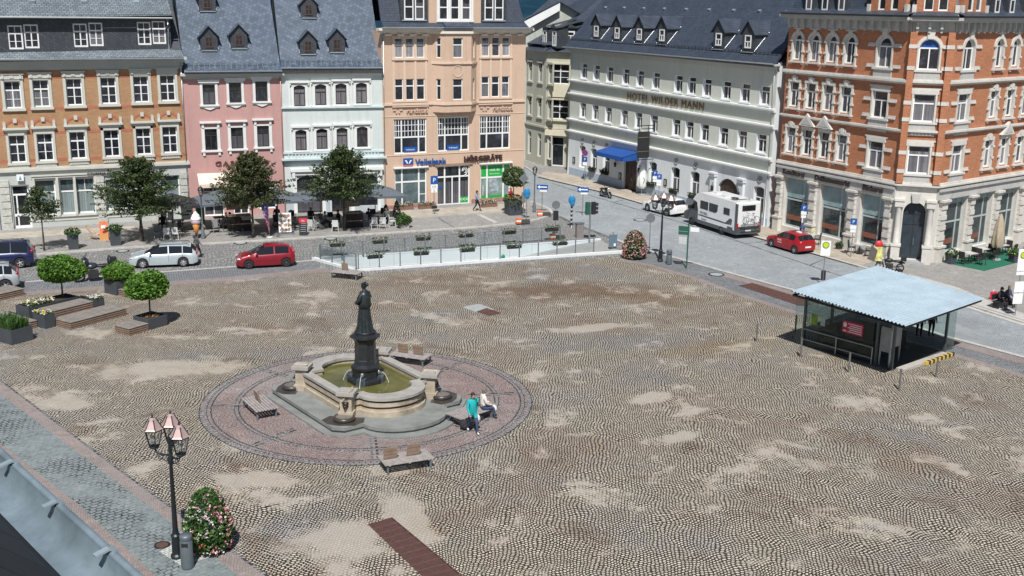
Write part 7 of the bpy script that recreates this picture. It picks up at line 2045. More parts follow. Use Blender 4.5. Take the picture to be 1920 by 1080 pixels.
 m = MB(); m.box(xf-0.03, xf+0.006, -0.5, 0.5, 0.28, 0.40); m.build('grille', BLACK, t)
 m = MB()
 for s in (-1, 1):
  for d in spec.get('doors', ()):
   w = hw(d); m.box(d-0.008, d+0.008, s*(w*0.985)-0.012, s*(w*0.985)+0.014, 0.45, lerp_prof(low, d)-0.06)
 m.build('door_seam', BLACK, t)
 if spec.get('rails'):
  for s in (-1, 1):
   m = MB(); a, c = spec['rails']; z = lerp_prof(roof, (a+c)/2)
   m.tube([(a, s*0.52, lerp_prof(roof, a)-0.01), (a+0.1, s*0.53, z+0.055), (c-0.1, s*0.53, z+0.055), (c, s*0.52, lerp_prof(roof, c)-0.01)], 0.022, 6); m.build('roof_rail', BLACK, t)
 if spec.get('strip'):
  for s in (-1, 1):
   m = MB()
   for i in range(20):
    x0 = -wb/2+r+0.12+(wb-2*r-0.24)*i/20; x1 = -wb/2+r+0.12+(wb-2*r-0.24)*(i+1)/20; m.box(x0, x1, s*hw(x0)-0.015, s*hw(x0)+0.018, 0.55, 0.61)
   m.build('side_strip', spec['strip'], t)
 return t
def along(f, r_, sgn, half):
 """car pose from the ground contacts of front and rear wheel of the side facing the camera"""
 F, Rr = G(*f), G(*r_); d = (F-Rr).normalized(); n = Vector((-d.y, d.x, 0))
 if n.y < 0: n = -n
 c = (F+Rr)/2 + n*half
 return (c.x, c.y, 0.005), math.atan2(d.y, d.x)
HATCH = dict(L=3.95, W=1.70, xr=-1.86, xf=2.06, wb=2.49, r=0.30, sill=0.2,
 low=[(-1.86, 0.78), (-1.80, 0.92), (-1.2, 0.97), (0.9, 0.92), (1.15, 0.94), (1.75, 0.80), (1.98, 0.66), (2.06, 0.5)],
 roof=[(-1.86, 0.8), (-1.80, 0.98), (-1.50, 1.40), (-1.2, 1.46), (-0.4, 1.50), (0.1, 1.47), (1.05, 0.97), (1.15, 0.95), (1.75, 0.81), (1.98, 0.67), (2.06, 0.5)],
 glass=[(-1.78, -1.50, 'rear'), (0.16, 1.08, 'front'), (-1.42, -0.52, 'side'), (-0.42, 0.72, 'side')], mx=0.72, doors=(-0.47, 0.78, -1.15), tz=0.98, tl=0.2, lz=0.68)
CLIO = dict(HATCH); CLIO.update(W=1.73, roof=[(-1.86, 0.8), (-1.80, 1.0), (-1.38, 1.36), (-0.9, 1.42), (-0.3, 1.45), (0.15, 1.42), (1.08, 0.97), (1.2, 0.95), (1.75, 0.81), (1.98, 0.67), (2.06, 0.5)], glass=[(-1.76, -1.40, 'rear'), (0.2, 1.08, 'front'), (-1.2, -0.5, 'side'), (-0.42, 0.75, 'side')], tz=0.86, tl=0.09, pz=0.5, wb=2.58)
ESTATE = dict(L=4.56, W=1.79, xr=-2.28, xf=2.20, wb=2.63, r=0.325, sill=0.2,
 low=[(-2.28, 0.7), (-2.22, 0.9), (-1.2, 0.96), (0.9, 0.92), (1.25, 0.94), (1.9, 0.80), (2.12, 0.66), (2.20, 0.5)],
 roof=[(-2.28, 0.72), (-2.2, 0.98), (-1.85, 1.38), (-1.5, 1.45), (-0.4, 1.49), (0.15, 1.46), (1.15, 0.98), (1.25, 0.95), (1.9, 0.81), (2.12, 0.67), (2.20, 0.5)],
 glass=[(-2.16, -1.84, 'rear'), (0.2, 1.17, 'front'), (-1.95, -1.32, 'side'), (-1.26, -0.42, 'side'), (-0.34, 0.82, 'side')], mx=0.8, doors=(-0.38, 0.85, -1.28), tz=0.88, tl=0.12, lz=0.68, rails=(-1.75, 0.2))
VANC = dict(L=4.9, W=1.95, xr=-2.35, xf=2.4, wb=3.0, r=0.345, sill=0.24, cat='car',
 low=[(-2.35, 0.8), (-2.28, 1.0), (-1.2, 1.06), (1.0, 1.04), (1.4, 1.05), (2.1, 0.88), (2.34, 0.72), (2.4, 0.55)],
 roof=[(-2.35, 0.82), (-2.28, 1.1), (-1.98, 1.66), (-1.7, 1.73), (-0.4, 1.76), (0.3, 1.72), (1.4, 1.08), (1.5, 1.05), (2.1, 0.89), (2.34, 0.73), (2.4, 0.55)],
 glass=[(-2.24, -1.98, 'rear'), (0.36, 1.38, 'front'), (-2.0, -1.0, 'side'), (-0.94, 0.05, 'side'), (0.12, 1.0, 'side')], mx=1.0, doors=(0.08, -0.97, 1.1), tz=1.08, tl=0.13, lz=0.76)
SUV = dict(ESTATE); SUV.update(W=1.84, xr=-2.12, xf=2.2, wb=2.63, r=0.36, sill=0.28, low=[(-2.12, 0.8), (-2.05, 1.0), (-1.2, 1.08), (0.9, 1.04), (1.25, 1.05), (1.9, 0.94), (2.12, 0.8), (2.20, 0.6)],
 roof=[(-2.12, 0.82), (-2.05, 1.1), (-1.62, 1.56), (-1.3, 1.62), (-0.4, 1.66), (0.15, 1.63), (1.1, 1.08), (1.25, 1.06), (1.9, 0.95), (2.12, 0.81), (2.20, 0.6)], glass=[(-2.0, -1.6, 'rear'), (0.2, 1.1, 'front'), (-1.75, -1.3, 'side'), (-1.24, -0.42, 'side'), (-0.34, 0.8, 'side')], tz=1.05)
RED = paint('signal_red_paint', (0.24, 0.008, 0.02)); RED2 = paint('bright_red_paint', (0.34, 0.008, 0.014))
loc, rz = along((467, 505), (538, 501), 1, 0.85); c = make_car('parked_car', 'red five-door hatchback parked in the lane beside the ramp railing, dark steel wheels', dict(HATCH, rim=RIMDARK, strip=RED), loc, rz, RED)
loc, rz = along((268, 504), (344, 501), 1, 0.9); make_car('parked_car', 'silver estate car with black roof rails parked behind the round shrub planter', dict(ESTATE, spokes=7), loc, rz, paint('silver_paint', (0.44, 0.50, 0.53)))
loc, rz = along((43-101, 508), (43, 503), 1, 0.97); make_car('parked_car', 'dark blue people carrier cut by the left edge, on the grey setts', VANC, loc, rz, paint('navy_paint', (0.012, 0.02, 0.075)))
loc, rz = along((6-78, 553), (6, 547), 1, 0.92); make_car('parked_car', 'silver grey SUV of which only the tail shows at the left edge', SUV, loc, rz, paint('silver_grey_paint', (0.40, 0.43, 0.46)))
loc, rz = along((1211, 396), (1250, 406), 1, 0.9); make_car('parked_car', 'white car parked on the road in front of the camper van', dict(ESTATE, rails=None, xr=-2.1, tz=0.9), loc, rz, paint('white_car_paint', (0.78, 0.79, 0.80)))
loc, rz = along((1443, 463), (1489, 477), 1, 0.86); c = make_car('parked_car', 'bright red hatchback with white door lettering parked before the bakery', CLIO, loc, rz, RED2)
for (x, z, s) in ((0.35, 0.72, 0.24), (0.32, 0.56, 0.15)):
 o = letters('Fahrschule' if s < 0.2 else 'CLUB', s*0.75, SIGNWHITE, c, (x, -0.872, z), 0.006, PI, name='door_lettering')
 o.location.y = 0.872 if (Matrix.Rotation(rz, 3, 'Z') @ Vector((0, 1, 0))).y < 0 else -0.872
 o.rotation_euler = (0, 0, PI if o.location.y > 0 else 0)
m = MB(); m.box(-0.95, -0.55, -0.12, 0.12, 1.44, 1.52); m.build('roof_sign', WHITE, c)

def camper():
 loc, rz = along((1297, 422), (1358, 442), 1, 1.08)
 t = thing('camper_van', 'white camper van with dark grey cab and rear bicycle rack parked on the road', 'camper van', loc, rz, 'cars parked round the square')
 wb = 4.3; W_ = 2.25; h = W_/2
 wht = paint('camper_white', (0.80, 0.81, 0.81), 0.3); gr = paint('camper_grey', (0.075, 0.085, 0.095), 0.4)
 xr, xf = -3.05-0.75, 3.25
 b = MB()   # living box, shaped profile
 prof = [(xr, 0.75), (xr-0.03, 1.2), (xr, 2.75), (xr+0.12, 2.86), (1.2, 2.9), (1.75, 2.72), (2.25, 2.2), (1.65, 2.05), (1.45, 1.4), (1.45, 0.62), (xr, 0.62)]
 b.vprism(prof, -h, h); b.build('living_box', wht, t)
 sk = MB()
 for s in (-1, 1): sk.box(xr, 1.45, s*h-0.02, s*h+0.012, 0.36, 0.66)
 sk.box(xr, 1.45, -h+0.021, h-0.021, 0.4, 0.62); sk.build('side_skirt', gr, t)
 c = MB(); hc = 1.0
 cp = [(1.44, 0.35), (1.44, 2.02), (2.2, 2.12), (2.98, 1.25), (3.55, 1.0), (3.72, 0.8), (3.72, 0.38)]
 c.vprism(cp, -hc, hc); c.build('cab', gr, t)
 for s in (-1, 1):
  w = MB(); w.vprism([(1.75, 1.3), (1.85, 1.95), (2.22, 1.98), (2.82, 1.28)], s*hc-0.01 if s > 0 else -hc-0.012, s*hc+0.012 if s > 0 else -hc+0.01); w.build('side_window', CARGLASS, t)
  m = MB(); m.box(2.55, 2.7, s*1.05, s*1.3, 1.35, 1.65); m.build('mirror', BLACK, t)
  m = MB(); m.ball((3.6, s*0.72, 0.85), (0.14, 0.2, 0.14)); m.build('headlight', LAMPCLEAR, t)
 w = MB(); w.add([(2.99, -0.86, 1.27), (2.99, 0.86, 1.27), (2.26, 0.80, 2.085), (2.26, -0.80, 2.085)], [(0, 1, 2, 3)]); w.build('windscreen', CARGLASS, t)
 for s in (-1, 1):
  y0, y1 = (s*h, s*h+0.02) if s > 0 else (s*h-0.02, s*h)
  for i, P in enumerate(([(0.05, 1.62), (1.15, 1.62), (1.15, 2.28), (0.05, 2.28)], [(-1.25, 1.75), (-1.0, 1.60), (-0.1, 1.62), (-0.1, 2.28), (-1.3, 2.28)], [(-2.9, 1.72), (-2.1, 1.72), (-2.1, 2.25), (-2.9, 2.25)])):
   w = MB(); w.vprism(P, y0, y1); w.build('box_window', CARGLASS, t)
  d = MB(); dk = mat('graphite_decal', (0.08, 0.09, 0.10), 0.5)
  d.vprism([(1.35, 1.02), (1.35, 1.12), (-1.7, 1.10), (-2.9, 1.05), (-2.4, 0.98)], y0+0.002*s, y1-0.008 if s > 0 else y1+0.008)
  d.vprism([(-2.3, 1.0), (-2.95, 1.5), (-3.25, 1.5), (-2.9, 1.0)], y0+0.002*s, y1-0.008 if s > 0 else y1+0.008)
  d.vprism([(-2.95, 1.02), (-3.2, 1.42), (-3.3, 1.42), (-3.2, 1.02)], y0+0.002*s, y1-0.008 if s > 0 else y1+0.008)
  d.build('decal', dk, t)
  o = letters('MOBIL', 0.3, dk, t, (-0.2 if s < 0 else 0.6, s*(h+0.012), 1.2), 0.01, 0 if s < 0 else PI, name='decal_lettering', sx=1.3)
  m = MB(); m.box(0.2, 0.9, y0, y1-0.005*s, 0.75, 0.85); m.build('service_flap', STEEL, t)
  m = MB(); m.box(-3.4, -2.7, s*(h+0.008)-0.012, s*(h+0.008)+0.012, 0.45, 0.85); m.build('locker_door', dk, t)
 for sx, x in ((1, wb/2+0.25), (-1, -wb/2+0.25)):
  for sy in (-1, 1): wheel(t, x, sy*(0.98 if sx > 0 else 1.02), 0.35, sy, RIMDARK, 0.24, 8)
 m = MB()
 for s in (-1, 1): m.tube([(2.4, s*1.0, 0.36), (2.4, s*1.0, 0.37)], 0.01, 4)
 ar = MB()
 for x in (wb/2+0.25, -wb/2+0.25):
  for s in (-1, 1): ar.lathe([(0.40, -0.02), (0.46, -0.02), (0.46, 0.02), (0.40, 0.02)], n=20)
 # rear: grey frame round a white panel, lamps, plate
 r = MB()
 for s in (-1, 1): r.box(xr-0.06, xr+0.14, s*h-0.10, s*h+0.03, 0.4, 2.78)
 r.box(xr-0.08, xr+0.1, -h, h, 0.36, 0.98); r.build('rear_frame', gr, t)
 r = MB(); r.box(xr-0.05, xr-0.031, -0.62, 0.62, 2.2, 2.62); r.build('rear_window', CARGLASS, t)
 for s in (-1, 1):
  m = MB(); m.box(xr-0.10, xr-0.06, s*(h-0.1)-0.07, s*(h-0.1)+0.07, 0.85, 1.25); m.build('tail_light', LAMPRED, t)
 m = MB(); m.box(xr-0.10, xr-0.081, -0.26, 0.26, 0.55, 0.67); m.build('number_plate', SIGNWHITE, t)
 m = MB()
 for y in (-0.5, 0.5): m.tube([(xr-0.03, y, 1.9), (xr-0.25, y, 1.75), (xr-0.2, y, 1.1), (xr-0.03, y, 1.05)], 0.02, 6); m.tube([(xr-0.25, y, 1.75), (xr-0.55, y, 1.2)], 0.015, 6)
 for x in (xr-0.3, xr-0.5): m.box(x-0.03, x+0.03, -0.9, 0.9, 1.14, 1.18)
 m.build('bicycle_rack', STEEL, t)
 # roof fittings
 for (x, y, sx, sy) in ((0.6, 0, 0.7, 0.5), (-1.0, 0.2, 0.5, 0.5), (-2.6, -0.1, 0.6, 0.6)):
  m = MB(); m.box(x-sx/2, x+sx/2, y-sy/2, y+sy/2, 2.89, 2.98); m.build('roof_hatch', mat('hatch_plastic', (0.6, 0.61, 0.62), 0.5), t)
 m = MB(); m.tube([(-3.2, -0.5, 2.88), (-3.2, -0.5, 3.0), (-3.2, 0.6, 3.0)], 0.03, 6); m.lathe([(0.28, 2.99), (0.3, 3.05), (0, 3.07)], (-2.6, 0.5), 16); m.build('roof_antenna', BLACK, t)
 # the bicycle hangs on the rack: a thing of its own
 M = Matrix.Translation(loc) @ Matrix.Rotation(rz, 4, 'Z')
 p = M @ Vector((xr-0.4, 0, 1.19))
 bk = thing('bicycle', 'pale bicycle standing on the rack at the back of the camper van', 'bicycle', p, rz+PI/2)
 for x in (-0.5, 0.5):
  m = MB(); m.lathe([(0.28, -0.02), (0.31, 0), (0.28, 0.02)], n=20); q = m.build('wheel', RUBBER, bk, (x, 0, 0.31)); q.rotation_euler = (PI/2, 0, 0)
 m = MB()
 for a, b_ in (((-0.5, 0.31), (-0.15, 0.75)), ((-0.15, 0.75), (0.35, 0.72)), ((-0.15, 0.75), (0.02, 0.3)), ((0.02, 0.3), (0.35, 0.72)), ((-0.5, 0.31), (0.02, 0.3)), ((0.5, 0.31), (0.33, 0.85))): m.tube([(a[0], 0, a[1]), (b_[0], 0, b_[1])], 0.018, 6)
 m.build('frame', mat('bike_grey', (0.4, 0.42, 0.45), 0.4, 0.4), bk)
 m = MB(); m.tube([(0.33, -0.25, 0.9), (0.33, 0.25, 0.9)], 0.015, 6); m.build('handlebar', BLACK, bk); m = MB(); m.ball((-0.18, 0, 0.84), (0.12, 0.07, 0.03)); m.build('saddle', BLACK, bk)
camper()
def motorcycle(label, loc, rz, s=1.0, body=BLACK, box=False, big=False, name='motorcycle'):
 t = thing(name, label, 'motorcycle', loc, rz, None); t.scale = (s, s, s)
 for x, r in ((-0.68, 0.30), (0.72, 0.31)):
  m = MB(); m.lathe([(r*0.72, -0.06), (r, -0.045), (r, 0.045), (r*0.72, 0.06)], n=22); q = m.build('wheel', RUBBER, t, (x, 0, r)); q.rotation_euler = (PI/2, 0, 0)
  m = MB(); m.lathe([(0, 0), (r*0.2, 0.05), (r*0.2, -0.05), (0, -0.05)], n=10)
  for k in range(5): a = 2*PI*k/5; m.tube([(0, 0, 0), (r*0.72*math.cos(a), r*0.72*math.sin(a), 0)], 0.018, 4)
  m.build('rim', STEEL, q)
 m = MB(); m.tube([(-0.68, 0.1, 0.3), (0.0, 0.1, 0.38)], 0.035, 6); m.tube([(-0.68, -0.1, 0.3), (0, -0.1, 0.38)], 0.035, 6); m.box(-0.2, 0.3, -0.17, 0.17, 0.2, 0.55); m.tube([(0.3, 0, 0.4), (0.42, 0, 0.85)], 0.05, 6); m.build('engine', mat('engine_grey', (0.06, 0.06, 0.065), 0.4, 0.5, var=0.3, scale=8), t)
 for y in (-0.1, 0.1):
  m = MB(); m.tube([(0.72, y, 0.31), (0.45, y, 0.92)], 0.025, 6); m.build('fork', STEEL, t)
 m = MB(); m.ball((0.12, 0, 0.78), (0.32, 0.18 if not big else 0.3, 0.17), 12, 8); m.build('tank', body, t)
 m = MB(); m.ball((-0.42, 0, 0.76), (0.42, 0.17, 0.09), 12, 6)
 if big: m.ball((-0.75, 0, 0.98), (0.12, 0.28, 0.28), 10, 6)
 m.build('seat', BLACK, t)
 m = MB(); m.ball((-0.75, 0, 0.68), (0.25, 0.1, 0.08)); m.build('tail', body, t); m = MB(); m.ball((-0.98, 0, 0.68), (0.04, 0.08, 0.05)); m.build('tail_light', LAMPRED, t)
 m = MB(); m.tube([(0.36, -0.36, 1.02), (0.42, -0.1, 0.98), (0.42, 0.1, 0.98), (0.36, 0.36, 1.02)], 0.02, 6); m.build('handlebar', BLACK, t)
 for y in (-0.38, 0.38):
  m = MB(); m.tube([(0.38, y*0.8, 1.0), (0.42, y, 1.16)], 0.012, 5); m.ball((0.42, y*1.08, 1.18), (0.02, 0.07, 0.045)); m.build('mirror', BLACK, t)
 m = MB(); m.ball((0.55, 0, 0.86), (0.09, 0.11, 0.11)); m.build('headlight', LAMPCLEAR, t)
 m = MB(); m.ball((0.72, 0, 0.56), (0.27, 0.07, 0.1)); m.build('mudguard', body, t)
 m = MB(); m.tube([(-0.1, -0.18, 0.28), (-0.85, -0.2, 0.36)], 0.05, 8); m.build('exhaust', STEEL, t)
 if box:
  m = MB(); m.cbox((-0.88, 0, 0.98), (0.4, 0.44, 0.3)); m.build('top_box', BLACK, t)
 if big:
  for y in (-0.3, 0.3):
   m = MB(); m.ball((-0.7, y, 0.55), (0.34, 0.14, 0.22)); m.build('pannier', body, t)
  m = MB(); m.ball((0.42, 0, 0.98), (0.22, 0.34, 0.26)); m.build('fairing', body, t)
  m = MB(); m.add([(0.48, -0.26, 1.12), (0.48, 0.26, 1.12), (0.28, 0.2, 1.42), (0.28, -0.2, 1.42)], [(0, 1, 2, 3), (3, 2, 1, 0)]); m.build('windshield', CARGLASS, t)
 return t
p = G(178, 527); motorcycle('big dark touring motorcycle with backrest between globe tree and round shrub', (p.x, p.y, 0), R(205), 1.3, mat('dark_pewter', (0.07, 0.078, 0.09), 0.3, 0.5), True, True)
p = G(1135, 370, 0); motorcycle('black motorcycle standing at the kerb before the blue hotel canopy', (p.x, p.y, 0), R(-62), 1.0, mat('moto_black', (0.02, 0.02, 0.022), 0.3, 0.3))
p = G(1668, 508, 0.1); motorcycle('black scooter with top box peeping over the shelter roof', (p.x, p.y, 0.1), R(160), 0.95, BLACK, True, name='scooter')

# ============================================================ LAMPS AND SIGNS
COPPER = mat('lantern_copper', (0.55, 0.40, 0.37), 0.4, 0.4, var=0.12)
LGLASS = glass_mat('lantern_glass', (0.9, 0.93, 0.92), 0.2)
def lantern(t, x, y, z, s=1.0, roofm=None):
 m = MB()
 m.lathe([(0.10*s, 0.0), (0.13*s, 0.03*s), (0.12*s, 0.06*s), (0.03, 0.07*s)], (0, 0), 6, 0, False)
 for k in range(6):
  a = k*PI/3; m.tube([(0.12*s*math.cos(a), 0.12*s*math.sin(a), 0.05*s), (0.215*s*math.cos(a), 0.215*s*math.sin(a), 0.48*s)], 0.012*s, 5)
 m.lathe([(0.225*s, 0.46*s), (0.235*s, 0.50*s), (0.20*s, 0.50*s)], (0, 0), 6, 0, False)
 q = m.build('lantern', IRON, t, (x, y, z))
 g = MB(); g.lathe([(0.112*s, 0.06*s), (0.205*s, 0.47*s)], (0, 0), 6, 0, False); g.build('glass', LGLASS, q)
 r = MB(); r.lathe([(0.25*s, 0.50*s), (0.22*s, 0.53*s), (0.12*s, 0.70*s), (0.10*s, 0.74*s), (0.06*s, 0.76*s), (0.0, 0.80*s)], (0, 0), 6, 0, False)
 r.build('roof', roofm or COPPER, q)
 f = MB()
 for k in range(6):
  a = k*PI/3; f.tube([(0.26*s*math.cos(a), 0.26*s*math.sin(a), 0.53*s), (0.22*s*math.cos(a), 0.22*s*math.sin(a), 0.545*s), (0.1*s*math.cos(a), 0.1*s*math.sin(a), 0.75*s)], 0.013*s, 4)
 f.tube([(0, 0, 0.78*s), (0, 0, 0.9*s)], [0.03*s, 0.004], 6); f.build('finial', IRON, q)
 b = MB(); b.ball((0, 0, 0.22*s), (0.05*s, 0.05*s, 0.09*s)); b.build('bulb', mat('bulb_white', (0.8, 0.8, 0.76), 0.4, var=0), q)
def lamp3(label, base, H, angs, arm=0.55):
 t = thing('street_lamp', label, 'street lamp', base, 0, 'three-armed street lamps')
 p = MB(); p.lathe([(0, 0), (0.20, 0), (0.20, 0.10), (0.15, 0.16), (0.14, 0.75), (0.16, 0.8), (0.11, 0.86), (0.09, 1.0)], n=12, smooth=False); p.lathe([(0.088, 1.0), (0.055, H*0.66), (0.09, H*0.67), (0.09, H*0.70), (0.05, H*0.72), (0.05, H*0.80), (0.08, H*0.82), (0.03, H*0.86), (0, H*0.87)], n=12)
 p.build('pole', IRON, t)
 for i, a in enumerate(angs):
  c, s = math.cos(a), math.sin(a); z = H*0.72; r = arm
  m = MB(); m.tube([(0, 0, z), (c*r*0.4, s*r*0.4, z-0.04), (c*r*0.85, s*r*0.85, z+0.02), (c*r, s*r, z+0.14)], 0.028, 6)
  for w in (0.35, 0.62):   # scrolls
   pts = [(c*(r*w+0.09*math.cos(u)), s*(r*w+0.09*math.cos(u)), z-0.13+0.09*math.sin(u)) for u in [2*PI*k/10 for k in range(11)]]; m.tube(pts, 0.012, 5, cap=False)
  m.tube([(0, 0, z-0.32), (c*r*0.5, s*r*0.5, z-0.2), (c*r*0.9, s*r*0.9, z)], 0.014, 5)
  m.build('arm', IRON, t); lantern(t, c*r, s*r, z+0.14, 1.32)
 return t
lamp3('near three-armed street lamp with pinkish lantern roofs at the left walkway', G(332, 1045, 0.016), 5.0, (R(160), R(100), R(-40)), 0.6)
lamp3('three-armed street lamp by the road in front of the white parked car', G(1238, 490, 0.02), 5.1, (R(200), R(80), R(-40)), 0.62)
def lamp1(label, base, H):
 t = thing('street_lamp', label, 'street lamp', base, 0, 'single lantern lamps')
 p = MB(); p.lathe([(0, 0), (0.17, 0), (0.15, 0.1), (0.11, 0.8), (0.06, 0.95), (0.045, H-0.85), (0.08, H-0.82), (0.04, H-0.75), (0, H-0.75)], n=12); p.tube([(-0.22, 0, H-0.95), (0.22, 0, H-0.95)], 0.015, 5); p.build('pole', GREYPOST, t)
 lantern(t, 0, 0, H-0.78, 0.95, IRON)
lamp1('single lantern lamp post on the pavement corner beside the bank', G(1001.6, 397.5, 0.1), 4.0)
lamp1('single lantern lamp post at the café beside the ice cream cone', G(381, 447, 0.1), 4.0)
def bin_(label, base, h, r):
 t = thing('litter_bin', label, 'litter bin', base, 0, 'round litter bins')
 m = MB(); m.lathe([(0, 0), (r*0.95, 0), (r, 0.05), (r, h*0.82), (r*0.93, h*0.84), (r*0.93, h*0.86), (r, h*0.88), (r, h*0.97), (r*0.9, h), (0, h*1.01)], n=20); m.build('body', mat('bin_grey', (0.15, 0.18, 0.20), 0.45, 0.4, var=0.12), t)
 m = MB(); m.box(-0.1, 0.1, -r-0.006, -r+0.05, h*0.70, h*0.80); m.build('slot', BLACK, t)
bin_('grey round litter bin at the foot of the near street lamp', G(352, 1064, 0.016), 1.16, 0.2)
bin_('grey round litter bin beside the far three-armed street lamp', G(1254, 495, 0.02), 1.0, 0.2)
def pole_sign(name, label, base, H, parts, rz=0.0, group=None, cat='sign', pm=None, r=0.035):
 t = thing(name, label, cat, base, rz, group)
 p = MB(); p.cyl((0, 0), r, 0, H, 10); p.build('pole', pm or STEEL, t)
 for f in parts: f(t)
 return t
def plate(w, z0, z1, m, y=-0.05, x=0.0, txt=None, tc=None, ts=None, name='plate'):
 def f(t):
  b = MB(); b.box(x-w/2, x+w/2, y-0.012, y+0.012, z0, z1); q = b.build(name, m, t)
  if txt:
   s = ts or (z1-z0)*0.75
   letters(txt, s, tc or SIGNWHITE, q, (x, y-0.016, (z0+z1)/2-s*0.35), 0.006)
 return f
def roundel(r, z, m, y=-0.05, ring=None, x=0.0, back=None):
 def f(t):
  b = MB(); b.lathe([(0, -0.01), (r, -0.01), (r, 0.01), (0, 0.01)], n=24, smooth=False); q = b.build('roundel', m, t, (x, y, z)); q.rotation_euler = (PI/2, 0, 0)
  if ring:
   b = MB(); b.lathe([(r*0.8, 0.011), (r*0.8, 0.016), (r, 0.016), (r, 0.011)], n=24); b.build('ring', ring, q)
 return f
SGREY = mat('sign_back_grey', (0.22, 0.24, 0.25), 0.5, 0.5)
g = 'traffic signs round the square'
pole_sign('parking_sign', 'blue parking sign on a pole before the bank door with two white plates', G(814, 402, 0.1), 3.35, [plate(0.62, 2.6, 3.3, SIGNBLUE, txt='P'), plate(0.62, 2.22, 2.56, SIGNWHITE, txt='0-24', tc=BLACK, ts=0.2), plate(0.55, 1.9, 2.18, SIGNWHITE, txt='2h', tc=BLACK, ts=0.18), plate(0.5, 0.5, 0.75, BLACK)], R(22), g)
def arrow_sign(t):
 b = MB(); b.box(-0.48, 0.48, -0.06, -0.035, 2.05, 2.45); q = b.build('plate', SIGNBLUE, t)
 b = MB(); b.vprism([(-0.42, 2.25), (-0.22, 2.40), (-0.22, 2.30), (0.40, 2.30), (0.40, 2.20), (-0.22, 2.20), (-0.22, 2.10)], -0.068, -0.06); b.build('arrow', SIGNWHITE, q)
for (x, y, lb) in ((1016, 399, 'one-way arrow sign on the pavement corner right of the bank lamp post'), (1092, 404, 'one-way arrow sign in the road behind the traffic light')):
 pole_sign('one_way_sign', lb, G(x, y, 0.1 if x < 1030 else 0), 2.5, [arrow_sign, plate(0.6, 1.85, 1.98, SIGNWHITE, x=0.1)], R(-8), g)
BLUEB = mat('blue_cover', (0.02, 0.20, 0.42), 0.45, var=0.25, scale=5)
def blue_hood(t):
 b = MB(); b.ball((0, 0, 2.32), (0.29, 0.1, 0.38), 14, 10); b.ball((0.04, -0.02, 2.05), (0.2, 0.08, 0.28), 10, 8); b.build('blue_cover', BLUEB, t)
def band_pole(H, t):
 b = MB()
 for k in range(5): b.cyl((0, 0), 0.09, 0.3+k*0.34, 0.3+k*0.34+0.17, 10)
 b.build('black_band', BLACK, t)
pole_sign('covered_sign', 'traffic sign under a bright blue cover beside the bank corner tree', G(987, 413, 0.1), 2.4, [blue_hood], 0, g)
pole_sign('covered_sign', 'traffic sign under a bright blue cover on a black and white banded pole', G(1071, 428, 0.0), 2.4, [blue_hood, lambda t: band_pole(2.4, t)], 0, g, pm=SIGNWHITE)
def diamond(t):
 b = MB(); b.vprism([(-0.42, 3.35), (0, 2.93), (0.42, 3.35), (0, 3.77)], 0.04, 0.06); b.build('sign_back', SGREY, t)
pole_sign('diamond_sign', 'back of a diamond priority sign on a pole by the bank corner tree', G(981, 409, 0.1), 3.5, [diamond, plate(0.3, 1.4, 2.2, SGREY, y=-0.02)], 0, g)
pole_sign('round_sign', 'grey back of a round traffic sign behind the far ramp railing', G(1041, 441), 2.75, [roundel(0.33, 2.42, SGREY), plate(0.42, 1.2, 1.95, BLACK)], R(10), g)
pole_sign('round_sign', 'grey back of a round traffic sign by the far three-armed street lamp', G(1217, 473, .02), 2.9, [roundel(0.33, 2.55, SGREY)], R(-5), g)
def noparking(t):
 b = MB(); b.cbox((0, -0.088, 2.85), (0.6, 0.008, 0.07), 0, 0, 0, R(45)); b.build('bar', mat('sign_red', (0.55, 0.03, 0.06), 0.4, var=0), t)
pole_sign('no_stopping_sign', 'round blue and red no-stopping sign over a parking plate at the hotel wall', G(1096, 339, 0.1), 3.25, [roundel(0.32, 2.85, SIGNBLUE, ring=mat('sign_red', (0.55, 0.03, 0.06), 0.4, var=0)), noparking, plate(0.5, 1.95, 2.45, SIGNBLUE, txt='P'), plate(0.5, 1.6, 1.9, SIGNWHITE)], R(-30), g)
for (x, y, H, lb) in ((1226, 385, 3.2, 'blue parking sign left of the folded white parasol by the hotel door'), (1234, 388, 3.0, 'blue parking sign in front of the hotel window right of the folded parasol'), (1503, 455, 3.0, 'blue parking sign on a pole before the left bakery window'), (1595, 482, 2.9, 'blue parking sign before the pier between two bakery windows')):
 pole_sign('parking_sign', lb, G(x, y, 0.1), H, [plate(0.44, H-0.5, H-0.05, SIGNBLUE, txt='P'), plate(0.42, H-0.82, H-0.56, SIGNWHITE), plate(0.38, H-1.06, H-0.86, SIGNWHITE)], R(-25), g)
def hroundel(t):
 q = SIGNWHITE
HY = mat('bus_yellow', (0.55, 0.58, 0.03), 0.4, var=0.05); HG = mat('bus_green', (0.02, 0.22, 0.08), 0.4, var=0)
pole_sign('bus_stop_sign', 'white bus stop flag with yellow green roundel standing left of the shelter roof', G(1542, 535, 0.0), 3.05, [plate(0.62, 2.0, 3.0, SIGNWHITE), roundel(0.22, 2.72, HY, y=-0.07, ring=HG), plate(0.3, 0.35, 1.0, BLACK, y=-0.02)], R(-5), g)
pole_sign('bus_stop_sign', 'tall bus stop mast with roundel and timetables at the right edge', G(1903, 592, 0.1), 4.2, [plate(0.62, 2.75, 4.05, SIGNWHITE), roundel(0.2, 3.7, HY, y=-0.07, ring=HG), plate(0.12, 2.75, 4.05, mat('purple_stripe', (0.25, 0.06, 0.3), 0.5), x=0.37), plate(0.62, 2.5, 2.7, SIGNWHITE), plate(0.62, 1.45, 2.1, SIGNWHITE), plate(0.6, 0.75, 1.38, SIGNWHITE)], R(10), g)
DG = mat('direction_green', (0.02, 0.10, 0.07), 0.5, var=0.05)
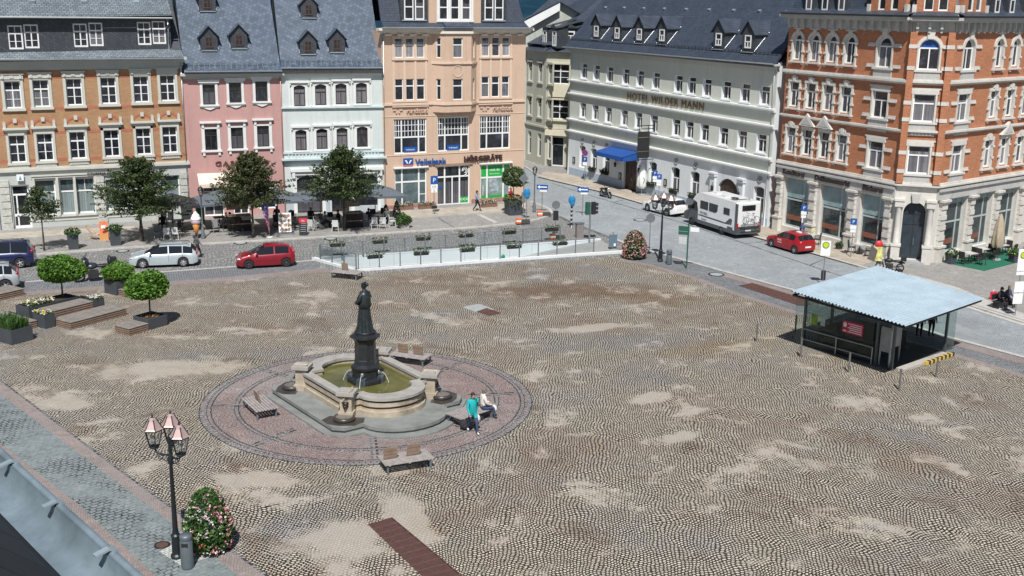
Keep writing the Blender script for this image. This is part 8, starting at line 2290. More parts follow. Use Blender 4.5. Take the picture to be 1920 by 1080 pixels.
pole_sign('street_name_post', 'dark green signpost with green and white plates standing beside the road', G(1287, 503, .02), 3.15, [plate(0.75, 2.6, 2.95, DG, x=-0.3), plate(0.75, 2.35, 2.57, DG, x=-0.3), plate(0.6, 2.62, 2.92, SIGNWHITE, x=0.45), plate(0.55, 1.7, 2.2, mat('pale_plate', (0.5, 0.52, 0.52), 0.5), x=-0.35)], R(-20), g, pm=DG, r=0.05)
def traffic_light():
 t = thing('traffic_light', 'dark traffic light head on a grey pole at the end of the ramp', 'traffic light', G(1105, 452, 0), R(20))
 p = MB(); p.cyl((0, 0), 0.07, 0, 3.0, 10); p.build('pole', STEEL, t)
 for (a, x) in ((0, -0.22), (1, 0.26)):
  h = MB(); h.cbox((x, 0, 2.55), (0.3, 0.28, 0.95)); q = h.build('signal_head', BLACK if a else DG, t)
  for k in range(3):
   m = MB(); m.tube([(x+0.1, 0, 2.85-0.3*k), (x+0.36, 0, 2.82-0.3*k)], [0.11, 0.12], 10); m.build('visor', BLACK, q) if a else None
traffic_light()
t = thing('info_stele', 'dark blue grey panel post at the right end of the near ramp railing', 'sign', G(1149, 466, 0.0), R(5))
m = MB(); m.box(-0.3, 0.3, -0.05, 0.05, 0.1, 1.05); m.build('panel', mat('stele_blue', (0.12, 0.17, 0.22), 0.5), t); m = MB(); m.cyl((0, 0.08), 0.04, 0, 1.25, 8); m.build('post', STEEL, t); m = MB(); m.box(0.05, 0.2, -0.056, -0.05, 0.2, 0.4); m.build('mark', SIGNWHITE, t)
t = thing('switch_cabinet', 'brownish grey cabinet standing by the far end of the ramp', 'cabinet', G(1086, 446, 0), R(20))
m = MB(); m.box(-0.28, 0.28, -0.2, 0.2, 0, 1.15); m.build('body', mat('cabinet_brown', (0.22, 0.20, 0.20), 0.6), t); m = MB(); m.box(-0.32, 0.32, -0.24, 0.24, 1.15, 1.2); m.build('lid', GREYPOST, t)
for (x, y, lb, zz) in ((972, 419, 'orange and white barrier foot with dark stone below the potted tree', 0.1), (1012, 405, 'orange and white barrier foot on the pavement corner by the arrow sign', 0.1), (1036, 449, 'orange and white barrier foot behind the ramp by the round sign', 0)):
 t = thing('barrier_foot', lb, 'barrier', G(x, y, zz), R(15), 'barrier feet at the road works')
 m = MB()
 for k in range(3): m.cbox((0, 0, 0.09+k*0.14), (0.42, 0.3, 0.12), 0, k % 2)
 m.build('weights', [mat('barrier_orange', (0.75, 0.16, 0.05), 0.6), SIGNWHITE], t)
 m = MB(); m.cbox((0.6, 0.05, 0.14), (0.7, 0.4, 0.28)); m.build('base', mat('dark_rubber_base', (0.06, 0.06, 0.055), 0.9), t)

# ============================================================ SHELTER OVER THE GARAGE STAIRS
def shelter():
 F = G(1671, 694); Lc = G(1503, 647); Rc = G(1770, 660)
 ex = (Rc-F).normalized(); ey = (Lc-F).normalized()
 ang = math.atan2(ex.y, ex.x)
 t = thing('glass_shelter', 'glass walled shelter with pale blue corrugated metal roof over the garage stairs', 'shelter', F, ang)
 lx = (Rc-F).length; ly = (Lc-F).length          # x towards the right corner, y towards the left corner
 DKF = mat('shelter_frame', (0.10, 0.125, 0.135), 0.45, 0.4, var=0.1)
 # roof: own frame from its corners
 z = 3.05
 rf, rl, rr = [G(a, b, z) for a, b in ((1697, 614), (1481, 551), (1846, 562))]
 inv = Matrix.Rotation(-ang, 4, 'Z') @ Matrix.Translation(-F)
 rt_ = G(1643, 503, z)
 qf, ql, qr, qt = inv @ rf, inv @ rl, inv @ rr, inv @ rt_
 m = MB(); n = 32
 V = []; Fc = []
 prof = []
 for k in range(n*4+1):
  u = k/(n*4); w = [0.0, 0.06, 0.06, 0.0][k % 4]; prof.append((u + (0.0 if k % 4 in (0, 2) else 0.0), w))
 def corner(u, v): return qf*(1-u)*(1-v) + ql*u*(1-v) + qt*u*v + qr*(1-u)*v
 for v in (0, 1):
  for (u, w) in prof:
   p = corner(u, v); V.append((p.x, p.y, p.z+0.05+w+0.10*u))
 N = len(prof)
 m.add(V, [[k, k+1, N+k+1, N+k] for k in range(N-1)])
 m.build('roof', mat('corrugated_blue_metal', (0.47, 0.58, 0.65), 0.45, 0.25, var=0.10, scale=0.9, grime=(0.36, 0.44, 0.48)), t)
 m = MB()
 for (a, b) in ((qf, ql), (ql, qt), (qt, qr), (qr, qf)):
  e = [p*0.965 + (qf+ql+qt+qr)*0.25*0.035 for p in (a, b)]; m.tube([(p.x, p.y, z-0.06) for p in e], 0.07, 4)
 for k in range(1, 6):
  p = corner(0.02, k/6).lerp(corner(0.5, k/6), 0.03); q = corner(0.98, k/6); m.tube([(p.x, p.y, z-0.08), (q.x, q.y, z-0.0)], 0.05, 4)
 m.build('roof_beams', BLACK, t)
 m = MB()
 P = [p*0.99 + (qf+ql+qt+qr)*0.25*0.01 for p in (qf, ql, qt, qr)]
 m.add([(p.x, p.y, z+0.03 + (0.10 if i in (1, 2) else 0)) for i, p in enumerate(P)], [(3, 2, 1, 0)]); m.build('roof_underside', mat('dark_soffit', (0.10, 0.11, 0.115), 0.7), t)
 # floor, posts, glass
 fl = MB(); fl.box(-0.1, lx+0.1, -0.1, ly+0.1, 0.0, 0.03); fl.build('floor', mat('shelter_floor', (0.07, 0.068, 0.066), 0.8, var=0.2), t)
 for (x, y) in ((0, 0), (lx, 0), (0, ly), (lx, ly), (lx*0.5, ly), (0.05, ly*0.18), (lx, ly*0.5)):
  p = MB(); p.box(x-0.06, x+0.06, y-0.06, y+0.06, 0, z-0.05); p.build('post', DKF, t)
 sg = glass_mat('shelter_glass', (0.70, 0.84, 0.80), 0.13)
 for (x0, x1, y0, y1) in ((-0.008, 0.008, ly*0.22, ly*0.60), (-0.008, 0.008, ly*0.61, ly*0.985), (0.1, lx*0.49, ly-0.008, ly+0.008), (lx*0.52, lx-0.1, ly-0.008, ly+0.008), (lx-0.008, lx+0.008, ly*0.52, ly-0.1), (lx-0.008, lx+0.008, 0.1, ly*0.48)):
  g = MB(); g.box(x0, x1, y0, y1, 0.06, 2.6); g.build('glass_pane', sg, t)
 g = MB(); g.box(lx+0.02, lx+0.9, -0.02, -0.005, 0.06, 2.5); g.build('glass_pane', sg, t); g = MB(); g.box(-0.02, -0.005, ly+0.06, ly+0.6, 0.06, 2.6); g.build('glass_pane', sg, t)
 # glass fixings, header
 m = MB(); m.box(-0.03, 0.03, 0.0, ly, 2.62, 2.80); m.box(0, lx, -0.03, 0.03, 2.72, 2.85); m.build('header', DKF, t)
 # handrail along the glass
 m = MB()
 for zz in (0.95, 0.38): m.tube([(-0.16, ly*0.2, zz), (-0.16, ly*1.0, zz)], 0.03, 6)
 for y in (0.2, 0.6, 1.0): m.tube([(-0.16, ly*y, 0.0), (-0.16, ly*y, 0.95)], 0.028, 6)
 m.build('handrail', STEEL, t)
 # dark stair well with parapet, information boards
 m = MB(); m.box(0.7, lx*0.78, ly*0.30, ly*0.92, 0.03, 0.95); m.build('stair_parapet', mat('dark_concrete', (0.035, 0.034, 0.034), 0.8, var=0.2), t)
 for (x, y, w, r_, zz) in ((0.16, ly*0.10, 0.6, R(90), 0.8), (1.05, 0.55, 0.9, 0, 0.9)):
  b = MB(); b.cbox((x, y, zz+0.65), (w, 0.06, 1.3), r_); q = b.build('info_board', mat('pale_board', (0.32, 0.33, 0.34), 0.5, var=0.15, scale=3), t)
  b = MB();
  for s in (-1, 1): b.cbox((x+s*w*0.48*math.cos(r_), y+s*w*0.48*math.sin(r_), 0.98), (0.05, 0.08, 1.95), r_)
  b.build('frame', STEEL, q)
 # magenta notice on the glass
 mg = mat('magenta_notice', (0.52, 0.015, 0.07), 0.5, var=0.03)
 b = MB(); b.box(-0.03, -0.012, ly*0.33, ly*0.56, 1.3, 1.95); q = b.build('notice', mg, t)
 b = MB()
 for k in range(5): b.box(-0.036, -0.030, ly*0.345, ly*(0.50 - 0.02*(k % 2)), 1.38+k*0.105, 1.42+k*0.105)
 b.box(-0.036, -0.030, ly*0.515, ly*0.55, 1.62, 1.78); b.add([(-0.034, ly*0.508, 1.78), (-0.034, ly*0.557, 1.78), (-0.034, ly*0.532, 1.90)], [(0, 2, 1), (0, 1, 2)]); b.box(-0.036, -0.03, ly*0.515, ly*0.55, 1.38, 1.44)
 b.build('notice_print', SIGNWHITE, q)
 # yellow-green poster and notice inside at the left end
 b = MB(); b.box(0.05, 0.07, ly*0.86, ly*0.93, 1.25, 1.85); b.build('poster', mat('lime_poster', (0.42, 0.55, 0.05), 0.5, var=0.4, scale=6), t)
 b = MB(); b.box(0.05, 0.07, ly*0.77, ly*0.82, 1.3, 1.75); b.build('poster', SIGNWHITE, t)
 # low concrete sill with yellow-black bar at the open side
 b = MB(); b.box(0.25, lx-0.35, -0.55, -0.12, 0.0, 0.12); b.build('sill', mat('pale_concrete', (0.42, 0.39, 0.35), 0.85, var=0.1), t)
 ylw = mat('warning_yellow', (0.65, 0.45, 0.08), 0.5, var=0.05)
 b = MB(); k = 0; x = lx*0.42
 while x < lx-0.4:
  b.box(x, x+0.19, -0.72, -0.56, 0.02, 0.2, k % 2); x += 0.191; k += 1
 b.build('warning_bar', [ylw, BLACK], t)
 return t
shelter()
for (x, y, h, lb, mt) in ((1418, 640, 1.0, 'slim steel bollard standing alone left of the shelter', STEEL), (1501, 669, 1.05, 'slim steel bollard at the left corner of the shelter rail', STEEL), (1591, 698, 1.05, 'slim steel bollard in front of the shelter glass wall', STEEL), (1686, 731, 1.05, 'slim steel bollard nearest the camera at the shelter front corner', STEEL), (1755, 707, 1.05, 'slim steel bollard beside the yellow and black bar', STEEL), (1491, 623, 1.0, 'dark slim bollard behind the left end of the shelter rail', BLACK)):
 t = thing('bollard', lb, 'bollard', G(x, y, 0.01), 0, 'bollards round the shelter'); m = MB(); m.cyl((0, 0), 0.05, 0, h, 10); m.build('post', mt if mt is BLACK else mat('bollard_steel', (0.22, 0.22, 0.22), 0.5, 0.6), t); m = MB(); m.cyl((0, 0), 0.07, 0, 0.02, 10); m.build('foot', GREYPOST, t)
# ============================================================ PEOPLE
SKIN = mat('skin', (0.50, 0.30, 0.22), 0.6, var=0.04)
def cloth(name, c): return mat('cloth_'+name, c, 0.85, var=0.12, scale=6)
JEANS = cloth('jeans', (0.045, 0.065, 0.13)); DARKC = cloth('dark', (0.02, 0.02, 0.025)); SHOE = cloth('shoe', (0.04, 0.035, 0.035)); WHITESHOE = cloth('white_shoe', (0.6, 0.6, 0.6))
HAIRD = mat('dark_hair', (0.025, 0.016, 0.012), 0.7, var=0.2); HAIRG = mat('grey_hair', (0.16, 0.13, 0.11), 0.7, var=0.2)
def skin_body(name, V, E, rad, root, parent, pick, mats, sub=1):
 """one continuous body grown over a skeleton; every face takes the cloth of the bone nearest to it"""
 me = bpy.data.meshes.new(name); me.from_pydata([tuple(v) for v in V], E, [])
 o = ob(name, me)
 md = o.modifiers.new('skin', 'SKIN'); md.use_smooth_shade = True
 for i, sv in enumerate(me.skin_vertices[0].data):
  r = rad[i]; sv.radius = (r, r) if not isinstance(r, tuple) else r; sv.use_root = i in root
 o.modifiers.new('subd', 'SUBSURF').levels = sub; o.modifiers[-1].render_levels = sub
 dg = bpy.context.evaluated_depsgraph_get(); dg.update()
 nm = bpy.data.meshes.new_from_object(o.evaluated_get(dg))
 bpy.data.objects.remove(o); bpy.data.meshes.remove(me)
 nm.name = name; nm.materials.clear()
 for m in mats: nm.materials.append(m)
 VV = [Vector(v) for v in V]
 for p in nm.polygons:
  c = p.center; best = None
  for (a, b) in E:
   d = VV[b]-VV[a]; l = d.length_squared
   t = max(0, min(1, (c-VV[a]).dot(d)/l)) if l > 0 else 0
   q = (c-(VV[a]+d*t)).length - 0.5*(rad[a] if not isinstance(rad[a], tuple) else rad[a][0])
   if best is None or q < best[0]: best = (q, a, b)
  p.material_index = pick(best[1], best[2], c); p.use_smooth = True
 return ob(name, nm, parent)
J = ['pelvis', 'waist', 'chest', 'neck0', 'neck', 'head', 'crown', 'ls', 'le', 'lw', 'lh', 'rs', 're', 'rw', 'rh', 'lhip', 'lk', 'la', 'lt', 'rhip', 'rk', 'ra', 'rt']
STAND = dict(pelvis=(0, 0, 0.95), waist=(0, 0.01, 1.10), chest=(0, 0, 1.30), neck0=(0, -0.01, 1.45), neck=(0, 0.01, 1.52), head=(0, 0.03, 1.62), crown=(0, 0.02, 1.71),
 ls=(-0.19, 0, 1.40), le=(-0.24, -0.03, 1.13), lw=(-0.25, 0.04, 0.89), lh=(-0.25, 0.06, 0.81), rs=(0.19, 0, 1.40), re=(0.24, -0.03, 1.13), rw=(0.25, 0.04, 0.89), rh=(0.25, 0.06, 0.81),
 lhip=(-0.10, 0, 0.90), lk=(-0.11, 0.02, 0.50), la=(-0.11, -0.02, 0.08), lt=(-0.12, 0.14, 0.045), rhip=(0.10, 0, 0.90), rk=(0.11, 0.02, 0.50), ra=(0.11, -0.02, 0.08), rt=(0.12, 0.14, 0.045))
WALK = dict(STAND); WALK.update(lk=(-0.10, 0.20, 0.52), la=(-0.10, 0.28, 0.10), lt=(-0.10, 0.43, 0.07), rk=(0.10, -0.04, 0.50), ra=(0.10, -0.30, 0.16), rt=(0.10, -0.19, 0.05), le=(-0.25, -0.14, 1.15), lw=(-0.25, -0.14, 0.91), lh=(-0.25, -0.12, 0.83), re=(0.25, 0.08, 1.14), rw=(0.25, 0.24, 0.96), rh=(0.24, 0.30, 0.90))
SIT = dict(STAND); SIT.update(pelvis=(0, 0, 0.56), waist=(0, 0.03, 0.72), chest=(0, 0.05, 0.93), neck0=(0, 0.05, 1.08), neck=(0, 0.08, 1.15), head=(0, 0.11, 1.25), crown=(0, 0.10, 1.34), ls=(-0.19, 0.05, 1.03), le=(-0.25, 0.10, 0.78), lw=(-0.17, 0.33, 0.68), lh=(-0.12, 0.40, 0.66), rs=(0.19, 0.05, 1.03), re=(0.25, 0.10, 0.78), rw=(0.17, 0.33, 0.68), rh=(0.12, 0.40, 0.66),
 lhip=(-0.10, 0.05, 0.53), lk=(-0.13, 0.46, 0.53), la=(-0.13, 0.46, 0.09), lt=(-0.13, 0.60, 0.045), rhip=(0.10, 0.05, 0.53), rk=(0.13, 0.46, 0.53), ra=(0.13, 0.50, 0.09), rt=(0.13, 0.64, 0.045))
RADS = dict(pelvis=0.15, waist=0.135, chest=0.15, neck0=0.09, neck=0.055, head=0.088, crown=0.075, ls=0.075, le=0.050, lw=0.036, lh=0.036, rs=0.075, re=0.050, rw=0.036, rh=0.036, lhip=0.105, lk=0.068, la=0.045, lt=0.042, rhip=0.105, rk=0.068, ra=0.045, rt=0.042)
EDG = [('pelvis', 'waist'), ('waist', 'chest'), ('chest', 'neck0'), ('neck0', 'neck'), ('neck', 'head'), ('head', 'crown'), ('chest', 'ls'), ('ls', 'le'), ('le', 'lw'), ('lw', 'lh'), ('chest', 'rs'), ('rs', 're'), ('re', 'rw'), ('rw', 'rh'), ('pelvis', 'lhip'), ('lhip', 'lk'), ('lk', 'la'), ('la', 'lt'), ('pelvis', 'rhip'), ('rhip', 'rk'), ('rk', 'ra'), ('ra', 'rt')]
def person(label, loc, rz, pose=STAND, top=DARKC, legs=JEANS, shoes=SHOE, hair=HAIRD, bulk=1.0, scale=1.0, long_coat=False, group=None, sleeves=True):
 """front of the figure faces its local +y"""
 t = thing('person', label, 'person', loc, rz, group); t.scale = (scale, scale, scale)
 names = list(J); P = [Vector(pose[k]) for k in names]
 rad = [RADS[k]*(bulk if k in ('pelvis', 'waist', 'chest', 'ls', 'rs', 'le', 're', 'lhip', 'rhip') else 1.0) for k in names]
 ix = {k: i for i, k in enumerate(names)}
 E = [(ix[a], ix[b]) for a, b in EDG]
 kind = {}
 root = {ix['pelvis']}
 # nose, ears: tiny branches of the head
 hd = P[ix['head']]; fwd = (Vector((0, 1, 0)) + (P[ix['crown']]-hd)*0).normalized()
 def tip(k, p, r):
  names.append(k); P.append(p); rad.append(r); return len(P)-1
 i = tip('nose', hd+Vector((0, 0.115, 0.0)), 0.016); E.append((ix['head'], i))
 # fingers: five short chains rooted in each palm
 for s, w, h in (('l', 'lw', 'lh'), ('r', 'rw', 'rh')):
  a, b = P[ix[w]], P[ix[h]]; d = (b-a).normalized()
  side = d.cross(Vector((0, 0, 1))); side = side.normalized() if side.length > 0.2 else Vector((0, 1, 0))
  curl = d.cross(side).normalized()
  for q, (off, ln) in enumerate(((-0.027, 0.062), (-0.009, 0.075), (0.009, 0.07), (0.027, 0.055))):
   r0 = b+side*off+d*0.012; k0 = tip('f', r0, 0.011); k1 = tip('f', r0+d*ln*0.55+curl*0.006, 0.009); k2 = tip('f', r0+d*ln*0.85+curl*0.03, 0.008)
   E += [(k0, k1), (k1, k2)]; root.add(k0)
  r0 = a.lerp(b, 0.55)+side*(-0.03 if s == 'l' else 0.03); k0 = tip('f', r0, 0.012); k1 = tip('f', r0+side*(-0.025 if s == 'l' else 0.025)+d*0.035, 0.010); k2 = tip('f', r0+side*(-0.028 if s == 'l' else 0.028)+d*0.062, 0.008); E += [(k0, k1), (k1, k2)]; root.add(k0)
 def pick(a, b, c):
  n = {names[a], names[b]}
  if 'f' in n or 'nose' in n or n & {'head', 'crown'} or n == {'neck0', 'neck'}: return 0
  if n in ({'lw', 'lh'}, {'rw', 'rh'}): return 0
  if n & {'lt', 'rt'}: return 3
  if n in ({'lk', 'la'}, {'rk', 'ra'}, {'lhip', 'lk'}, {'rhip', 'rk'}):
   return 1 if (long_coat and n & {'lhip', 'rhip'} and c.z > P[ix['pelvis']].z-0.22) else 2
  if n & {'lhip', 'rhip'}: return 1 if long_coat else 2
  return 1
 b = skin_body('body', P, E, rad, root, t, pick, [SKIN, top, legs, shoes])
 up = (P[ix['crown']]-hd)
 m = MB(); c = hd+up*0.45+Vector((0, -0.018, 0)); m.ball(c, (0.094, 0.105, 0.10), 12, 8); m.ball(c+Vector((0, -0.03, -0.07)), (0.085, 0.08, 0.09), 10, 6); m.build('hair', hair, t)
 f = MB()
 for s in (-1, 1): f.ball(hd+Vector((s*0.034, 0.083, 0.018)), (0.011, 0.008, 0.008), 6, 4)
 f.build('eyes', BLACK, t)
 f = MB(); f.ball(hd+Vector((0, 0.084, -0.045)), (0.022, 0.008, 0.007), 6, 4); f.build('mouth', mat('lips', (0.35, 0.12, 0.10), 0.5, var=0), t)
 f = MB()
 for s in (-1, 1): f.ball(hd+Vector((s*0.092, 0.0, 0.0)), (0.012, 0.02, 0.03), 6, 4)
 f.build('ears', SKIN, t)
 return t
TEAL = cloth('teal', (0.01, 0.36, 0.38)); OFFW = cloth('offwhite', (0.66, 0.63, 0.58)); LBLUE = cloth('light_blue', (0.22, 0.32, 0.46)); REDC = cloth('red', (0.42, 0.02, 0.03)); GREYC = cloth('grey', (0.10, 0.105, 0.11))
p = G(886, 812, 0.014)
HOLD = dict(WALK); HOLD.update(rw=(0.24, 0.20, 0.93), rh=(0.24, 0.24, 0.86))
person('standing woman in a turquoise jacket and jeans holding a white bag by the fountain bench', p, R(-155), WALK, TEAL, JEANS, WHITESHOE, HAIRD, 1.12, 1.04, True)
def bag(label, p, m, h=0.36, w=0.3, name='carrier_bag'):
 t = thing(name, label, 'bag', p, R(20), None)
 b = MB(); b.lathe([(0.02, 0), (w*0.42, 0.02), (w*0.5, h*0.3), (w*0.42, h*0.62), (w*0.15, h*0.85), (w*0.06, h*0.92)], n=12, sq=0.6); b.build('sack', m, t)
 b = MB(); b.tube([(-0.04, 0, h*0.88), (-0.05, 0, h*1.02), (0, 0, h*1.1), (0.05, 0, h*1.02), (0.04, 0, h*0.88)], 0.008, 5); b.build('handles', m, t)
BAGW = mat('white_plastic_bag', (0.75, 0.74, 0.74), 0.5, var=0.1, scale=8)
M_ = Matrix.Translation(p) @ Matrix.Rotation(R(-155), 4, 'Z') @ Matrix.Scale(1.04, 4)
q = M_ @ Vector((-0.25, -0.12, 0.78)); bag('white plastic bag in the hand of the woman in the turquoise jacket', (q.x, q.y, q.z-0.36), BAGW)
p = Vector((-1.22, 46.12, 0.0)); ps = Vector((p.x, p.y, 0.0))
SITL = dict(SIT)
person('seated man in a cream white jacket and jeans on the bench right of the fountain', ps, R(-70), SIT, OFFW, JEANS, SHOE, HAIRG, 1.12, 1.03)
M_ = Matrix.Translation(ps) @ Matrix.Rotation(R(-70), 4, 'Z') @ Matrix.Scale(1.03, 4)
q = M_ @ Vector((0.0, 0.52, 0.64)); bag('white plastic bag hanging before the knees of the seated man', (q.x, q.y, q.z-0.36), BAGW)
bp = thing('backpack', 'small dark backpack standing on the ground behind the woman in turquoise', 'backpack', (-1.95, 44.85, 0.015), R(30)); m = MB(); m.ball((0, 0, 0.22), (0.22, 0.15, 0.22), 12, 8); m.build('body', DARKC, bp); m = MB(); m.ball((0, -0.13, 0.16), (0.14, 0.06, 0.12), 10, 6); m.build('pocket', DARKC, bp)
person('walking man in light blue shirt and dark trousers before the green shop window', G(894, 396, 0.1), R(-100), WALK, LBLUE, DARKC, SHOE, HAIRD, 1.1, 1.04)
person('person in a red jacket standing behind the potted tree at the bank corner', G(957, 389, 0.1), R(60), STAND, REDC, DARKC, SHOE, HAIRG, 1.15, 1.02, True)
person('person in dark clothes walking past the tail of the silver estate car', G(371, 484, 0.0), R(-60), WALK, GREYC, DARKC, cloth('tan', (0.4, 0.2, 0.14)), HAIRD, 1.1, 1.03)
# passengers waiting at the bus stop and in the shelter
SIT2 = SIT
t = thing('bench', 'dark metal bench with waiting people at the bus stop on the right edge', 'bench', G(1880, 575, 0.1), R(35))
m = MB(); m.box(-0.9, 0.9, -0.22, 0.22, 0.40, 0.45); m.build('seat', BLACK, t); m = MB(); m.box(-0.9, 0.9, 0.2, 0.25, 0.5, 0.85); m.build('backrest', BLACK, t)
for s in (-1, 1):
 m = MB(); m.box(s*0.75-0.03, s*0.75+0.03, -0.2, 0.2, 0, 0.40); m.build('leg', BLACK, t)
p0 = G(1880, 575, 0.1); ex = Vector((math.cos(R(35)), math.sin(R(35)), 0))
person('seated person in black at the bus stop beside the red bag', p0-ex*0.45+Vector((0, 0, -0.06)), R(215), SIT, DARKC, DARKC, SHOE, HAIRD, 1.15, 1.0)
person('seated person in grey blue at the bus stop beside the mast', p0+ex*0.35+Vector((0, 0, -0.06)), R(215), SIT, cloth('bluegrey', (0.05, 0.06, 0.09)), DARKC, SHOE, HAIRG, 1.1, 1.0)
t = thing('shopping_bag', 'bright red shopping bag on the pavement edge at the bus stop', 'bag', G(1862, 561, 0.1), R(35))
m = MB(); m.cbox((0, 0, 0.24), (0.42, 0.22, 0.48)); m.build('sack', mat('bag_red', (0.65, 0.02, 0.06), 0.5, var=0.05), t); m = MB(); m.cbox((0.02, -0.114, 0.26), (0.14, 0.006, 0.2)); m.build('print', SIGNWHITE, t)
m = MB(); m.tube([(-0.1, 0, 0.47), (-0.06, 0, 0.62), (0.06, 0, 0.62), (0.1, 0, 0.47)], 0.012, 5); m.build('handle', SIGNWHITE, t)
p = G(1752, 647, 0.03); person('dark figure standing inside the glass shelter, left one at the far side', p+Vector((-0.3, 1.6, 0)), R(170), STAND, DARKC, DARKC, SHOE, HAIRD, 1.05, 1.0)
person('dark figure standing inside the glass shelter, right one at the far side', p+Vector((0.4, 1.7, 0)), R(190), STAND, GREYC, DARKC, SHOE, HAIRD, 1.05, 1.0)

# ============================================================ CAFÉ
def make_chair(fr, st, name='cafe_chair'):
 t = thing(name, 'chair', 'chair')
 m = MB(); m.box(-0.24, 0.24, -0.24, 0.24, 0.42, 0.47); m.build('seat', st, t)
 m = MB(); m.cbox((0, 0.25, 0.70), (0.46, 0.04, 0.50), 0, 0, -0.14); m.build('backrest', st, t)
 for sx in (-1, 1):
  for sy in (-1, 1):
   l = MB(); l.tube([(sx*0.22, sy*0.21, 0.44), (sx*0.25, sy*0.25, 0.0)], 0.025, 6); l.build('leg', fr, t)
  a = MB(); a.tube([(sx*0.26, -0.22, 0.44), (sx*0.27, -0.22, 0.65), (sx*0.27, 0.24, 0.67)], 0.024, 6); a.build('armrest', fr, t)
 return t
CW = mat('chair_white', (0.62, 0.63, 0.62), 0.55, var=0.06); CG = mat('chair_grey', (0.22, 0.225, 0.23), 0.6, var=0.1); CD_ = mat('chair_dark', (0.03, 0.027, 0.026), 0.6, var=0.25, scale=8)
proto = {'white': make_chair(CW, CW), 'grey': make_chair(CG, CG), 'dark': make_chair(CD_, CD_)}
used = set()
def chair(kind, p, rz, label):
 t = proto[kind] if kind not in used else dup(proto[kind])
 used.add(kind); t.location = p; t.rotation_euler = (0, 0, rz); tag(t, label, 'chair', 'café chairs'); return t
TABLETOP = mat('table_top', (0.10, 0.09, 0.085), 0.4, var=0.15); TABLEW = mat('table_pale', (0.55, 0.55, 0.54), 0.4, var=0.06)
def table(p, label, m=TABLETOP, r=0.45, sq=True):
 t = thing('cafe_table', label, 'table', p, R(24), 'café tables')
 a = MB()
 if sq: a.box(-r, r, -r, r, 0.70, 0.74)
 else: a.cyl((0, 0), r, 0.70, 0.74, 20)
 a.build('tabletop', m, t); a = MB(); a.cyl((0, 0), 0.035, 0.04, 0.70, 8); a.build('column', BLACK, t); a = MB(); a.cyl((0, 0), 0.25, 0, 0.04, 14); a.build('foot', BLACK, t)
def gp(x, y): return G(x, y, 0.1)
for (k, x, y, a, lb) in (
 ('white', 585, 433, 160, 'white armchair right beside the red and black menu stand'), ('white', 595, 429, 100, 'white armchair second to the right of the red and black menu stand'),
 ('white', 629, 434, 185, 'white armchair seen from behind left of the trunk before the white house'), ('grey', 686, 425, 20, 'grey armchair beside the dark covered counter before the white house'),
 ('white', 701, 428, 200, 'white armchair with a cloth, left one of the three by the cypress'), ('white', 718, 428, 185, 'white armchair in the middle of the three by the cypress'), ('white', 735, 424, 110, 'white armchair on the right of the three by the cypress'),
 ('grey', 296, 447, 20, 'grey armchair at the left end under the black parasol'), ('white', 314, 449, 190, 'striped white lounge chair under the black parasol, left one'), ('white', 331, 448, 175, 'striped white lounge chair under the black parasol, right one'),
 ('grey', 405, 436, 30, 'pale grey armchair between lamp post and dark counter'), ('grey', 431, 420, 90, 'grey armchair left behind the dark counter under the tree'),
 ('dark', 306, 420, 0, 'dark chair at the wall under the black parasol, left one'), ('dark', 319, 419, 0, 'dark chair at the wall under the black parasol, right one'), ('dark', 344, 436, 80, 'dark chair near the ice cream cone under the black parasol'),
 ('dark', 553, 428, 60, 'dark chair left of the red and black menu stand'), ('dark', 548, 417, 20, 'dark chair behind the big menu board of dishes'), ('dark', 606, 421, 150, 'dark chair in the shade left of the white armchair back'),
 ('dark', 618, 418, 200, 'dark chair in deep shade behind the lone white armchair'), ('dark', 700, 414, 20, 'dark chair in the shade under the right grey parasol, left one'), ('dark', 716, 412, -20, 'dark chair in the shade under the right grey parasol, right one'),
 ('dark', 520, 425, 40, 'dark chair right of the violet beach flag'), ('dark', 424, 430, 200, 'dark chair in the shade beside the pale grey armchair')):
 chair(k, gp(x, y), R(a), lb)
for (x, y, lb) in ((313, 428, 'dark café table under the black parasol'), (334, 430, 'dark café table between black parasol pole and ice cream cone'), (412, 424, 'dark café table under the first grey parasol'), (540, 422, 'dark café table behind the menu board of dishes'),
 (590, 420, 'dark café table behind the white armchairs at the menu stand'), (622, 426, 'dark café table before the lone white armchair'), (708, 420, 'dark café table behind the three white armchairs')):
 table(gp(x, y), lb)
CANV = mat('grey_canvas', (0.105, 0.125, 0.15), 0.8, var=0.08); CANB = mat('black_canvas', (0.022, 0.021, 0.03), 0.8, var=0.12)
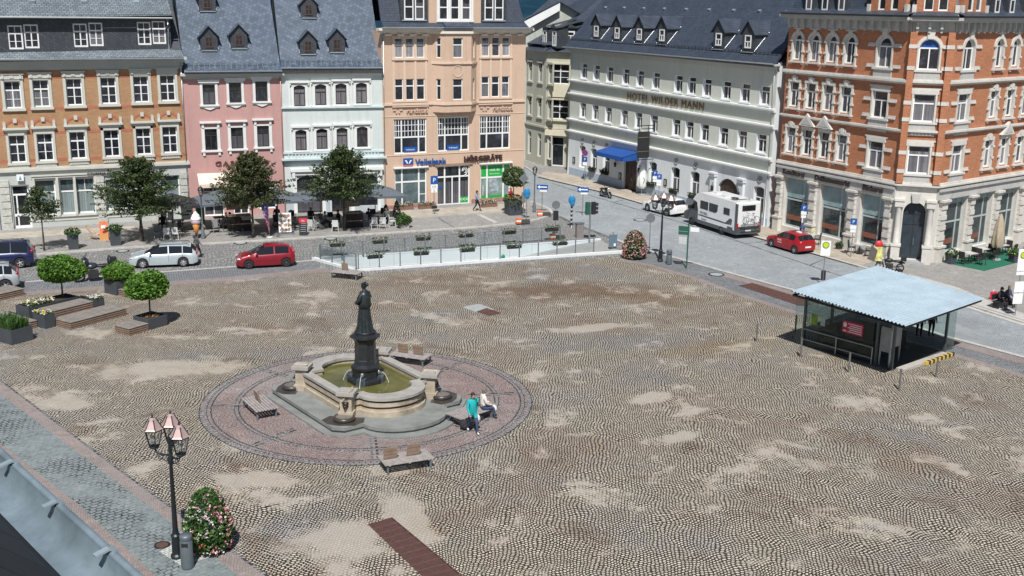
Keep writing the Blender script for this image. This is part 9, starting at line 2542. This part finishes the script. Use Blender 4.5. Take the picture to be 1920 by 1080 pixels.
def parasol(label, p, m, w, ze, zt, rz=R(24), letters_=False):
 t = thing('parasol', label, 'parasol', p, rz, 'open parasols of the café')
 h = w/2; c = MB(); nn = 5
 # square canvas, sagging between the ribs
 rim = []
 for k in range(4):
  a = PI/4+k*PI/2; b = a+PI/2; A = Vector((math.cos(a), math.sin(a), 0))*h*1.414; B = Vector((math.cos(b), math.sin(b), 0))*h*1.414
  rim += [A+Vector((0, 0, ze)), (A+B)/2*0.95+Vector((0, 0, ze+0.06))]
 mid = [r*0.5+Vector((0, 0, (ze+zt)/2*0.97-r.z*0.5+0.0)) for r in rim]
 V = rim+[Vector((r.x*0.5, r.y*0.5, ze+(zt-ze)*0.47)) for r in rim]+[Vector((0, 0, zt))]
 F = []
 for k in range(8): F += [[k, (k+1) % 8, 8+(k+1) % 8, 8+k], [8+k, 8+(k+1) % 8, 16]]
 c.add(V, F)
 V2 = [v+Vector((0, 0, -0.18)) for v in rim]
 c.add(rim+V2, [[k, 8+k, 8+(k+1) % 8, (k+1) % 8] for k in range(8)])
 q = c.build('canopy', m, t)
 pm = MB(); pm.cyl((0, 0), 0.035, 0, zt, 8); pm.build('pole', GREYPOST, t)
 r = MB()
 for k in range(8): r.tube([tuple(rim[k]*1.0-Vector((0, 0, 0.04))), (0, 0, zt-0.12)], 0.012, 4)
 r.build('ribs', GREYPOST, t)
 b = MB(); b.cbox((0, 0, 0.05), (0.8, 0.8, 0.1)); b.build('base', BLACK, t)
 if letters_:
  for (x, yy, rr) in ((0.3, -1, 0), (1, 0.3, R(90)), (1, -0.9, R(90))):
   s = MB(); d = 0.9;
   for i in range(5): s.box(-0.5+i*0.22, -0.34+i*0.22, -0.012, 0, ze-0.14+0.03*(i % 2), ze+0.02)
   o = s.build('canopy_print', SIGNWHITE, q); o.location = (x*h*0.95 if rr else x, yy*h*0.955 if not rr else yy, 0); o.rotation_euler = (0, 0, rr)
 return t
parasol('open black parasol with white print before the brick house', gp(325, 432), CANB, 3.7, 2.15, 2.95, R(24), True)
parasol('open grey parasol beside the lamp post before the pink house, left of the tree', gp(418, 426), CANV, 3.9, 2.2, 3.05)
parasol('open grey parasol over the menu board between pink and white house', gp(522, 423), CANV, 3.9, 2.2, 3.05)
parasol('open grey parasol at the arched shop window of the white house, left of the trunk', gp(601, 417), CANV, 3.6, 2.2, 2.95)
parasol('open grey parasol at the right end of the café beside the bank', gp(704, 413), CANV, 4.2, 2.25, 3.1)
def counter(label, p, w, d, h):
 t = thing('serving_counter', label, 'counter', p, R(24), 'dark serving counters of the café')
 m = MB(); m.box(-w/2, w/2, -d/2, d/2, 0, h); m.build('body', mat('counter_dark', (0.028, 0.022, 0.02), 0.8, var=0.3, scale=5), t)
 m = MB(); m.box(-w/2-0.06, w/2+0.06, -d/2-0.06, d/2+0.06, h, h+0.05); m.box(-w/2, w/2, d/2-0.05, d/2, h+0.4, h+0.9); m.build('worktop', WOODBROWN, t)
 m = MB(); m.box(-w/2, w/2, -d/2-0.02, -d/2-0.003, h*0.45, h*0.52); m.build('batten', WOODBROWN, t)
counter('dark serving counter with wooden top in the shade of the tree before the pink house', gp(449, 432), 1.7, 0.8, 1.2)
counter('dark covered counter beside the trunk before the white house', gp(662, 425), 1.4, 0.9, 1.15)
m = MB(); t = thing('open_newspaper', 'pale open newspaper lying on the dark counter before the pink house', 'newspaper', gp(463, 436)+Vector((0, 0, 1.16)), R(30)); m.cbox((-0.2, -0.1, 0.02), (0.42, 0.6, 0.02), 0, 0, 0.3, 0.1); m.cbox((0.2, -0.1, 0.02), (0.42, 0.6, 0.02), 0, 0, 0.25, -0.15); m.build('sheets', mat('newsprint', (0.55, 0.46, 0.36), 0.8, var=0.25, scale=6), t)
seats = [(306, 431, 40, DARKC), (548, 424, 150, DARKC), (583, 419, 200, DARKC), (608, 427, -60, GREYC), (636, 424, 120, DARKC), (690, 421, -40, DARKC), (726, 419, 160, GREYC), (430, 429, -90, GREYC), (520, 416, 180, DARKC)]
lbs = ['guest in black seated under the black parasol', 'guest in black seated behind the menu board of dishes', 'guest in black seated at the arched window behind the white armchairs', 'guest in grey seated in shade left of the trunk before the white house', 'guest in black seated right by the trunk before the white house', 'guest in black seated beside the grey armchair at the covered counter', 'guest in grey seated near the cypress at the right end of the café', 'guest in grey seated left of the dark counter before the pink house', 'guest in black seated under the grey parasol between pink and white house']
for (x, y, a, c), lb in zip(seats, lbs):
 person(lb, gp(x, y)+Vector((0, 0, -0.04)), R(a), SIT, c, DARKC, SHOE, HAIRD, 1.1, 1.0, group='seated café guests')
# boards, flag, ice cream cone
t = thing('menu_board', 'tall white menu board with pictures of dishes on a grey foot', 'menu board', gp(535, 440), R(15))
m = MB(); m.cbox((0, 0, 0.95), (0.95, 0.08, 1.5), 0, 0, -0.06); q = m.build('board', SIGNWHITE, t)
m = MB(); rnd = random.Random(2)
for r_ in range(4):
 for c_ in range(3): cx_, cz_ = -0.3+c_*0.3+rnd.uniform(-.04, .04), 0.40+r_*0.36; m.vprism([(cx_+0.13*math.cos(PI*q_/6), cz_+0.12*math.sin(PI*q_/6)) for q_ in range(12)], -0.052+0.06*(cz_-0.95), -0.046+0.06*(cz_-0.95))
q2 = m.build('dish_pictures', mat('dish_brown', (0.40, 0.24, 0.14), 0.6, var=0.6, scale=7), q); q2.location = (0, 0, 0)
m = MB(); m.cbox((0, -0.1, 0.06), (1.2, 0.5, 0.12)); m.build('foot', STEEL, t)
t = thing('menu_stand', 'red and black A-shaped chalk menu stand before the café chairs', 'menu board', gp(569, 441), R(10))
m = MB(); m.cbox((0, 0, 0.55), (0.62, 0.06, 1.05), 0, 0, -0.2); m.build('board', BLACK, t); m = MB(); m.cbox((0, 0.08, 1.14), (0.62, 0.07, 0.34), 0, 0, -0.2); q = m.build('header', mat('header_red', (0.5, 0.02, 0.04), 0.5, var=0.04), t)
letters('Eis', 0.2, SIGNWHITE, q, (0, 0.02, 1.06), 0.01); m = MB()
for k in range(5): m.cbox((rnd.uniform(-.05, .05), -0.13+k*0.035, 0.32+k*0.15), (0.4, 0.01, 0.035), 0, 0, -0.2)
m.build('chalk_lines', mat('chalk', (0.35, 0.36, 0.37), 0.8), t); m = MB(); m.cbox((0, 0.25, 0.5), (0.55, 0.04, 1.0), 0, 0, 0.25); m.build('rear_leg', BLACK, t)
t = thing('beach_flag', 'violet and pink feather flag on a pole before the tree of the pink house', 'flag', gp(505, 445), R(10))
pts = [(0.02, 0.35), (0.02, 0.5), (-0.32, 1.7), (-0.50, 2.25), (-0.42, 2.55), (-0.22, 2.62), (-0.02, 2.45)]
m = MB(); m.vprism([(x, z) for x, z in pts], -0.012, 0.012); mm, nt, b = _new('flag_violet'); z_ = _sep(nt, _coord(nt))[2]
nt.links.new(_mixc(nt, (0.55, 0.16, 0.24), (0.08, 0.07, 0.28), _ramp(nt, z_, 1.1, 2.1)), b.inputs['Base Color']); b.inputs['Roughness'].default_value = 0.7; m.build('cloth', mm, t)
m = MB(); m.tube([(0.03, 0, 0), (0.03, 0, 1.4), (-0.0, 0, 2.45), (-0.2, 0, 2.66), (-0.45, 0, 2.58)], 0.015, 6); m.build('pole', STEEL, t); m = MB(); m.cyl((0.03, 0), 0.22, 0, 0.05, 14); m.build('foot', SIGNWHITE, t)
o = letters('EIS & CAFÉ', 0.2, SIGNWHITE, t, (-0.16, -0.02, 1.45), 0.006); o.rotation_euler = (0, R(-78), 0); o.location = (-0.24, -0.016, 1.9)
t = thing('ice_cream_cone', 'giant advertising ice cream cone with white swirl standing before the brick house', 'advertising figure', gp(369, 446), 0)
m = MB(); m.lathe([(0, 0.15), (0.06, 0.15), (0.30, 1.1), (0.27, 1.12)], n=16); m.build('wafer', brick_mat('wafer_orange', (0.62, 0.27, 0.06), (0.70, 0.34, 0.09), (0.40, 0.14, 0.03), 0.12, 0.12, 0.012, 0.6, 'xz', rot=R(45), offset=0.0), t)
m = MB(); m.lathe([(0.30, 1.08), (0.38, 1.2), (0.36, 1.32), (0.30, 1.36)], n=18); m.build('berry_scoop', mat('berry_ice', (0.45, 0.30, 0.36), 0.5), t)
m = MB(); m.lathe([(0.32, 1.34), (0.40, 1.44), (0.34, 1.58), (0.30, 1.60), (0.31, 1.68), (0.22, 1.82), (0.16, 1.84), (0.14, 1.92), (0, 2.06)], n=18); m.build('cream_swirl', WHITE, t)
m = MB(); m.cyl((0, 0), 0.28, 0, 0.15, 14); m.build('foot', BLACK, t)
t = thing('recycling_container', 'green cylindrical container behind the ice cream cone', 'bin', gp(376, 418), 0); m = MB(); m.cyl((0, 0), 0.34, 0, 1.35, 18); m.build('body', mat('container_green', (0.01, 0.13, 0.05), 0.5, var=0.1), t); m = MB(); m.lathe([(0.36, 1.35), (0.36, 1.45), (0.2, 1.56), (0, 1.6)], n=18); m.build('lid', mat('lid_green', (0.03, 0.34, 0.14), 0.4, var=0.05), t)
t = thing('price_board', 'white board with dark dish pictures at the wall behind the black parasol', 'menu board', gp(352, 421), R(24)); m = MB(); m.box(-0.45, 0.45, -0.04, 0.04, 0.4, 1.9); q = m.build('board', SIGNWHITE, t); m = MB()
for k in range(4): m.box(-0.25+0.2*(k % 2), 0.15+0.2*(k % 2), -0.05, -0.041, 0.75+k*0.28, 0.87+k*0.28)
m.build('dish_pictures', mat('dish_dark', (0.10, 0.05, 0.06), 0.6), q)
for s in (-1, 1):
 m = MB(); m.box(s*0.4-0.03, s*0.4+0.03, -0.03, 0.03, 0, 0.4); m.build('leg', BLACK, t)
t = thing('deck_chair', 'wooden folding deck chair between the two dark flower tubs', 'chair', gp(177, 449), R(100))
m = MB()
for s in (-1, 1): m.tube([(s*0.3, -0.6, 0.05), (s*0.3, 0.55, 1.0)], 0.028, 6); m.tube([(s*0.27, 0.5, 0.03), (s*0.27, -0.45, 0.5)], 0.028, 6)
m.tube([(-0.3, 0.55, 1.0), (0.3, 0.55, 1.0)], 0.025, 6); m.build('frame', mat('pale_wood', (0.55, 0.36, 0.22), 0.6), t); m = MB(); m.add([(-0.26, -0.42, 0.48), (0.26, -0.42, 0.48), (0.26, 0.0, 0.30), (-0.26, 0.0, 0.30), (0.26, 0.53, 0.98), (-0.26, 0.53, 0.98)], [(0, 1, 2, 3), (3, 2, 4, 5)]); m.build('sling', mat('sling_cream', (0.6, 0.5, 0.4), 0.8), t)
t = thing('promotion_board', 'orange red promotion board on a wooden box beside the deck chair', 'sign', gp(196, 450), R(15)); m = MB(); m.cbox((0, 0, 0.95), (0.6, 0.06, 0.9), 0, 0, -0.1); q = m.build('board', mat('promo_orange', (0.75, 0.20, 0.08), 0.5, var=0.3, scale=5), t); m = MB(); m.cbox((0, 0.05, 0.25), (0.62, 0.4, 0.5)); m.build('box', mat('promo_wood', (0.65, 0.32, 0.12), 0.6), t); m = MB(); m.cbox((0.0, -0.05, 1.0), (0.35, 0.02, 0.25), 0, 0, -0.1); m.build('print', SIGNWHITE, q)
# ---- before the bakery
for (x, y, lb) in ((1518, 456, 'small pale table with yellow flowers before the bakery, left one'), (1611, 476, 'small pale table before the bakery, right one')):
 table(gp(x, y), lb, TABLEW, 0.36)
for (x, y, a, lb) in ((1506, 450, 90, 'dark chair at the left bakery table, near the blue box'), (1531, 459, -90, 'dark chair at the left bakery table, on its right side'), (1596, 474, 90, 'dark chair at the right bakery table, on its left side'), (1628, 481, -90, 'dark chair at the right bakery table, on its right side')):
 chair('dark', gp(x, y), R(a-28), lb)
t = thing('flower_pot', 'yellow potted flowers standing on the left bakery table', 'flower pot', gp(1520, 456)+Vector((0, 0, 0.74)), 0); m = MB(); m.lathe([(0, 0), (0.07, 0), (0.1, 0.12)], n=12); m.build('pot', WHITE, t); rnd = random.Random(1); m = MB(); leaf_quads(m, ball_points(60, (0, 0, 0.22), 0.17, rnd), 0.05, rnd); m.build('blossoms', FLOWERCOL['yellow'], t)
t = thing('newspaper_box', 'blue vending box with white top before the bakery', 'vending box', gp(1512, 442), R(-28)); m = MB(); m.box(-0.38, 0.38, -0.25, 0.25, 0.0, 1.05); m.build('body', mat('box_blue', (0.02, 0.07, 0.36), 0.4, var=0.05), t); m = MB(); m.box(-0.40, 0.40, -0.27, 0.27, 1.05, 1.6); q = m.build('top', SIGNWHITE, t); m = MB(); m.box(-0.2, 0.05, -0.255, -0.251, 0.75, 0.85); m.build('label', SIGNWHITE, t); m = MB(); m.lathe([(0.06, 0), (0.1, 0), (0.1, 0.01), (0.06, 0.01)], n=14); o = m.build('mark', SIGNBLUE, q, (0.1, -0.271, 1.35)); o.rotation_euler = (PI/2, 0, 0)
t = thing('ice_cream_stand', 'A-board with red sun top and yellow green advert by the bakery corner pier', 'sign', gp(1643, 490), R(-5)); m = MB(); m.cbox((0.1, 0, 0.55), (0.55, 0.05, 1.0), 0, 0, -0.15); m.build('board', mat('advert_yellow', (0.55, 0.52, 0.18), 0.5, var=0.5, scale=5), t); m = MB(); m.lathe([(0, -0.02), (0.28, -0.02), (0.28, 0.02), (0, 0.02)], n=18); o = m.build('header', mat('advert_red', (0.6, 0.03, 0.05), 0.5, var=0.05), t, (0.1, 0.08, 1.22)); o.rotation_euler = (PI/2, 0, 0); m = MB(); m.cbox((-0.25, 0.15, 0.5), (0.05, 0.8, 1.05), R(20), 0, 0.3); m.build('side_board', mat('advert_back', (0.25, 0.23, 0.21), 0.7), t)
# ---- terrace with the green carpet on the right
def terrace():
 o = G(1752, 500, 0.1); e = (CD-CC).normalized(); n = Vector((e.y, -e.x, 0))
 if n.y > 0: n = -n
 a = math.atan2(e.y, e.x)
 M = Matrix.Translation(Vector((CC.x, CC.y, 0.1))) @ Matrix.Rotation(a, 4, 'Z')
 at = lambda u, d, z=0.0: M @ Vector((u, -d, z))      # u along the facade, d out from it
 t = thing('carpet', 'dark green carpet laid out on the pavement under the terrace chairs', 'carpet', at(0, 0), a)
 m = MB(); m.box(1.0, 9.0, -3.6, -0.45, 0.004, 0.016); m.build('pile', mat('green_carpet', (0.01, 0.13, 0.075), 0.95, var=0.15, scale=4), t)
 for (u, d, lb) in ((2.4, 1.6, 'pale table on the green carpet near the corner column'), (4.6, 1.3, 'pale table on the green carpet beside the folded parasol'), (7.0, 1.4, 'pale table at the far end of the green carpet')): table(at(u, d, 0.016), lb, TABLEW, 0.42)
 k = 0
 W_ = ['left of', 'right of', 'in front of']
 for (u, d, tb) in ((2.4, 1.6, 'the terrace table near the corner column'), (4.6, 1.3, 'the terrace table beside the folded parasol'), (7.0, 1.4, 'the farthest terrace table')):
  for (du, dd, rr, w) in ((-0.75, 0.0, 90, 'left of'), (0.8, 0.1, -90, 'right of'), (0.1, 0.85, 180, 'in front of')):
   chair('dark', at(u+du, d+dd, 0.016), a+R(rr), 'dark armchair standing %s %s' % (w, tb))
 u, d = 5.0, 2.2
 t = thing('folded_parasol', 'tall folded beige parasol on the green terrace before the corner house', 'parasol', at(u, d, 0.016), 0, 'folded parasols')
 m = MB(); m.cyl((0, 0), 0.04, 0, 3.4, 8); m.build('pole', STEEL, t); m = MB(); m.cyl((0, 0), 0.35, 0, 0.08, 14); m.build('base', M_SLABG, t)
 m = MB(); n_ = 24; V = []; S = [(0.9, 0.28, 0.35), (1.2, 0.40, 0.3), (1.9, 0.36, 0.22), (2.6, 0.28, 0.16), (3.2, 0.13, 0.1), (3.38, 0.05, 0)]
 for (z, r, f) in S:
  for q in range(n_): b = 2*PI*q/n_; rr = r*(1+f*math.sin(b*6+z)); V.append((rr*math.cos(b), rr*math.sin(b), z))
 m.add(V, [[i*n_+q, i*n_+(q+1) % n_, (i+1)*n_+(q+1) % n_, (i+1)*n_+q] for i in range(len(S)-1) for q in range(n_)], 0, True); m.build('canopy', mat('beige_canvas', (0.40, 0.33, 0.24), 0.85, var=0.12, scale=3), t)
 # glass fence with lettering
 t = thing('terrace_fence', 'low glass and panel fence with blue lettering at the end of the terrace', 'fence', at(0, 0), a)
 for i in range(4):
  for nm, z0, z1, mm in (('panel', 0.06, 0.7, SIGNWHITE if i == 0 else mat('smoke_panel', (0.14, 0.13, 0.14), 0.3)), ('glass_pane', 0.72, 1.4, glass_mat('rail_glass'))):
   m = MB(); m.box(6.6+i*1.25, 7.78+i*1.25, -3.72, -3.69, z0, z1); q = m.build(nm, mm, t)
  m = MB(); m.box(6.53+i*1.25, 6.59+i*1.25, -3.74, -3.67, 0, 1.45); m.build('post', STEEL, t)
 letters('Lokal', 0.42, mat('sign_letter_navy', (0.02, 0.04, 0.15), 0.4), t, (7.15, -3.735, 0.25), 0.01)
 for (u, d, lb, sd) in ((1.15, 0.95, 'anthracite tub with small shrub at the corner column', 31), (5.4, 3.35, 'anthracite tub with yellow green shrub at the front edge of the terrace', 32)):
  tub(lb, at(u, d, 0.016), 0.6, 0.62, sd, True, ('yellow',) if sd == 32 else (), None, 'flower_tub', 0.8, 300)
 tub('small dark pot at the bakery door step', G(1573, 467, 0.1), 0.4, 0.3, 33, True, (), None, 'flower_tub', 0.7, 160)
 # pale neighbouring corner at the right edge
 t = thing('sand_coloured_house', 'sand coloured house corner at the far right edge behind the bus stop', 'building', G(1908, 572, 0.1), R(38))
 # its wall stands just beyond the picture edge
 m = MB(); m.box(0, 4, 0, 6, 0, 9);
 for k in range(3): m.box(-0.05, 0, 0.4, 5.8, 0.7+k*1.2, 0.74+k*1.2)
 m.build('wall', mat('sand_plaster', (0.62, 0.50, 0.34), 0.88, var=0.06), t); m = MB(); m.box(-0.08, 0, 0, 6, 0, 0.55); m.build('plinth', mat('blue_grey_plinth', (0.40, 0.46, 0.50), 0.85), t)
 t.location = at(16.6, 2.0)
 # folded white parasol at the hotel door
 t = thing('folded_parasol', 'folded white parasol with dark print standing right of the hotel door canopy', 'parasol', G(1203, 365, 0.1), 0, 'folded parasols')
 m = MB(); m.cyl((0, 0), 0.04, 0, 2.9, 8); m.build('pole', STEEL, t); m = MB(); m.cyl((0, 0), 0.35, 0, 0.08, 14); m.build('base', M_SLABG, t)
 m = MB(); V = []; S = [(0.6, 0.22, 0.3), (0.9, 0.46, 0.25), (1.6, 0.42, 0.16), (2.3, 0.30, 0.12), (2.75, 0.16, 0.1), (2.88, 0.05, 0)]
 for (z, r, f) in S:
  for q in range(n_): b = 2*PI*q/n_; rr = r*(1+f*math.sin(b*6+z)); V.append((rr*math.cos(b), rr*math.sin(b), z))
 m.add(V, [[i*n_+q, i*n_+(q+1) % n_, (i+1)*n_+(q+1) % n_, (i+1)*n_+q] for i in range(len(S)-1) for q in range(n_)], 0, True); q = m.build('canopy', WHITE, t)
 m = MB(); m.tube([(0.1, -0.44, 1.2), (0.16, -0.42, 1.5), (0.08, -0.4, 1.7)], 0.04, 6); m.build('print', DG, q)
terrace()
